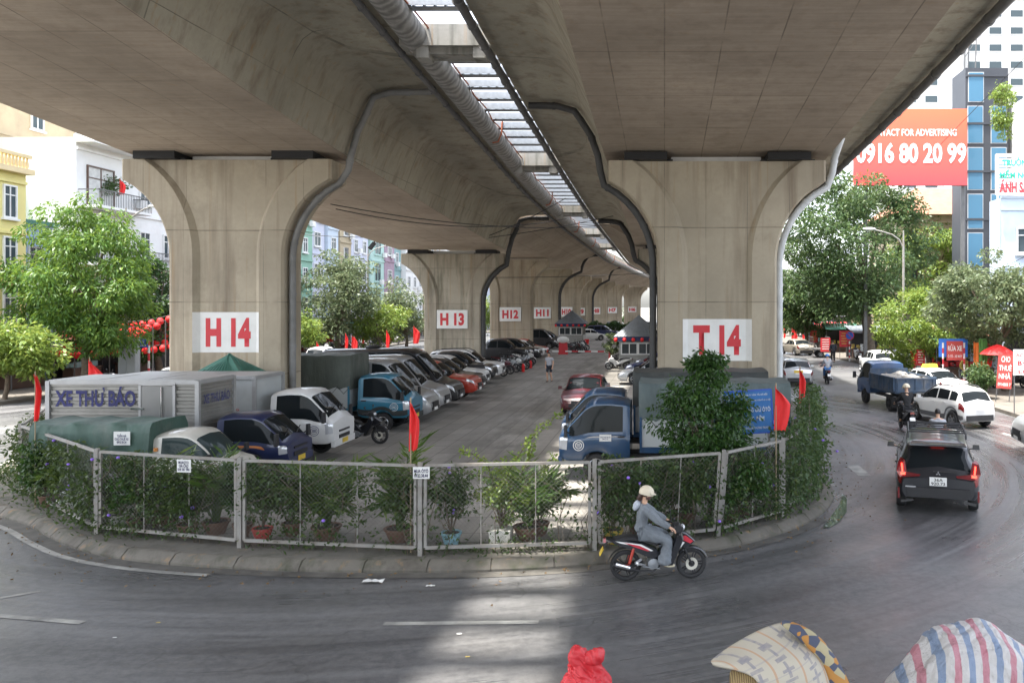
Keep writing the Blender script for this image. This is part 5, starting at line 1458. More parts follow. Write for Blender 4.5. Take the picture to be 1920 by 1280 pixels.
# parked motorbikes: one prototype per colour, then copies
random.seed(11)
protos = []
for nm, c in (('black', BLACK), ('dark red', MAROON), ('grey', GREYP), ('white', WHITE)): protos.append((nm, c, []))
def parked(i, loc, rz, label, group):
    nm, c, made = protos[i % 4]
    if not made:
        o = motorbike(label, c, loc, rz, group, detail=False, lean=-7); made.append(o)
    else:
        o = copy_tree(made[0]); o.location = loc; o.rotation_euler = (R(-7), 0, rz); o['label'] = label; o['group'] = group
    return o
WHERE = lambda i: protos[i % 4][0]
g = gnd(655, 842, LOTZ)
motorbike('dark motorbike squeezed between the white truck and the teal truck', BLACK, (g.x - .62, 26.6, LOTZ), R(-4), detail=True)
bx_ = [(940, 706), (952, 702), (963, 699), (973, 697), (982, 693), (990, 689), (996, 684), (944, 694), (960, 690)]
for i, (px, py) in enumerate(bx_):
    g = gnd(px, py, LOTZ)
    parked(i + (i > 4), (g.x - 1.1, g.y + .25, LOTZ), R(random.uniform(-18, 8)), '%s motorbike in the row of bikes before pier H 12' % WHERE(i + (i > 4)), 'motorbikes parked in the car park')
for i in range(5):
    parked(i, (-9.2 + .1 * i, 76.5 + i * 1.0, LOTZ), R(random.uniform(-15, 10)), '%s motorbike in the far row past the red sedan' % WHERE(i), 'far motorbikes past the white hatchback')
for i, (px, y) in enumerate(((1243 - 8, 118), (1253 - 8, 118.4))):
    p = at(px - 118 + (0 if i == 0 else 4), 0, y) if False else at(1118 + i * 8, 0, y)
    parked(0, (p.x, y, LOTZ), R(-80), 'black scooter in front of the white covered heap far down the lot', 'scooters by the covered heap')
for i in range(3):
    parked((3, 0, 2)[i], (-2.6 + .15 * i, 57.0 + i * .9, LOTZ), R(180 + random.uniform(-15, 15)), '%s motorbike parked beside the guard booth' % WHERE((3, 0, 2)[i]), 'motorbikes by the guard booth')
for i in range(16):
    y = 58 + i * 2.5 + random.uniform(-.4, .4)
    parked(i, (-32.0 + random.uniform(-.3, .3), y, .15), R(random.uniform(-30, 10)), '%s motorbike parked on the left pavement under the trees' % WHERE(i), 'motorbikes on the left pavement')
for i in range(12):
    x, y = ((15.5 + .75 * i, 44.5 + .2 * math.sin(i * 2)) if i < 6 else (15.6 + (i - 6) * .8, 66 + .3 * math.sin(i)))
    parked(i + 1, (x, y, .15), R(random.uniform(70, 115)), '%s motorbike parked on the %s' % (WHERE(i + 1), 'right pavement by the car wash sign' if i < 6 else 'corner pavement behind the round road signs'), 'motorbikes on the right pavement' if i < 6 else 'motorbikes at the street corner')
g = gnd(190, 738, .15)
motorbike('white and black motorbike parked at the left kerb behind the flags', WHITE, (g.x - .6, g.y, .15), R(10), detail=False, lean=-7)

# ================================================================ BUILDINGS
M('wall_yellow', (.66, .58, .24), .8, 0, .06, .6, dirt=.2, dcol=(.4, .33, .15)); M('wall_white', (.68, .68, .67), .8, 0, .05, .5, dirt=.25, dcol=(.42, .41, .39)); M('wall_lilac', (.52, .54, .64), .8, 0, .06, .5, dirt=.25, dcol=(.35, .35, .37))
M('wall_mint', (.38, .54, .5), .8, 0, .06, .5, dirt=.2, dcol=(.25, .33, .3)); M('wall_green', (.24, .42, .33), .8, 0, .06, .5, dirt=.25); M('wall_purple', (.32, .23, .29), .8, 0, .08, .5, dirt=.25); M('wall_tan', (.42, .35, .24), .85, 0, .1, .5, dirt=.4)
M('wall_blue', (.28, .38, .55), .8, 0, .06, .5, dirt=.25); M('wall_grey', (.38, .4, .42), .85, 0, .08, .5, dirt=.35); M('wall_teal', (.22, .35, .36), .8, 0, .08, .5, dirt=.3); M('wall_dark', (.035, .039, .048), .5, 0, .08, .6); M('wall_pale_blue', (.5, .58, .68), .8, 0, .05, .5, dirt=.25)
M('trim_cream', (.62, .5, .3), .8, 0, .06, 2); M('frame_white', (.66, .66, .65), .5, 0, .05, 3); M('frame_brown', (.09, .05, .035), .5, 0, .1, 3); M('shop_dark', (.03, .03, .033), .5, 0, .3, 1.2); M('roof_tile', (.3, .13, .08), .8, 0, .2, 2, bump=.4)
M('roof_green', (.05, .16, .12), .55, .2, .1, 2); M('corr_tan', (.42, .34, .22), .6, .2, .12, .5, dirt=.35); M('roof_grey', (.2, .22, .24), .5, .3, .15, 2, dirt=.3); M('rail_metal', (.1, .1, .1), .5); M('glass_dim', (.05, .06, .065), .1); M('curtain', (.5, .5, .48), .8)
glassm('window_glass', (.06, .08, .09))
def facade_frame(face, x0, x1, y0, y1):
    """origin, along, outward for a wall of the block"""
    if face == 'E': return Vector((x1, y0, 0)), Vector((0, 1, 0)), Vector((1, 0, 0)), y1 - y0
    if face == 'W': return Vector((x0, y1, 0)), Vector((0, -1, 0)), Vector((-1, 0, 0)), y1 - y0
    return Vector((x0, y0, 0)), Vector((1, 0, 0)), Vector((0, -1, 0)), x1 - x0
def slab_on(mb, o, u, n, a, b, z0, z1, d0, d1):
    P = lambda s, z, d: o + u * s + n * d + Vector((0, 0, z))
    return mb.add([P(a, z0, d0), P(b, z0, d0), P(b, z1, d0), P(a, z1, d0), P(a, z0, d1), P(b, z0, d1), P(b, z1, d1), P(a, z1, d1)], [(0, 1, 2, 3), (4, 7, 6, 5), (0, 4, 5, 1), (1, 5, 6, 2), (2, 6, 7, 3), (3, 7, 4, 0)])
def window(root, o, u, n, a, b, z0, z1, frame='frame_white', pane='window_glass', grille=False, sill=True):
    f = MB(); e = .09
    for s0, s1, q0, q1 in ((a, a + e, z0, z1), (b - e, b, z0, z1), (a + e, b - e, z0, z0 + e), (a + e, b - e, z1 - e, z1)): slab_on(f, o, u, n, s0, s1, q0, q1, .0, .1)
    m_ = (a + b) / 2; slab_on(f, o, u, n, m_ - .03, m_ + .03, z0 + e, z1 - e, .0, .08)
    if z1 - z0 > 1.3: slab_on(f, o, u, n, a + e, b - e, lerp(z0, z1, .7) - .03, lerp(z0, z1, .7) + .03, .0, .07)
    if sill: slab_on(f, o, u, n, a - .1, b + .1, z0 - .12, z0 - .01, .0, .18)
    w = f.build('window', G[frame], root)
    slab_on(MB(), o, u, n, a + e, b - e, z0 + e, z1 - e, .01, .035).build('pane', G[pane], w)
    if grille:
        g = MB()
        for k in range(8): s_ = lerp(a, b, (k + .5) / 8); slab_on(g, o, u, n, s_ - .012, s_ + .012, z0, z1, .16, .18)
        for z in (z0, (z0 + z1) / 2, z1): slab_on(g, o, u, n, a, b, z - .015, z + .015, .155, .185)
        g.build('grille', G['rail_metal'], w)
    return w
def balcony(root, o, u, n, a, b, z, depth=.9, mat='wall_white', rail='rail_metal'):
    f = slab_on(MB(), o, u, n, a, b, z - .16, z, -.02, depth).build('balcony', G[mat], root)
    r = MB()
    slab_on(r, o, u, n, a, b, z + .92, z + .98, depth - .06, depth)
    for k in range(int((b - a) / .16) + 1): s_ = min(b - .02, a + k * .16); slab_on(r, o, u, n, s_, s_ + .025, z, z + .92, depth - .045, depth - .02)
    for s_ in (a, b - .05): slab_on(r, o, u, n, s_, s_ + .05, z + .9, z + .96, 0, depth)
    r.build('railing', G[rail], f)
    return f
def house(label, x0, x1, y0, y1, h, wall, face, floors=4, cols=2, frame='frame_white', ww=1.1, wh=1.5, shop=True, roof=None, bal=(), grille=False, cat='house', name='town_house', base=.15, skip=(), parapet=True):
    root = thing(name, label, cat, ((x0 + x1) / 2, (y0 + y1) / 2, base))
    root_l = root.location.copy()
    sub = lambda mb, nm, mt, par=None: mb.build(nm, G[mt] if isinstance(mt, str) else mt, par or root, M=None)
    off_ = Vector((-root_l.x, -root_l.y, -base))
    mb = MB().box(((x0 + x1) / 2 + off_.x, (y0 + y1) / 2 + off_.y, h / 2), (x1 - x0, y1 - y0, h))
    w = sub(mb, 'wall', wall)
    o, u, n, Wd = facade_frame(face, x0, x1, y0, y1); o = o + Vector((off_.x, off_.y, 0))
    fh = (h - .6) / floors
    for k in range(1, floors + 1): slab_on(MB(), o, u, n, .02, Wd - .02, k * fh - .1, k * fh + .06, .0, .12).build('cornice', G[wall], root)
    if parapet: slab_on(MB(), o, u, n, .01, Wd - .01, h - .01, h + .12, -.12, .16).build('coping', G[wall], root)
    for k in range(1 if shop else 0, floors):
        for c in range(cols):
            if (k, c) in skip: continue
            s_ = Wd * (c + .5) / cols; z0 = k * fh + .75
            if (k, c) in bal: window(root, o, u, n, s_ - ww * .65, s_ + ww * .65, k * fh + .08, k * fh + 2.3, frame, sill=False)
            else: window(root, o, u, n, s_ - ww / 2, s_ + ww / 2, z0, min(z0 + wh, (k + 1) * fh - .25), frame, grille=grille)
    for k in {b[0] for b in bal}: balcony(root, o, u, n, .3, Wd - .3, k * fh + .06, .9, wall)
    for k in range(1, floors):
        if random.random() < .55:
            s_ = Wd * random.uniform(.06, .9); z_ = k * fh + random.uniform(.3, .7)
            ac = MB(); slab_on(ac, o, u, n, s_, s_ + .75, z_, z_ + .55, .12, .45); slab_on(ac, o, u, n, s_ + .1, s_ + .5, z_ + .08, z_ + .46, .44, .46); ac.build('air_conditioner', G['frame_white'], root)
    if shop:
        s_ = slab_on(MB(), o, u, n, .25, Wd - .25, .05, fh - .5, .0, .05).build('shopfront', G['shop_dark'], root)
        aw = MB(); slab_on(aw, o, u, n, .1, Wd - .1, fh - .45, fh - .38, .02, 1.3); aw.build('awning', G[random.choice(('roof_green', 'roof_grey', 'wall_blue', 'roof_tile'))], root)
    if roof: slab_on(MB(), o, u, n, -.2, Wd + .2, h + .1, h + .35, -(x1 - x0) * .98, .3).build('roof', G[roof], root)
    return root, o, u, n, fh
random.seed(3)
# left side of the street, facades looking east
r, o, u, n, fh = house('yellow house with a cream balustrade at the left edge', -47, -36, 39.5, 46.6, 11.9, 'wall_yellow', 'E', 4, 3, ww=.95, wh=1.9, shop=True)
bl = MB()
for k in range(28): s_ = .15 + k * .25; bl.lathe([(.05, 0), (.09, .15), (.09, .35), (.05, .5), (.06, .62)], tuple(o + u * s_ + n * .22 + Vector((0, 0, 12.05))), 8, caps=False)
slab_on(bl, o, u, n, 0, 7.1, 12.67, 12.85, .1, .38); slab_on(bl, o, u, n, -.1, 7.2, 11.75, 12.05, .0, .45)
bl.build('balustrade', G['trim_cream'], r)
b2 = MB().box((-6.5 + 4, -1.2, 14.2), (7.0, 4.4, 4.6)).box((-2.3, -1.2, 16.6), (8.4, 5.4, .3)); b2.build('upper_storey', G['wall_yellow'], r)
house('small blue walled annex with a green tin roof beside the yellow house', -45, -36.6, 46.7, 49.4, 9.0, 'wall_blue', 'E', 3, 1, shop=False, roof='roof_green', grille=True)
r, o, u, n, fh = house('white corner house with a planted balcony and wooden door', -48, -35.6, 50, 60.5, 14.6, 'wall_white', 'E', 4, 4, frame='frame_white', ww=1.15, wh=1.7, bal=((2, 0), (2, 1)), skip=((3, 0), (3, 1)))
s3 = u * 0
window(r, o, u, n, .9, 3.4, 3 * fh + .1, 3 * fh + 2.6, 'frame_brown', 'curtain', sill=False)
bb = balcony(r, o, u, n, .2, 5.4, 3 * fh + .06, 1.3, 'wall_white')
slab_on(MB(), o, u, n, -.2, 10.6, 14.3, 14.75, .0, 1.2).build('eave', G['wall_white'], r)
house('tall block with tan corrugated cladding above the white corner house', -62, -41, 48, 64, 19.5, 'corr_tan', 'E', 5, 4, frame='frame_white', shop=False)
for y0, y1, h, wl, fl, cols, lab, kw in (
    (61, 66, 15, 'wall_lilac', 4, 2, 'pale lilac house behind pier H 14, first past the white corner house', {}),
    (66.2, 70.6, 14, 'wall_tan', 4, 1, 'tan house behind pier H 14', {}), (70.8, 76, 16, 'wall_white', 5, 2, 'tall white house just behind pier H 14', {}), (76.2, 80.4, 15, 'wall_blue', 4, 2, 'blue house behind the shaft of pier H 14', {}),
    (80.6, 84.2, 15.5, 'wall_green', 5, 1, 'green house at the right flank of pier H 14', {}), (84.4, 88.2, 17, 'wall_lilac', 5, 1, 'narrow lilac house next to the green one', dict(ww=1.6)), (88.4, 91.2, 16.5, 'wall_pale_blue', 5, 1, 'narrow pale blue house in the far row', dict(ww=1.3)),
    (91.4, 94.6, 15, 'wall_tan', 5, 1, 'shabby tan house with window grilles in the far row', dict(grille=True)), (94.8, 100.2, 17, 'wall_lilac', 5, 2, 'wide grey lilac house left of the mint one', {}), (100.4, 105.2, 17.2, 'wall_mint', 5, 1, 'mint green house with tall dark windows', dict(ww=2.2, wh=2.4, frame='wall_mint')),
    (105.4, 109.3, 17.5, 'wall_purple', 5, 1, 'narrow purple house next to the mint green one', dict(ww=1.5)), (109.5, 113, 16, 'wall_teal', 5, 1, 'grey teal house by the left flank of pier H 13', {}), (113.2, 121, 13, 'wall_white', 4, 3, 'low white house seen under the flare of pier H 13', {}),
    (121.2, 130, 15, 'wall_tan', 4, 3, 'tan house hidden behind pier H 13', {}), (130.2, 142, 14, 'wall_white', 4, 4, 'white block past pier H 13', {}), (142.2, 156, 16, 'wall_mint', 5, 4, 'mint block far down the left side', {}), (156.2, 172, 14, 'wall_lilac', 4, 5, 'lilac block far down the left side', {}), (172.2, 195, 17, 'wall_white', 5, 6, 'white block at the far end of the left side', {})):
    xo_ = off((y0 + y1) / 2)
    house(lab, -46 + xo_, -36 + random.uniform(-.3, .3) + xo_, y0, y1, h, wl, 'E', fl, cols, **kw)
# right side
r, o, u, n, fh = house('narrow dark grey tower with tall blue glass panels', 23.3, 26.6, 64, 67, 22.8, 'wall_dark', 'S', 6, 1, shop=False, skip=tuple((k, 0) for k in range(6)), cat='tower', name='office_tower', parapet=False)
for a, b, z0, z1 in ((.25, 1.35, 20.2, 22.4), (.2, 1.3, 17.0, 19.8), (.2, 1.3, 13.4, 16.6), (.2, 1.3, 10.4, 13.0), (.2, 1.3, 7.2, 10.0), (.2, 1.3, 4.0, 6.8), (2.0, 3.1, 17.0, 19.8), (2.0, 3.1, 13.4, 16.6), (2.0, 3.1, 10.4, 13.0)):
    w_ = slab_on(MB(), o, u, n, a - .06, b + .06, z0 - .06, z1 + .06, .0, .05).build('window', G['frame_white'] if False else G['wall_grey'], r); slab_on(MB(), o, u, n, a, b, z0, z1, .02, .07).build('pane', G['blue_glass'], w_)
mast = MB()
for x, y in ((-1.2, 0), (-.8, .3), (-.4, -.2)): mast.bar((x, y, 22.8), (x + .1, y, 26.4), .08, .08)
mast.bar((-1.2, 0, 24), (-.4, 0, 25.2), .05, .05); mast.build('mast', G['rail_metal'], r)
r, o, u, n, fh = house('white house with a roof terrace and hanging plants, right of the dark tower', 27.0, 38, 61, 70, 20.0, 'wall_white', 'S', 6, 3, shop=False, grille=True)
MB().box((-2, -3.5, 22.3), (4.5, 3, .18)).box((-4, -4.6, 21.2), (.15, .15, 2.2)).box((0, -4.6, 21.2), (.15, .15, 2.2)).build('pergola', G['roof_grey'], r)
r, o, u, n, fh = house('pale blue house front behind the kindergarten sign', 19.35, 28, 47.6, 49.2, 10.6, 'wall_pale_blue', 'S', 3, 3, frame='frame_white', bal=((1, 0),))
house('white shop house at the right edge behind the grey leafed tree', 20.4, 29, 30, 44, 9.5, 'wall_white', 'W', 3, 4)
r, o, u, n, fh = house('brown roofed house below the red billboard', 20.8, 31, 74, 84, 12.5, 'wall_tan', 'S', 4, 4, frame='frame_brown')
rf = MB().add([(-6, -5.8, 12.5), (6, -5.8, 12.5), (6, 5.8, 12.5), (-6, 5.8, 12.5), (-2, 0, 15.6), (2, 0, 15.6)], [(0, 1, 5, 4), (1, 2, 5), (2, 3, 4, 5), (3, 0, 4), (3, 2, 1, 0)])
rf.build('roof', G['roof_tile'], r)
house('low shop building behind the big corner tree', 19.5, 33, 86, 100, 8, 'wall_tan', 'W', 2, 4)
house('grey shop house farther along the right side of the street', 19.5 + off(110), 32, 102, 118, 10, 'wall_grey', 'W', 3, 4)
house('white shop house far along the right side of the street', 22 + off(130), 36, 120, 140, 12, 'wall_white', 'W', 4, 5)
house('block closing the far right end of the street', 24 + off(160), 44, 142, 170, 14, 'wall_lilac', 'W', 4, 6)
# high-rise far behind
hr = thing('apartment_tower', 'huge pale apartment tower far behind the billboard', 'tower', (62, 165, 0))
M('tower_wall', (.45, .45, .44), .8, 0, .05, .3)
MB().box((0, 0, 42), (36, 20, 84)).build('wall', G['tower_wall'], hr)
for k in range(2):
    MB().box((-8 + 16 * k, -10.6, 42), (3.0, 1.2, 84)).build('bay', G['wall_white'], hr)
cnt = 0
for fl in range(7, 24):
    for c in range(9):
        x = -16 + c * 4
        if c in (2, 6): continue
        wb = MB().box((x, -10.04, fl * 3.2 + 1.6), (2.6, .1, 1.5)); w_ = wb.build('window', G['frame_white'], hr)
        MB().box((x, -10.1, fl * 3.2 + 1.6), (2.3, .05, 1.25)).build('pane', G['window_glass'], w_)
# roofs over the wide ends of the side streets so that the horizon is closed
house('long low block closing the view behind the right houses', 45, 110, 100, 116, 18, 'wall_grey', 'S', 5, 12, shop=False)
house('long low block closing the view behind the left houses', -120, -64, 60, 80, 15, 'wall_grey', 'S', 4, 10, shop=False)

# billboard
bb = thing('billboard', 'large red billboard CONTACT FOR ADVERTISING above the trees', 'billboard', (0, 0, 0))
pa, pb = at(1600, 348, 62), at(1812, 205, 62)
bw, bh = pb.x - pa.x, pb.z - pa.z; bc = (pa + pb) / 2
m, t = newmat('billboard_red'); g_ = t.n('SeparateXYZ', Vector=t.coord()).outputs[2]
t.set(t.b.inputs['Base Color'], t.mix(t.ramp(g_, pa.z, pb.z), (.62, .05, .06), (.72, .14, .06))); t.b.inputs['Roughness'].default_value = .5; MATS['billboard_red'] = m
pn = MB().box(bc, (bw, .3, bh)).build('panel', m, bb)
lettering('CONTACT FOR ADVERTISING', G['white_paint'], pn, bc + Vector((.1, -.17, bh * .19)), (1, 0, -.0), (0, 0, 1), bw * .79, bh * .09, .02)
lettering('0916 80 20 99', G['white_paint'], pn, bc + Vector((.05, -.17, -bh * .08)), (1, 0, 0), (0, 0, 1), bw * .97, bh * .27, .035)
f = MB()
for k in range(2): x = lerp(pa.x + 1.0, pb.x - .15, k); f.bar((x, 62.4, .1), (x, 62.4, pb.z), .25, .25)
f.build('frame', G['rail_metal'], bb)
# kindergarten sign
c0, c1 = at(1868, 365, 47.2), at(1945, 290, 47.2); cc = (c0 + c1) / 2; w, h = c1.x - c0.x, c1.z - c0.z
ks_ = thing('shop_sign', 'slatted white sign with green and red letters on the pale blue house', 'sign', cc)
sl = MB()
for k in range(12): sl.box((0, 0, -h / 2 + h * (k + .5) / 12), (w, .05, h / 18))
for x in (-w / 2, w / 2): sl.bar((x, 0, -h / 2), (x, 0, h / 2), .1, .1)
for z in (-h / 2, h / 2): sl.bar((-w / 2, 0, z), (w / 2, 0, z), .1, .1)
sl.bar((-w / 2 + .2, .3, -h / 2 - 2.5), (-w / 2 + .2, .3, h / 2), .08, .08).bar((w / 2 - .2, .3, -h / 2 - 2.5), (w / 2 - .2, .3, h / 2), .08, .08)
sl.build('panel', G['frame_white'], ks_)
gg = M('ink_green', (.02, .4, .24), .6)
lettering('TRƯỜNG', gg, ks_, (0, -.03, h * .32), (1, 0, 0), (0, 0, 1), w * .72, h * .22, .04)
lettering('MẦM NON', gg, ks_, (0, -.03, h * .02), (1, 0, 0), (0, 0, 1), w * .84, h * .24, .04)
lettering('ÁNH SAO', G['sign_red'], ks_, (0, -.03, -h * .29), (1, 0, 0), (0, 0, 1), w * .86, h * .34, .05)

# ================================================================ STREET FURNITURE AND SIGNS
def striped_pole(mb_r, mb_w, x, y, z0, z1, r=.045, n=8):
    for k in range(n):
        (mb_r if k % 2 else mb_w).tube([(x, y, lerp(z0, z1, k / n)), (x, y, lerp(z0, z1, (k + 1) / n))], r, 8)
def road_sign(label, px, py, rpx, y, face, ring, kind):
    c = at(px, py, y); r = rpx / F_PX * y
    root = thing('road_sign', label, 'road sign', (c.x, y, .15))
    z = c.z - .15
    a, b = MB(), MB(); striped_pole(a, b, 0, .05, 0, z - r * .6, .055); a.build('pole', G['sign_red'], root); b.build('pole_band', G['white_paint'], root)
    MB().lathe([(.001, -.012), (r, -.012), (r, .012), (.001, .012)], (0, 0, z), 28, 'y', False).build('plate', G[ring], root)
    MB().lathe([(.001, -.02), (r * .82, -.02), (r * .82, -.013)], (0, 0, z), 28, 'y', False).build('face', G[face], root)
    s_ = MB()
    if kind == 'park': s_.bar((-r * .55, -.024, z + r * .55), (r * .55, -.024, z - r * .55), r * .16, .006, up=(0, 1, 0))
    else:
        s_.bar((-r * .3, -.024, z + r * .2), (r * .25, -.024, z + r * .2), r * .16, .006, up=(0, 1, 0)); s_.bar((r * .2, -.024, z + r * .2), (r * .2, -.024, z - r * .45), r * .16, .006, up=(0, 1, 0))
    s_.build('symbol', G['sign_red'] if kind == 'park' else G['rail_metal'], root)
    return root
M('sign_blue', (.03, .1, .5), .5)
road_sign('round blue no parking sign with a red ring on a striped pole', 1593, 629, 8.5, 66, 'sign_blue', 'sign_red', 'park')
o = road_sign('round red ringed white road sign with a turn mark, beside the big trunk', 1627, 622, 8, 68, 'white_paint', 'sign_red', 'turn')
c = at(1624, 652, 67.8); MB().box((c.x - o.location.x, -.2, c.z - .15), (.95, .03, .62)).build('paper_notice', G['white_paint'], o)
# blue car-park sign
c = at(1404, 772, 18.6); w, h = 88 / F_PX * 18.6, 80 / F_PX * 18.6
bs = thing('car_park_sign', 'blue car park sign board with white letters behind the leafy tree', 'sign', c); bs.rotation_euler = (0, R(-3.5), 0)
M('board_blue', (.035, .17, .45), .5, 0, .1, 3, dirt=.15); M('board_text', (.62, .66, .7), .6)
p_ = MB().box((0, 0, 0), (w, .03, h)).build('panel', G['board_blue'], bs)
f = MB()
for z in (-h / 2, h / 2): f.bar((-w / 2, -.012, z), (w / 2, -.012, z), .025, .03)
for x in (-w / 2, w / 2): f.bar((x, -.012, -h / 2), (x, -.012, h / 2), .025, .03)
f.build('frame', G['sign_blue'], bs)
MB().bar((w * .4, .03, -c.z + .2), (w * .4, .03, h / 2), .05, .05).bar((-w * .4, .03, -c.z + .2), (-w * .4, .03, h / 2), .05, .05).build('post', G['white_metal'], bs)
for body, z, ww, hh, x in (('TỔNG CÔNG TY VẬN TẢI HÀ NỘI', .40, .66, .075, .08), ('CÔNG TY TNHH MTV KHAI THÁC ĐIỂM ĐỖ XE HÀ NỘI', .27, .74, .06, .1), ('ĐIỂM TRÔNG GIỮ ÔTÔ', .07, .84, .15, .04), ('XE NGÀY, ĐÊM', -.16, .6, .15, .02), ('VŨ TÔNG PHAN - PHƯỜNG KHƯƠNG TRUNG', -.37, .8, .07, 0)):
    lettering(body, G['board_text'], p_, (x * w, -.018, z * h), (1, 0, 0), (0, 0, 1), ww * w, hh * h, .015)
cr = MB()
for k in range(20):
    a, b = 2 * math.pi * k / 20, 2 * math.pi * (k + 1) / 20
    for r0, r1 in ((.11, .125), (.07, .08)): cr.poly([(-.41 * w + math.cos(q) * rr, -.019, .3 * h + math.sin(q) * rr) for q, rr in ((a, r0), (a, r1), (b, r1), (b, r0))][::-1])
cr.box((-.41 * w, -.019, .3 * h + .01), (.1, .004, .02)).box((-.41 * w, -.019, .3 * h - .02), (.02, .004, .06))
cr.build('crest', G['board_text'], p_)
# RUA XE car wash sign
cw = thing('car_wash_sign', 'red RỬA XE car wash board with a blue board behind, on striped posts', 'sign', (at(1788, 0, 43).x, 43, .15))
a, b = MB(), MB()
for x in (-.55, .55): striped_pole(a, b, x, 0, 0, 2.5, .05, 9)
a.build('post', G['sign_red'], cw); b.build('post_band', G['white_paint'], cw)
zz = at(0, 652, 43).z - .15
MB().box((0, .06, zz), (1.5, .04, .95)).build('blue_board', M('board_blue2', (.03, .17, .62), .5), cw)
p_ = MB().box((.06, 0, zz - .15), (.84, .04, 1.0)).build('panel', M('board_red', (.5, .07, .06), .6, dirt=.2), cw)
lettering('RỬA XE', G['white_paint'], p_, (.06, -.022, zz + .02), (1, 0, 0), (0, 0, 1), .74, .36, .03)
lettering('Ô TÔ - XE MÁY', G['white_paint'], p_, (.06, -.022, zz - .42), (1, 0, 0), (0, 0, 1), .74, .17, .02)
def board(label, px0, py0, px1, py1, y, mat, txt, tm, name='banner', cat='banner', tilt=0.0, legs=True, rz=0.0):
    a, b = at(px0, py1, y), at(px1, py0, y); c = (a + b) / 2; w, h = b.x - a.x, b.z - a.z
    root = thing(name, label, cat, (c.x, y, .15)); root.rotation_euler = (0, R(tilt), rz)
    z = c.z - .15
    p = MB().box((0, 0, z), (w, .03, h)).build('panel', G[mat], root)
    if legs:
        for x in (-w * .45, w * .45): MB().bar((x, .03, 0), (x, .03, z + h / 2), .035, .035).build('post', G['rail_metal'], root)
    for body, zf, wf, hf in txt: lettering(body, G[tm], p, (0, -.018, z + zf * h), (1, 0, 0), (0, 0, 1), w * wf, h * hf, .025)
    return root
board('red banner CHO THUÊ NHÀ leaning beside the right pavement', 1866, 664, 1894, 728, 38, 'board_red', (('CHO', .36, .6, .18), ('THUÊ', .12, .84, .2), ('NHÀ', -.12, .8, .2), ('0914803 7', -.38, .86, .1)), 'white_paint', tilt=4)
board('white battery and tyre sign at the right edge, red letters', 1900, 655, 1946, 703, 34, 'white_paint', (('ẮC QUY', .3, .8, .2), ('BƠM', -.02, .66, .2), ('LỐP', -.33, .6, .2)), 'sign_red', name='tyre_sign', cat='sign')
for i, (px0, py0, px1, py1, y, lab) in enumerate(((1574, 620, 1591, 650, 69, 'red board with yellow lines left of the round blue sign'), (1519, 620, 1533, 642, 80, 'far red board above the cargo trike'), (1718, 655, 1734, 685, 50, 'red board with white lines under the bright leafed tree'))):
    c = board(lab, px0, py0, px1, py1, y, 'sign_red', (), 'white_paint')
    p = c.children[0]; h_ = (py1 - py0) / F_PX * y; w_ = (px1 - px0) / F_PX * y; zc = at(0, (py0 + py1) / 2, y).z - .15
    l_ = MB()
    for k in range(5): l_.box((0, -.018, zc + h_ * (.34 - k * .16)), (w_ * (.7 if k % 2 else .55), .006, h_ * .05))
    l_.build('text_lines', G['cloth_yellow'] if i < 2 else G['white_paint'], p)
# lamp posts
def lamp_post(label, px, y, pylamp, arm, zb=.15):
    b_ = at(px, 0, y); zt = at(0, pylamp, y).z
    root = thing('street_lamp', label, 'street lamp', (b_.x, y, zb)); s_ = 1 if arm > 0 else -1
    MB().tube([(0, 0, 0), (0, 0, zt - .9)], [.11, .07], 10).tube([(0, 0, zt - 1.3), (0, 0, zt - .15)], [.06, .04], 8).build('pole', G['white_metal'], root, 40)
    MB().tube([(0, 0, zt - 1.3), (s_ * .25, 0, zt - .75), (s_ * .7, 0, zt - .42), (arm * .75, 0, zt - .2), (arm, 0, zt - .1)], .045, 8).build('arm', G['white_metal'], root, 40)
    MB().ball((arm + s_ * .25, 0, zt - .05), (.42, .13, .09), 12, 6).build('lamp_head', G['frame_white'], root, 60)
lamp_post('white street lamp in front of the big right tree', 1694, 52, 432, -1.9)
lamp_post('white street lamp over the left trees near pier H 13', 690, 84, 462, 1.9)
lamp_post('white street lamp peeking behind the left flare of pier H 14', 236, 47, 390, 1.4)
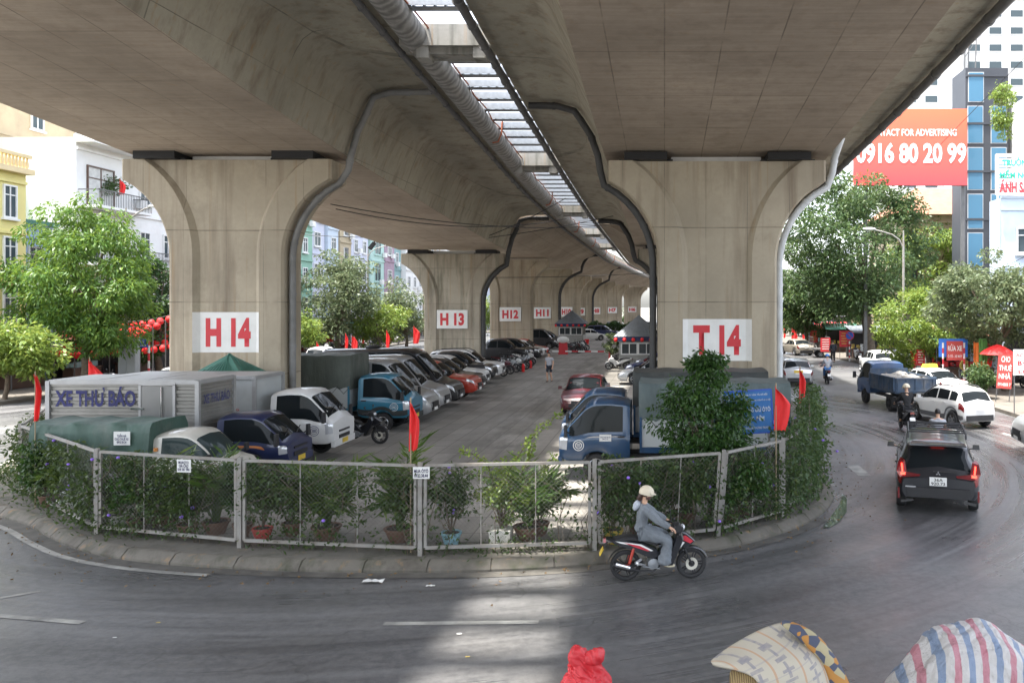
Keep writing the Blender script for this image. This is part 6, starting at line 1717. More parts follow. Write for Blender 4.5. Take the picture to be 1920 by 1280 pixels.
# kiosks
def kiosk(label, px, y, w, dpt, ze, za, roof, wall, lan=True, ledge=.35, rooft='hip', zb=LOTZ):
    x = at(px, 0, y).x
    root = thing('guard_booth', label, 'booth', (x, y + dpt / 2, zb)); ze -= zb; za -= zb
    b = MB()
    for sx in (-1, 1):
        for sy in (-1, 1): b.box((sx * (w / 2 - .06), sy * (dpt / 2 - .06), ze / 2), (.12, .12, ze))
    b.box((0, -dpt / 2 + .05, .5), (w - .24, .08, 1.0)).box((0, dpt / 2 - .05, ze / 2), (w - .24, .08, ze)).box((-w / 2 + .05, 0, .5), (.08, dpt - .24, 1.0)).box((w / 2 - .05, 0, .5), (.08, dpt - .24, 1.0)).box((0, 0, ze - .2), (w - .02, dpt - .02, .4))
    b.build('wall', G[wall], root)
    for k in range(2):
        f = MB(); a0 = -w / 2 + .12 + k * (w - .24) / 2; a1 = a0 + (w - .24) / 2
        o_ = Vector((0, -dpt / 2 + .04, 0)); window(root, o_, Vector((1, 0, 0)), Vector((0, -1, 0)), a0, a1, 1.02, ze - .42, 'frame_white', 'glass_dim', sill=False)
    e = ledge; n_ = 14; r_ = MB()
    r_.add([(-w / 2 - e, -dpt / 2 - e, ze), (w / 2 + e, -dpt / 2 - e, ze), (w / 2 + e, dpt / 2 + e, ze), (-w / 2 - e, dpt / 2 + e, ze), (0, 0, za)], [(0, 1, 4), (1, 2, 4), (2, 3, 4), (3, 0, 4), (3, 2, 1, 0)])
    rf_ = r_.build('roof', G[roof], root)
    rb = MB()
    for k in range(1, n_):
        f = k / n_; x0 = lerp(-w / 2 - e, w / 2 + e, f); g_ = 1 - abs(2 * f - 1)
        rb.bar((x0, -dpt / 2 - e, ze + .01), (lerp(0, x0, 1 - g_), lerp(0, -dpt / 2 - e, 1 - g_), lerp(za, ze, 1 - g_) + .01), .035, .04)
        rb.bar((w / 2 + e, lerp(-dpt / 2 - e, dpt / 2 + e, f), ze + .01), (lerp(0, w / 2 + e, 1 - g_), lerp(0, lerp(-dpt / 2 - e, dpt / 2 + e, f), 1 - g_), lerp(za, ze, 1 - g_) + .01), .035, .04)
    rb.build('ribs', G[roof], rf_)
    if lan:
        MB().box((0, -dpt / 2 - e + .02, ze - .16), (w + 2 * e, .03, .3)).build('fascia', G['fascia_navy'], root)
        for k in range(6):
            xx = lerp(-w / 2 - e + .15, w / 2 + e - .15, k / 5)
            MB().ball((xx, -dpt / 2 - e - .1, ze - .22), (.13, .13, .15), 10, 6).build('lantern', G['flag_red'], root, 60)
    return root
M('fascia_navy', (.015, .025, .09), .6)
M('booth_wall', (.3, .3, .28), .6, 0, .06, 2, dirt=.2)
kiosk('guard booth with a grey hipped roof and red lanterns, left of pier T 14', 1196, 57, 2.6, 2.6, 2.45, 3.9, 'roof_grey', 'booth_wall')
kiosk('far guard booth with red lanterns below pier H 10', 1070, 95, 2.9, 2.6, 2.5, 4.0, 'roof_grey', 'booth_wall')
kiosk('booth with a green ribbed pyramid roof between the white box truck and pier H 14', 412, 25.25, 1.1, 1.1, 2.45, 3.08, 'roof_green', 'booth_wall', lan=False, ledge=.28)
# barrier
br = thing('barrier_gate', 'red and white striped barrier arm across the car park lane', 'barrier', (at(1145, 0, 64).x, 64, LOTZ))
MB().box((0, 0, .5), (.3, .3, 1.0)).build('cabinet', G['sign_red'], br)
a, b = MB(), MB(); L_ = at(1145, 0, 64).x - at(1036, 0, 64).x
for k in range(9): (a if k % 2 else b).bar((-L_ * k / 9, -.1, .86 + .003 * k), (-L_ * (k + 1) / 9, -.1, .863 + .003 * k), .05, .11)
b.build('arm', G['white_paint'], br); a.build('arm_band', G['sign_red'], br)
g = gnd(1056, 664, LOTZ)
st = thing('barrier_stand', 'red stand topped with a white bag at the left end of the barrier', 'stand', g)
MB().box((0, 0, .55), (.85, .5, 1.1), taper=.8).build('body', G['sign_red'], st); MB().ball((0, 0, 1.3), (.55, .4, .34), 12, 8).build('bag', G['white_paint'], st, 60)
for i, (px, py) in enumerate(((981, 697), (995, 690))):
    g = gnd(px, py, LOTZ); fe = thing('fire_extinguisher', ('nearer red fire extinguisher standing at the end of the motorbike row', 'farther red fire extinguisher at the end of the motorbike row')[i], 'extinguisher', g)
    MB().lathe([(.09, 0), (.1, .02), (.1, .42), (.06, .52), (.03, .55)], n=14).build('cylinder', G['flag_red'], fe, 40); MB().box((0, 0, .59), (.05, .14, .07)).build('handle', G['black_plastic'], fe)
g = gnd(1100, 645, LOTZ); tag(MB().lathe([(.22, 0), (.28, .55), (.26, .55), (.2, .04), (.001, .04)], g, 14).build('bucket', G['flag_red'], None, 40), 'red bucket on the car park floor by the far booth', 'bucket')
hp = MB(); hp.ball((at(1121, 0, 119.5).x, 120.4, LOTZ), (1.25, .9, 1.5), 16, 8, 0, 1); hp.v = [(x + .12 * math.sin(z * 4 + x), y, z) for x, y, z in hp.v]
tag(hp.build('covered_heap', G['white_paint'], None, 60), 'heap under a white sheet in front of the far hedge', 'heap')
# lanterns strung over the left pavement
random.seed(21)
for s_ in range(16):
    y = 47 + s_ * .9; z = 2.5 + .4 * (s_ % 5); xa, xb = -36.2, -30.6 + .2 * s_
    root = thing('lantern_string', 'string of red lanterns under the dark tree left of pier H 14', 'lanterns', (xa, y, 0), 0, 'lantern strings over the left pavement')
    P = [(lerp(0, xb - xa, k / 12), 0, z - .5 * math.sin(math.pi * k / 12)) for k in range(13)]
    MB().tube(P, .012, 4).bar((xb - xa, 0, .1), (xb - xa, 0, z), .05, .05).build('line', G['rail_metal'], root)
    for k in range(1, 12):
        p = P[k]; MB().ball((p[0], 0, p[2] - .24), (.2, .2, .22), 10, 6).build('lantern', G['flag_red'], root, 60)
bx = thing('utility_cabinet', 'grey utility cabinet on the left pavement beside the lanterns', 'cabinet', at(242, 0, 46).xy.to_3d() + Vector((0, 0, .15)))
MB().box((0, 0, 1.4), (.95, .4, 2.5)).build('body', G['wall_grey'], bx); MB().box((-.23, -.21, 1.4), (.43, .03, 2.3)).build('door', G['wall_grey'], bx); MB().box((.23, -.21, 1.4), (.43, .03, 2.3)).build('door', G['wall_grey'], bx)
ss = thing('street_name_sign', 'small blue street name plate on a red and white pole, left pavement', 'road sign', at(279, 0, 47).xy.to_3d() + Vector((0, 0, .15)))
a, b = MB(), MB(); striped_pole(a, b, 0, 0, 0, 2.6, .06, 6); a.build('pole', G['sign_red'], ss); b.build('pole_band', G['white_paint'], ss)
MB().box((-.4, -.06, 2.3), (.8, .03, .5)).build('plate', G['sign_blue'], ss)
lettering('KM 16', G['white_paint'], ss, (-.4, -.078, 2.38), (1, 0, 0), (0, 0, 1), .4, .14, .02); MB().box((-.4, -.08, 2.16), (.6, .006, .05)).build('text_line', G['white_paint'], ss)
car('sedan', 'white car on the left street behind the white box truck', WHITE, (-24.6, 42.5, 0), R(80))
car('hatch', 'white hatchback on the left street behind the teal truck', WHITE, (-25.5, 62.0, 0), R(88))
# background flags, both pavements
for i, (px, py0, py1, y) in enumerate(((583, 616, 652, 78), (612, 610, 650, 79), (648, 624, 655, 74), (664, 630, 660, 70), (680, 617, 645, 82), (708, 622, 640, 88), (725, 618, 655, 72), (732, 620, 640, 90), (751, 612, 633, 92), (776, 610, 644, 80), (594, 640, 668, 64), (660, 628, 655, 76))):
    o = flag('red flag hanging on the left pavement between piers H 14 and H 13', px, py0, py1, y, .15, i % 4, 'flags along the left pavement')
for i, (px, py0, py1, y) in enumerate(((1470, 612, 634, 95), (1485, 610, 640, 92), (1492, 622, 642, 96), (1505, 624, 640, 100), (1512, 620, 638, 98), (1540, 620, 640, 96), (1558, 615, 642, 90), (1566, 612, 640, 86))):
    flag('far red flag along the right pavement past pier T 14', px, py0, py1, y, .15, i % 4, 'far flags along the right pavement')
for i, (px, py0, py1, y) in enumerate(((1708, 650, 690, 52), (1748, 652, 680, 50), (1800, 640, 680, 46), (1853, 640, 690, 43))):
    flag(('red flag beside the red board, right pavement', 'red flag left of the car wash sign', 'red flag just right of the car wash board', 'red flag next to the orange cloth')[i], px, py0, py1, y, .15, (i + 1) % 4)
flag('yellow starred banner stand in' if False else 'red flag on the balcony of the white corner house', 225, 335, 365, 53, at(0, 372, 53).z, 1)
def cloth(label, px0, py0, px1, py1, y, mat):
    a, b = at(px0, py1, y), at(px1, py0, y); mb = MB(); rows = []
    for i in range(9):
        t = i / 8; rows.append([(lerp(a.x, b.x, k / 12), y + .08 * math.sin(k * 1.4 + t), lerp(b.z, a.z, t) + .05 * math.sin(k * .8)) for k in range(13)])
    mb.grid(rows); mb.bar((a.x, y + .1, .15), (a.x, y + .1, b.z + .1), .05, .05).bar((b.x, y + .1, .15), (b.x, y + .1, b.z + .1), .05, .05).bar((a.x, y + .1, b.z + .05), (b.x, y + .1, b.z + .05), .05, .05)
    return tag(mb.build('hanging_cloth', mat, None, 60), label, 'cloth')
cloth('orange cloth hung over the right pavement', 1828, 645, 1850, 692, 42, M('cloth_orange', (.6, .16, .03), .8)); cloth('green cloth hung next to the orange one', 1838, 638, 1850, 678, 41.6, M('cloth_green', (.1, .25, .06), .8))
um = thing('parasol', 'red parasol over the right pavement stalls', 'parasol', at(1870, 0, 41).xy.to_3d() + Vector((0, 0, .15)))
MB().lathe([(1.15, 2.25), (.9, 2.45), (.4, 2.68), (.001, 2.8)], n=10, caps=False).build('canopy', G['flag_red'], um); um.scale = (.75, .75, .9); MB().tube([(0, 0, 0), (0, 0, 2.8)], .03, 8).build('pole', G['rail_metal'], um)
st = thing('stall', 'low red plastic table of a street stall on the right pavement', 'table', (at(1786, 0, 42).x, 42.0, .15))
MB().box((0, 0, .62), (1.2, .6, .05)).build('tabletop', G['flag_red'], st)
for sx in (-1, 1):
    for sy in (-1, 1): MB().box((sx * .52, sy * .24, .3), (.05, .05, .6)).build('leg', G['flag_red'], st)
# stalls and sheds under the trees
def stall(label, x, y, w, d, h, canopy, back='shop_dark', rz=0.0, n=6):
    root = thing('street_stall', label, 'stall', (x, y, .15), rz)
    p = MB()
    for sx in (-1, 1):
        for sy in (-1, 1): p.bar((sx * w / 2, sy * d / 2, 0), (sx * w / 2, sy * d / 2, h - (.3 if sy < 0 else 0)), .05, .05)
    p.build('frame', G['rail_metal'], root)
    rows = [[(lerp(-w / 2 - .2, w / 2 + .2, k / 8), yy, zz - .06 * math.sin(math.pi * (k % 4) / 4)) for k in range(9)] for yy, zz in ((-d / 2 - .5, h - .5), (-d / 2 - .45, h - .32), (0, h - .12), (d / 2 + .1, h + .05))]
    MB().grid(rows).build('canopy', G[canopy], root, 60)
    MB().box((0, d / 2 - .02, h / 2), (w, .06, h - .05)).build('back_wall', G[back], root)
    MB().box((0, -d * .1, .75), (w * .86, .7, .06)).box((0, -d * .1, .37), (w * .8, .6, .7)).build('counter', G['frame_brown'], root)
    rnd = random.Random(int(x * 10 + y)); g_ = MB()
    for k in range(n): g_.box((lerp(-w * .38, w * .38, k / max(1, n - 1)), -d * .1 + rnd.uniform(-.15, .15), .78 + .16), (rnd.uniform(.2, .4), .3, rnd.uniform(.2, .42)))
    g_.build('goods', G[rnd.choice(('cloth_yellow', 'sign_red', 'wall_teal', 'frame_white'))], root)
    return root
for i, (x, y, w, cn, cw_) in enumerate(((17.3, 49.5, 2.6, 'roof_green', 'green'), (20.3, 49.0, 2.8, 'roof_tile', 'brown'), (17.0, 70.0, 2.8, 'roof_grey', 'grey'), (20.4, 70.5, 3.0, 'wall_blue', 'blue'), (23.8, 71.0, 3.0, 'roof_tile', 'brown'), (16.8, 79.0, 3.0, 'roof_green', 'green'), (16.9, 84.0, 3.0, 'sign_red', 'red'), (17.4, 90.0, 3.0, 'roof_grey', 'grey'))):
    stall('dark street stall with a %s canopy, %s' % (cw_, ('behind the car wash sign', 'behind the green cloth', 'behind the striped road sign poles', 'beside the big tree trunk', 'far right of the corner stalls', 'behind the cargo trike', 'past the cargo trike', 'farthest up the right pavement')[i]), x, y, w, 1.8, 2.7, cn)
for i in range(9):
    y = 40 + i * 4.6 + (9 if i > 3 else 0)
    stall('dark shop stall with a %s canopy, left pavement, %s' % (('green', 'grey', 'brown')[i % 3], ('left of the mango trunk', 'behind the mango trunk', 'by the utility cabinet', 'behind the lantern strings', 'hidden past pier H 14', 'under the grey green tree', 'beyond the grey green tree', 'under the light green tree', 'left of pier H 13')[i]), -34.8, y, 3.0, 1.5, 2.7, ('roof_green', 'roof_grey', 'roof_tile')[i % 3], rz=R(90))
# cargo trike
tk = thing('cargo_trike', 'cargo trike carrying a tall red notice board, far up the street', 'trike', (at(1540, 0, 72).x, 73, 0))
MB().box((0, 0, .75), (1.5, 2.0, .1)).build('cargo_bed', G['rail_metal'], tk)
cg = MB()
for sx in (-.72, .72):
    for y_ in (-.95, 0, .95): cg.bar((sx, y_, .8), (sx, y_, 1.8), .05, .05)
    for z in (1.25, 1.8): cg.bar((sx, -.95, z), (sx, .95, z), .05, .05)
cg.build('cage', G['rail_metal'], tk)
pb_ = MB().box((.35, -1.05, 1.15), (.85, .04, 1.2)).build('board', G['sign_red'], tk)
l_ = MB()
for k in range(5): l_.box((.35, -1.075, 1.6 - k * .2), (.6, .006, .06))
l_.build('text_lines', G['white_paint'], pb_)
wheels(tk, [0], .7, .3, .1, 6); 
MB().tube([(0, 1.2, .8), (0, 1.7, 1.0), (-.3, 1.7, 1.05)], .03, 6).build('handlebar', G['rail_metal'], tk)

# cables slung under the decks and across the street
def cable(label, pts, r=.014, sag=.0, n=14):
    P = []
    for i in range(len(pts) - 1):
        a, b = Vector(pts[i]), Vector(pts[i + 1])
        for k in range(n): t = k / n; P.append(lerp(a, b, t) - Vector((0, 0, sag * 4 * t * (1 - t))))
    P.append(Vector(pts[-1])); tag(MB().tube(P, r, 5).build('cable', G['cable_black'], None), label, 'cable')
cable('black cable looping from pier H 14 to the deck gap, lower of the pair', [at(630, 392, 29), at(1062, 410, 40)], .018, .5)
cable('black cable looping from pier H 14 to the deck gap, upper of the pair', [at(620, 383, 29), at(1170, 418, 44)], .018, .5)
cable('black cable under the soffit before pier H 13', [at(690, 446, 50), at(900, 448, 50), at(1060, 372, 46)], .025, .15)
cable('second black cable under the soffit before pier H 13', [at(560, 440, 52), at(905, 447, 49.5), at(1150, 405, 50)], .022, .1)
cable('thin cable between the pillars below the number signs', [at(905, 520, 60), at(1215, 512, 60)], .02, .1)
cable('wire across the billboard to the right edge', [at(1745, 290, 50), at(1920, 110, 36)], .015, .0)
for i in range(4): cable('power line in front of the dark tower, %s of four' % ('topmost', 'second', 'third', 'lowest')[i], [at(1470, 470 + i * 14, 70), at(1700, 560 + i * 8, 62), at(1940, 470 + i * 18, 45)], .014, .5)
lt = thing('flood_lamp', 'small black floodlight fixed under the left deck edge before pier H 13', 'lamp', at(702, 455, 52)); MB().bar((0, 0, .3), (0, 0, 0), .06, .06).bar((0, 0, 0), (-.3, 0, -.4), .25, .2).build('body', G['black_plastic'], lt)
# litter on the road
random.seed(5)
for i, (px, py, w, lab) in enumerate(((700, 1091, .34, 'flattened white plastic bag on the road below the kerb'), (807, 1099, .14, 'thin white paper strip on the road'), (861, 1189, .07, 'small white paper scrap in the sun patch'), (877, 1232, .06, 'yellowish scrap on the sunlit road'), (297, 1168, .06, 'tiny orange scrap on the left road'), (215, 1196, .05, 'tiny pale scrap near the left lane dash'))):
    g = gnd(px, py); mb = MB(); rows = [[(g.x + (k / 6 - .5) * w, g.y + (j / 3 - .5) * w * .5, .012 + .03 * random.random() * w * 3) for k in range(7)] for j in range(4)]
    mb.grid(rows); tag(mb.build('litter', (G['white_paint'] if i not in (3, 4) else G['cloth_yellow']), None), lab, 'litter')

# ================================================================ FOREGROUND LOADS at the bottom edge
def stripes():
    m, t = newmat('striped_bag_weave'); co = t.coord(); x = t.n('SeparateXYZ', Vector=co).outputs
    u = t.math('ADD', x[0], t.math('MULTIPLY', x[2], -.16)); f = t.math('FRACT', t.math('DIVIDE', u, .29))
    red = t.math('LESS_THAN', f, .24); blu = t.math('MULTIPLY', t.math('GREATER_THAN', f, .5), t.math('LESS_THAN', f, .74))
    c = t.mix(red, (.5, .48, .46), (.42, .13, .17)); c = t.mix(blu, c, (.13, .2, .32))
    c = t.mix(t.math('MULTIPLY', t.noise(co, 5, 4), .35), c, (.5, .48, .47))
    t.set(t.b.inputs['Base Color'], c); t.b.inputs['Roughness'].default_value = .5; t.bump(t.noise(t.map(co, (1, 1, .45)), 6, 5, .6), 1.0, .09); MATS['striped_bag_weave'] = m
    m, t = newmat('plaid'); co = t.coord(); x = t.n('SeparateXYZ', Vector=co).outputs
    a = t.math('ADD', t.math('MULTIPLY', x[0], .9), t.math('MULTIPLY', x[1], .6)); b = t.math('ADD', t.math('MULTIPLY', x[0], -.45), t.math('MULTIPLY', x[2], 1.0))
    la = t.lines(a, .26, .02); c = t.mix(t.math('MULTIPLY', la, .65), (.46, .42, .34), (.45, .24, .12))
    a2 = t.math('ADD', a, .13); lb = t.math('MAXIMUM', t.math('MULTIPLY', t.lines(a2, .26, .03), t.lines(b, .2, .15)), t.math('MULTIPLY', t.lines(a2, .26, .12), t.lines(b, .1, .03))); c = t.mix(t.math('MULTIPLY', lb, t.math('MULTIPLY', t.noise(co, 14, 3), .9)), c, (.1, .11, .2))
    lc = t.lines(b, .17, .012); c = t.mix(t.math('MULTIPLY', lc, .25), c, (.2, .2, .28))
    t.set(t.b.inputs['Base Color'], c); t.b.inputs['Roughness'].default_value = .85; t.bump(t.noise(co, 25, 3), .3, .01); MATS['plaid'] = m
    m, t = newmat('scarf_print'); co = t.coord(); v = t.n('TexVoronoi', Vector=co, Scale=9.0)
    r_ = t.n('TexWhiteNoise', dict(noise_dimensions='3D'), Vector=v.outputs['Color']).outputs[0]
    c = t.mix(t.math('GREATER_THAN', r_, .35), (.38, .33, .2), (.07, .08, .12)); c = t.mix(t.math('GREATER_THAN', r_, .68), c, (.42, .2, .05))
    t.set(t.b.inputs['Base Color'], c); t.b.inputs['Roughness'].default_value = .85; MATS['scarf_print'] = m
    m, t = newmat('wicker'); co = t.coord(); x = t.n('SeparateXYZ', Vector=co).outputs
    w = t.n('TexWave', dict(bands_direction='X'), Vector=co, Scale=14.0, Distortion=.6).outputs[0]; c = t.mix(w, (.16, .1, .04), (.4, .29, .13))
    t.set(t.b.inputs['Base Color'], c); t.b.inputs['Roughness'].default_value = .7; t.bump(w, .5, .02); MATS['wicker'] = m
    m, t = newmat('red_plastic'); t.set(t.b.inputs['Base Color'], (.6, .03, .04)); t.b.inputs['Roughness'].default_value = .25; t.bump(t.noise(t.coord(), 14, 5, .7), .8, .03); MATS['red_plastic'] = m
stripes()
def ground_pts(px, py, y): return at(px, py, y)
# striped woven bag
from mathutils import noise as mnoise
def crumple(o, levels, amp, freq, amp2=0.0, freq2=1.0, ridged=True, zfix=.03):
    """subdivide a mesh and push its surface into folds"""
    sm = o.modifiers.new('sub', 'SUBSURF'); sm.levels = sm.render_levels = levels
    me = bpy.data.meshes.new_from_object(o.evaluated_get(bpy.context.evaluated_depsgraph_get())); o.modifiers.clear(); o.data = me
    nr = [v.normal.copy() for v in me.vertices]
    for v, n_ in zip(me.vertices, nr):
        p = v.co; d = 0
        for a_, f_ in ((amp, freq), (amp2, freq2)):
            if a_:
                q = mnoise.noise(Vector((p.x * f_ + .8 * p.z * f_, p.y * f_, p.z * f_ * .45)))
                d += a_ * ((1 - 2.2 * abs(q)) if ridged else q)
        v.co = p + n_ * d
        if v.co.z < .012: v.co.z = .012
    me.polygons.foreach_set('use_smooth', [True] * len(me.polygons)); me.update()
sil = [(1622, 1340), (1672, 1278), (1712, 1240), (1752, 1186), (1768, 1176), (1800, 1172), (1852, 1164), (1886, 1176), (1908, 1196), (1945, 1214), (1990, 1260), (2030, 1340)]
D = 9.0
sb = MB(); top = [at(px, py, D) for px, py in sil]; rows = []
for i, p in enumerate(top):
    row = []
    for k in range(13):
        a = math.pi * k / 12; dpt = .55 * math.sin(math.pi * (i + .6) / (len(top) + .2)) + .12
        yy = D + .1 - dpt * math.cos(a) * 1.0; zz = lerp(0.02, p.z, math.sin(a) ** .55) if k not in (0, 12) else .02
        row.append((p.x + .03 * math.sin(k * 2.3 + i) * (1 if 0 < k < 12 else 0), yy, max(.02, zz)))
    rows.append(row)
sb.grid(rows); sb.poly(rows[0]); sb.poly(rows[-1][::-1])
o = sb.build('woven_bag', G['striped_bag_weave'], None, 80); crumple(o, 4, .05, 1.5, .02, 6.0)
tag(o, 'big woven bag with red, blue and white stripes at the bottom right corner', 'bag')
# wicker basket under a plaid cloth
g = at(1400, 1300, 9.2); bk = MB().lathe([(.3, .0), (.36, .3), (.36, .52), (.31, .62), (.2, .67), (.001, .68)], (g.x + .16, 9.1, .0), 30)
tag(bk.build('wicker_basket', G['wicker'], None, 60), 'domed wicker basket under the plaid cloth at the bottom edge', 'basket')
ctrl = [[(1326, 1236, 9.35), (1396, 1188, 9.3), (1466, 1158, 9.25), (1486, 1170, 9.5)], [(1336, 1246, 9.0), (1420, 1210, 9.0), (1490, 1186, 9.0), (1512, 1192, 9.3)], [(1384, 1250, 8.8), (1460, 1228, 8.75), (1525, 1214, 8.8), (1540, 1212, 9.2)],
        [(1424, 1272, 8.65), (1490, 1258, 8.6), (1550, 1246, 8.65), (1562, 1240, 9.1)], [(1436, 1330, 8.6), (1506, 1320, 8.55), (1570, 1310, 8.6), (1584, 1300, 9.1)], [(1440, 1420, 8.6), (1512, 1410, 8.55), (1580, 1400, 8.6), (1592, 1390, 9.1)]]
pc = MB(); pc.grid([[at(*c) for c in r][::-1] for r in ctrl])
o = pc.build('plaid_cloth', G['plaid'], None, 80); sm = o.modifiers.new('sub', 'SUBSURF'); sm.levels = sm.render_levels = 3; so = o.modifiers.new('thick', 'SOLIDIFY'); so.thickness = .035; so.offset = -1
if True:
    for v in o.data.vertices: v.co += Vector((0, 0, .018 * math.sin(v.co.x * 17 + v.co.y * 9)))
tag(o, 'cream plaid cloth draped over the wicker basket at the bottom edge', 'cloth')
cr = thing('load_crate', 'wooden crate holding up the plaid cloth, almost below the frame', 'crate', (at(1500, 0, 9.3).x, 9.32, 0)) if False else None
sc = MB(); path = [(1466, 1166, 9.2), (1494, 1180, 9.05), (1522, 1200, 8.95), (1548, 1230, 8.85), (1568, 1266, 8.8), (1586, 1320, 8.75), (1594, 1400, 8.75)]
sc.tube([at(*p) for p in path], [.03, .07, .09, .1, .11, .12, .12], 10)
sc.v = [(x + .018 * math.sin(z * 40 + y * 30), y + .02 * math.sin(x * 35), z + .018 * math.sin(x * 38 + y * 22)) for x, y, z in sc.v]
o = sc.build('scarf', G['scarf_print'], None, 80); sm = o.modifiers.new('sub', 'SUBSURF'); sm.levels = sm.render_levels = 2
tag(o, 'crumpled orange and grey printed scarf along the plaid cloth', 'scarf')
# red plastic bag standing on the road
g = at(1098, 1300, 9.9); rb = MB(); rows = []
for i in range(12):
    t = i / 11; z = .01 + .37 * t; r_ = .26 * (1 - .3 * t ** 2) * (.75 + .25 * math.sin(math.pi * min(1, t * 1.6 + .2)))
    rows.append([(g.x + r_ * math.cos(a) * (1 + .07 * math.sin(a * 5 + t * 6)), 9.9 + r_ * .8 * math.sin(a) * (1 + .07 * math.cos(a * 4)), z + .05 * t * math.sin(a * 3 + 1)) for a in [2 * math.pi * q / 24 for q in range(24)]])
rb.grid(rows, close=True)
rb.poly(rows[-1])
for sx, hh in ((-.09, .1), (.1, .055)): rb.ball((g.x + sx, 9.86, .43), (.1, .09, hh), 8, 6)
o = rb.build('plastic_bag', G['red_plastic'], None, 80); crumple(o, 3, .05, 6.0, .02, 20.0); tag(o, 'crumpled red plastic carrier bag at the bottom edge', 'bag')
MB().ball((g.x, 9.9, .16), (.13, .12, .1), 10, 6).build('contents', G['white_paint'], o, 60)

# ================================================================ VEGETATION
def leaf_object(name, pos, nrm, size, mat, parent, aspect=.42, rng=None, fold=True):
    """many small leaves in one mesh: pos (N,3), nrm = pointing direction (N,3)"""
    N_ = len(pos); rng = rng or np.random.default_rng(1)
    d = nrm / np.maximum(np.linalg.norm(nrm, axis=1, keepdims=True), 1e-6)
    r = rng.normal(size=(N_, 3)); s = np.cross(d, r); s /= np.maximum(np.linalg.norm(s, axis=1, keepdims=True), 1e-6)
    sz = size * rng.uniform(.6, 1.25, (N_, 1)); n2 = np.cross(s, d)
    a = pos; tip = pos + d * sz; mid = pos + d * sz * .45 + n2 * sz * .08
    v = np.stack([a, mid + s * sz * aspect * .5, tip, mid - s * sz * aspect * .5], 1).reshape(-1, 3)
    me = bpy.data.meshes.new(name); me.vertices.add(N_ * 4); me.vertices.foreach_set('co', v.astype('f').ravel())
    me.loops.add(N_ * 4); me.loops.foreach_set('vertex_index', np.arange(N_ * 4, dtype='i'))
    me.polygons.add(N_); me.polygons.foreach_set('loop_start', np.arange(0, N_ * 4, 4, dtype='i')); me.polygons.foreach_set('loop_total', np.full(N_, 4, 'i'))
    me.update(); me.validate(); me.materials.append(mat)
    return link(name, me, parent)
def crown_points(rng, rad, n, clumps, cr, hollow=.5):
    """leaf positions in clumps filling an ellipsoid unevenly"""
    c = rng.normal(size=(clumps, 3)); c /= np.linalg.norm(c, axis=1, keepdims=True)
    c *= (hollow + (1 - hollow) * rng.uniform(0, 1, (clumps, 1)) ** .6)
    lump = 1 + .22 * np.sin(c[:, :1] * 5 + rng.uniform(0, 6)) * np.cos(c[:, 1:2] * 4 + rng.uniform(0, 6))
    c = c * lump * (np.array(rad) * .9)
    w = rng.uniform(.4, 1.6, clumps); w /= w.sum()
    ids = rng.choice(clumps, n, p=w); k = rng.normal(size=(n, 3)); k /= np.linalg.norm(k, axis=1, keepdims=True)
    k *= rng.uniform(.35, 1, (n, 1)) ** .5 * cr * rng.uniform(.7, 1.3, clumps)[ids][:, None] * np.array([1, 1, .62])
    return c[ids] + k, k, c
def tree(label, base, crown, rad, leaf, n=7000, size=.3, seed=0, clumps=60, cr=.9, droop=.5, tr=.2, name='street_tree', hollow=.45, aspect=.42, group=None, cat='tree', bush=False):
    rng = np.random.default_rng(seed); root = thing(name, label, cat, base, 0, group)
    c0 = np.array(crown) - np.array(base)
    P, k, C = crown_points(rng, rad, n, clumps, cr, hollow)
    d = k / np.maximum(np.linalg.norm(k, axis=1, keepdims=True), 1e-6) * .8 + rng.normal(size=P.shape) * .5; d[:, 2] -= droop
    leaf_object('crown', P + c0, d, size, G[leaf], root, aspect, rng)
    t = MB(); fk = Vector((c0[0] * .35, c0[1] * .35, max(.3, c0[2] - rad[2] * .75)))
    t.tube([(0, 0, -.05), (fk.x * .4 + .06, fk.y * .4, fk.z * .4), tuple(fk)], [tr * 1.25, tr, tr * .85], 10)
    for i in range(min(14, len(C))):
        e = Vector(C[i]) * .92 + Vector(c0); m_ = lerp(fk, e, .5) + Vector((0, 0, .12 * rad[2]))
        t.tube([fk - Vector((0, 0, .1)), m_, e], [tr * .5, tr * .3, tr * .08], 6)
    t.build('trunk', G['bark'], root, 50)
    return root
def px_tree(label, px, py, y, wpx, hpx, leaf, basex=None, z0=.15, **k):
    c = at(px, py, y); rx, rz = wpx / F_PX * y, hpx / F_PX * y
    bx_ = c.x if basex is None else at(basex, 0, y).x
    return tree(label, (bx_, y, z0), tuple(c), (rx, rx * .9, rz), leaf, **k)
px_tree('large bright mango tree on the left pavement', 160, 520, 44, 138, 148, 'leaf_mango', seed=1, n=32000, size=.28, clumps=140, cr=.9, droop=.9, tr=.22, aspect=.3)
px_tree('small yellowish tree at the left edge', 25, 655, 39, 78, 52, 'leaf_bright', basex=8, seed=2, n=6500, size=.26, clumps=60, cr=.6, droop=.5, tr=.09)
px_tree('dark tree between the mango tree and pier H 14', 278, 580, 53, 52, 105, 'leaf_dark', basex=300, seed=3, n=5500, size=.32, clumps=50, cr=.7, droop=.5, tr=.2)
px_tree('grey green tree right of pier H 14, largest of that row', 632, 560, 78, 78, 88, 'leaf_grey', seed=4, n=11000, size=.34, clumps=100, cr=1.1, tr=.2)
px_tree('low bright tree at the right flank of pier H 14', 560, 615, 70, 45, 38, 'leaf_bright', seed=5, n=4500, size=.3, clumps=45, cr=.7, tr=.12)
px_tree('light green tree in the middle of the left row', 712, 606, 80, 48, 44, 'leaf_bright', seed=6, n=5000, size=.32, clumps=45, cr=.8, tr=.14)
px_tree('grey green tree by the left flank of pier H 13', 762, 585, 90, 52, 55, 'leaf_grey', seed=7, n=6500, size=.34, clumps=60, cr=1.0, tr=.16)
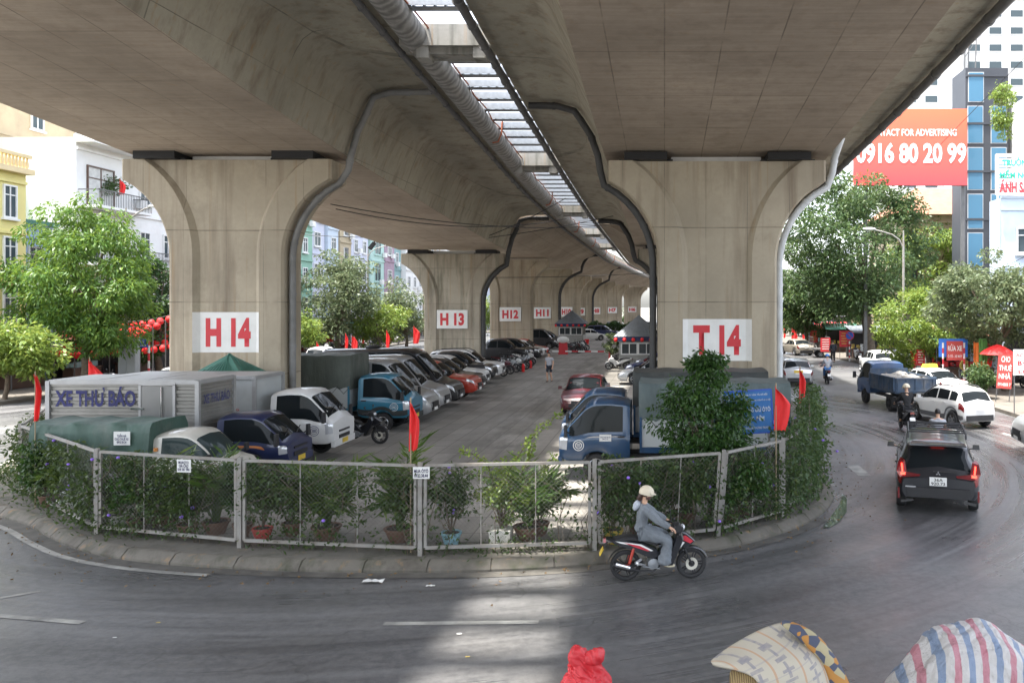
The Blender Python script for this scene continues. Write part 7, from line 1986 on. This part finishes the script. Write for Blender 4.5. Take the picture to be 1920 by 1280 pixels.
px_tree('bright far tree seen between piers H 13 and H 12', 905, 590, 125, 24, 40, 'leaf_bright', seed=8, n=3500, size=.4, clumps=35, cr=1.0, tr=.16)
px_tree('far tree at the end of the left pavement', 1150, 590, 215, 40, 20, 'leaf_mid', seed=9, n=3000, size=.6, clumps=30, cr=1.5, tr=.2)
px_tree('biggest tree on the right, in front of the billboard', 1604, 466, 64, 140, 150, 'leaf_mid', basex=1632, seed=10, n=38000, size=.3, clumps=190, cr=1.3, tr=.42, droop=.6)
px_tree('leafy tree hugging the right side of pier T 14', 1512, 560, 80, 66, 84, 'leaf_mid', seed=11, n=13000, size=.38, clumps=80, cr=1.1, tr=.2)
px_tree('bright small leafed tree behind the dump truck', 1730, 605, 50, 92, 66, 'leaf_bright', basex=1742, seed=12, n=15000, size=.22, clumps=85, cr=.65, tr=.14)
px_tree('pale grey leafed tree at the right edge', 1850, 570, 43, 125, 98, 'leaf_grey', basex=1885, seed=13, n=22000, size=.22, clumps=120, cr=.65, tr=.17)
px_tree('mid green tree between the billboard and the grey leafed tree', 1750, 495, 74, 78, 98, 'leaf_bright', seed=14, n=12000, size=.34, clumps=75, cr=1.0, tr=.18)
px_tree('dark tree shading the far corner pavement', 1655, 600, 76, 70, 58, 'leaf_dark', seed=15, n=7000, size=.34, clumps=60, cr=.95, tr=.25)
px_tree('light far tree beyond the cargo trike', 1490, 590, 120, 40, 30, 'leaf_bright', seed=16, n=4500, size=.42, clumps=45, cr=1.1, tr=.2)
px_tree('round green bush on the right pavement beside the red banner', 1838, 705, 39.5, 26, 24, 'leaf_mid', seed=17, n=2200, size=.16, clumps=30, cr=.3, tr=.05, name='bush', cat='bush')
px_tree('light bush at the kerb behind the dump truck', 1690, 680, 51, 22, 22, 'leaf_bright', seed=18, n=1500, size=.18, clumps=24, cr=.3, tr=.05, name='bush', cat='bush')
px_tree('hanging plant spilling from the roof terrace beside the dark tower', 1880, 200, 60, 18, 58, 'leaf_bright', seed=19, n=2600, size=.22, clumps=50, cr=.45, tr=.03, name='hanging_plant', cat='plant', z0=20.0, droop=1.2)
px_tree('balcony plants of the white corner house', 195, 350, 53.2, 36, 20, 'leaf_mid', seed=20, n=2600, size=.2, clumps=26, cr=.4, tr=.03, name='balcony_plant', cat='plant', z0=at(0, 372, 53.2).z)
# far hedge
rng = np.random.default_rng(30); n = 6000
hd = thing('hedge', 'dark clipped hedge across the far end of the car park', 'hedge', (-8.2, 124, LOTZ))
P = np.column_stack([rng.uniform(-5.5, 5.5, n), rng.normal(0, .45, n), rng.uniform(0, 1, n) ** .7 * 1.75]); P[:, 2] *= 1 + .15 * np.sin(P[:, 0] * 2.2)
leaf_object('foliage', P, rng.normal(size=(n, 3)) + np.array([0, -.5, .3]), .3, G['leaf_dark'], hd, .5, rng)
# the leafy tree behind the fence in front of pier T 14
c = at(1322, 800, 17.4)
fic = tree('dense dark green tree behind the fence in front of pier T 14', (at(1328, 0, 17.2).x, 17.2, FZ), tuple(c), (1.12, 1.0, 1.32), 'leaf_ficus', n=15000, size=.105, seed=41, clumps=110, cr=.3, droop=.7, tr=.06, name='fence_tree', hollow=.25)
rng = np.random.default_rng(42)
P, k, C = crown_points(rng, (.85, .7, .55), 4200, 36, .24, .3); leaf_object('lower_foliage', P + np.array([.35, -.5, 1.0]), k * 3 + rng.normal(size=P.shape) * .5 - np.array([0, 0, .6]), .1, G['leaf_ficus'], fic, .42, rng)
P, k, C = crown_points(rng, (.42, .4, .5), 2200, 24, .22, .3); leaf_object('top_foliage', P + np.array(c) - np.array(fic.location) + np.array([.02, 0, 1.25]), k * 3 + rng.normal(size=P.shape) * .5 - np.array([0, 0, .6]), .105, G['leaf_ficus'], fic, .42, rng)

# potted palms and shrubs behind the fence
M('pot_brown', (.13, .07, .045), .7, 0, .2, 5, dirt=.4); M('pot_white', (.55, .54, .5), .6, 0, .08, 4, dirt=.3); M('pot_red', (.4, .05, .04), .6); M('pot_green', (.05, .22, .12), .6); M('pot_paint', (.2, .36, .42), .6, 0, .5, 14); M('pot_yellow', (.5, .36, .06), .6, 0, .2, 5)
M('soil', (.04, .03, .022), .9); M('flower_purple', (.25, .14, .6), .7)
def pot(root, r, h, mat, square=False):
    if square: o = MB().box((0, 0, h / 2), (r * 2, r * 2, h), taper=1.12).build('pot', G[mat], root)
    else: o = MB().lathe([(r * .62, 0), (r * .85, h * .5), (r, h * .86), (r * 1.08, h * .88), (r * 1.08, h), (r * .92, h), (r * .9, h * .9), (.001, h * .9)], n=22).build('pot', G[mat], root, 35)
    MB().lathe([(r * .86, h * .93), (.001, h * .95)], n=14, caps=False).build('soil', G['soil'], o)
def palm(label, px, py, y, h, nf, potm, seed, r=.24, ph=.26, leaf='leaf_palm', spread=.75):
    rng = np.random.default_rng(seed); p = at(px, 0, y); root = thing('potted_palm', label, 'potted palm', (p.x, y, FZ), 0)
    pot(root, r, ph, potm); st = MB(); PP, DD = [], []
    for i in range(nf):
        a = rng.uniform(0, 2 * math.pi); L = h * rng.uniform(.6, 1.05); out = spread * h * rng.uniform(.25, .75) * (.6 if i % 3 == 0 else 1); dr = rng.uniform(.05, .45) * h
        pts = []
        for q in range(9):
            t = q / 8; pts.append(Vector((math.cos(a) * out * t ** 1.4 + .05 * math.cos(a), math.sin(a) * out * t ** 1.4 + .05 * math.sin(a), ph * .9 + L * t - dr * t ** 2.6)))
        st.tube(pts, [.012 - .001 * q for q in range(9)], 4)
        for q in range(2, 8):
            for f in (0, .33, .66):
                b = lerp(pts[q], pts[q + 1], f); t = (pts[q + 1] - pts[q]).normalized(); sd = t.cross(Vector((0, 0, 1))); sd = sd.normalized() if sd.length > .05 else Vector((1, 0, 0))
                for s_ in (1, -1): PP.append(b); DD.append(sd * s_ * .8 + t * .7 + Vector((0, 0, rng.uniform(-.35, .15))))
    st.build('stems', G['leaf_palm'], root)
    leaf_object('fronds', np.array([tuple(v) for v in PP]), np.array([tuple(v) for v in DD]), .36 * (h / 1.3) ** .6, G[leaf], root, .115, rng)
    return root
def shrub(label, px, y, h, w, potm, seed, n=1600, leaf='leaf_vine', size=.085, square=False, flowers=0, r=.18, ph=.26):
    rng = np.random.default_rng(seed); p = at(px, 0, y); root = thing('potted_shrub', label, 'potted plant', (p.x, y, FZ), 0)
    pot(root, r, ph, potm, square); P, k, C = crown_points(rng, (w, w * .7, h * .45), n, 34, .17, .3)
    c = np.array([0, 0, ph + h * .52]); d = k * 4 + rng.normal(size=P.shape) * .5; d[:, 2] -= .3
    leaf_object('foliage', P + c, d, size, G[leaf], root, .5, rng)
    st = MB()
    for i in range(10): e = Vector(C[i] + c); st.tube([(0, 0, ph * .9), (e.x * .4, e.y * .4, e.z * .55), tuple(e)], [.012, .009, .004], 5)
    st.build('stems', G['bark'], root)
    if flowers:
        f = MB()
        for i in range(flowers): q = P[rng.integers(len(P))] * 1.1 + c; f.ball(tuple(q), (.028, .028, .02), 7, 4)
        f.build('flowers', G['flower_purple'], root)
    return root
palm('wide potted palm in a brown bowl, left of the middle fence post', 612, 0, 15.75, 1.5, 26, 'pot_brown', 1, .26)
palm('upright potted palm in a brown bowl right next to the middle fence post', 748, 0, 15.6, 1.75, 26, 'pot_brown', 2, .26, spread=.5)
palm('broad feathery potted palm right of the white square pot', 990, 0, 15.75, 1.35, 30, 'pot_brown', 3, .27, spread=1.0)
palm('dark potted palm left of the second fence post', 405, 0, 16.1, 1.4, 26, 'pot_brown', 4, spread=.8)
palm('potted palm behind the white truck notice, third from the left', 305, 0, 16.7, 1.35, 22, 'pot_brown', 5, .3, spread=.8)
palm('potted palm near the left fence corner', 135, 0, 18.0, 1.3, 16, 'pot_white', 6, .26)
palm('potted palm behind the rider, right of the fence gap', 1230, 0, 16.4, 1.1, 20, 'pot_brown', 7, spread=1.0)
palm('potted palm under the dark leafy tree', 1285, 0, 16.9, 1.0, 18, 'pot_brown', 8, spread=1.0)
shrub('flowering shrub in a painted pot right of the middle fence post', 846, 15.3, 1.4, .42, 'pot_paint', 11, 1400, flowers=5)
shrub('bright green shrub in a white square pot', 940, 15.55, 1.45, .42, 'pot_white', 12, 1900, 'leaf_bright', .075, True)
shrub('vine shrub in a red and green pot by the second fence post', 492, 15.6, 1.35, .45, 'pot_red', 13, 1900, flowers=6)
shrub('dusty shrub in a yellow pot behind the scooter tail', 1150, 15.5, 1.4, .38, 'pot_yellow', 14, 1500, flowers=6)
shrub('leafy shrub in a brown pot between two palms on the left', 352, 15.9, 1.25, .45, 'pot_brown', 15, 1900)
shrub('leafy shrub in a white pot by the left corner post', 225, 16.6, 1.35, .5, 'pot_white', 16, 2400, flowers=8)
shrub('green shrub under the blue sign', 1400, 17.2, 1.3, .6, 'pot_brown', 18, 3000, 'leaf_mid')
shrub('pale flowering plant in a white pot at the edge of the far lane', 1146, 58.5, 2.2, .6, 'pot_white', 19, 1200, 'leaf_grey', .16, r=.4, ph=.5)
for i, (px, y, h, w, n, lf, lab) in enumerate(((258, 16.2, 1.2, .5, 2600, 'leaf_ficus', 'dark leafy shrub in a brown pot right of the left corner post'), (455, 15.9, 1.3, .45, 2600, 'leaf_ficus', 'dark leafy shrub hiding behind the second fence post'), (548, 16.0, 1.2, .42, 1300, 'leaf_vine', 'leafy shrub between the second post and the wide palm'),
        (1012, 16.0, 1.1, .4, 1600, 'leaf_mid', 'shrub behind the broad feathery palm'), (1195, 16.0, 1.4, .5, 2800, 'leaf_ficus', 'dark shrub behind the rider shoulders'), (1260, 16.6, 1.3, .5, 2600, 'leaf_vine', 'vine like shrub behind the handlebar of the ridden motorbike'), (1370, 16.8, 1.3, .5, 2600, 'leaf_ficus', 'dark shrub by the leaning fence post'), (90, 18.3, 1.4, .6, 3200, 'leaf_ficus', 'dark shrub filling the left fence corner'))):
    shrub(lab, px, y, h, w, 'pot_brown', 90 + i, n, lf, .09)
# long arching bougainvillea shoots
sh = thing('arching_shoot', 'long arching leafy shoots rising above the fence in front of the lane', 'climber', (at(945, 0, 15.6).x, 15.6, FZ))
PP, DD = [], []; stt = MB(); rng = np.random.default_rng(50)
for path in ([(945, 1000), (940, 930), (955, 880), (985, 835), (1015, 800), (1050, 775)], [(945, 1000), (930, 920), (915, 870), (885, 850), (862, 845)], [(945, 1000), (965, 910), (990, 865), (1000, 840), (985, 825)], [(945, 1000), (975, 920), (1010, 890), (1030, 870), (1040, 850)]):
    pts = [at(px, py, 15.6 - .1 * i) - sh.location for i, (px, py) in enumerate(path)]
    stt.tube(pts, [.012, .01, .009, .008, .006, .004][:len(pts)], 5)
    for i in range(1, len(pts) - 1):
        for q in range(46):
            b = lerp(pts[i], pts[i + 1], rng.uniform()) + Vector(rng.normal(0, .035, 3)); PP.append(tuple(b)); DD.append(tuple(rng.normal(size=3) + np.array([0, 0, .2])))
stt.build('stem', G['bark'], sh); leaf_object('leaves', np.array(PP), np.array(DD), .08, G['leaf_bright'], sh, .55, rng)
# climbers on the fence, one plant per panel
def climber(label, i0, n, seed, zlo=.1, zhi=1.55, thick=.12, leaf='leaf_vine', flowers=0, bulge=0.0, s0=0.0, s1=1.0, size=.085):
    rng = np.random.default_rng(seed); a, b = FP[i0], FP[i0 + 1]
    root = thing('climbing_vine', label, 'climber', tuple(lerp(a, b, .5)), 0)
    u = np.array(b - a); nr = np.array([-u[1], u[0], 0]); nr /= np.linalg.norm(nr)
    m_ = int(n * 1.7); s = rng.uniform(s0, s1, m_); z = rng.uniform(zlo, zhi, m_)
    dens = np.sin(s * 9 + seed) * np.cos(z * 3.2 + seed * 2) + .6 * np.sin(s * 23 + z * 7 + seed) + rng.normal(0, .45, m_)
    keep = np.argsort(-dens)[:n]; s, z = s[keep], z[keep]
    P = np.array(a - root.location)[None] + u[None] * s[:, None] + nr[None] * (rng.normal(0, thick, n) + bulge * np.sin(np.pi * np.clip((z - zlo) / (zhi - zlo), 0, 1)))[:, None]; P[:, 2] = z
    d = rng.normal(size=(n, 3)) * .7 - nr[None] * .4; d[:, 2] -= .4
    leaf_object('leaves', P, d, size, G[leaf], root, .55, rng)
    st = MB()
    for q in range(9):
        ss = rng.uniform(s0, s1); pts = [Vector(np.array(a - root.location) + u * (ss + rng.normal(0, .02 * k_)) + nr * .02) + Vector((0, 0, k_ * zhi / 6)) for k_ in range(7)]
        st.tube(pts, .007, 4)
    st.build('stems', G['bark'], root)
    if flowers:
        f = MB()
        for q in range(flowers): f.ball(tuple(P[rng.integers(n)] - nr * .1), (.035, .035, .028), 7, 4)
        f.build('flowers', G['flower_purple'], root)
climber('vine on the side panel going back along the left street', 2, 2600, 61, flowers=4, thick=.16)
climber('dense flowering vine on the leftmost angled fence panel', 3, 4000, 62, flowers=9, thick=.2, size=.1)
climber('vine with purple flowers on the second fence panel', 4, 2300, 63, flowers=6, s1=.75)
climber('thin vine on the middle left fence panel', 5, 1500, 64, flowers=1)
climber('sparse vine on the panel in front of the sunlit floor', 6, 700, 65)
climber('flowering vine on the panel behind the rider', 7, 2600, 66, flowers=6, thick=.18)
climber('vine under the leafy tree on the bent fence panel', 8, 2600, 67, flowers=3, thick=.2)
climber('thick flowering vine on the right corner panel', 9, 3600, 68, zhi=1.9, flowers=8, thick=.22, leaf='leaf_mid', size=.1)
climber('bushy vine bulging over the right end of the fence', 10, 3400, 69, zhi=2.2, thick=.17, leaf='leaf_mid', size=.11, flowers=6, bulge=-.1)
climber('vine on the fence side along the right street', 11, 2600, 70, zhi=1.9, thick=.17, leaf='leaf_mid', size=.1)
# weeds and dead leaves along the kerb (nobody could count them)
rng = np.random.default_rng(80); PP, DD = [], []
L2 = offset_line(K, .75)
for _ in range(5200):
    i = int(rng.integers(6, len(L2) - 12)); p = L2[i]; w = .5 + .5 * math.sin(i * .6) + .5 * math.sin(i * .23 + 1)
    if rng.uniform() > w * .6: continue
    PP.append((p.x + rng.normal(0, .3), p.y + rng.normal(0, .25), .15 + abs(rng.normal(0, .03)))); DD.append((rng.normal(0, .6), rng.normal(0, .6), .5))
for _ in range(2600):
    PP.append((rng.normal(-17.4, .55), rng.normal(20.6, 1.3), .15 + abs(rng.normal(0, .05)))); DD.append((rng.normal(0, .5), rng.normal(0, .5), .9))
o = leaf_object('weeds', np.array(PP), np.array(DD), .1, G['leaf_vine'], None, .3, rng); tag(o, kind='stuff')
M('dead_leaf', (.16, .1, .045), .8, 0, .3, 20)
PP = []; 
for _ in range(900):
    i = int(rng.integers(4, len(K) - 8)); p = offset_line(K[max(0, i - 1):i + 2], rng.normal(-.2, .5))[1 if i > 0 else 0]; PP.append((p.x, p.y, (.012 if True else 0)))
PP = [(x, y, .02) for x, y, z in PP]
o = leaf_object('dead_leaves', np.array(PP), np.column_stack([rng.normal(size=(len(PP), 2)), np.full(len(PP), .12)]), .06, G['dead_leaf'], None, .5, rng); tag(o, kind='stuff')
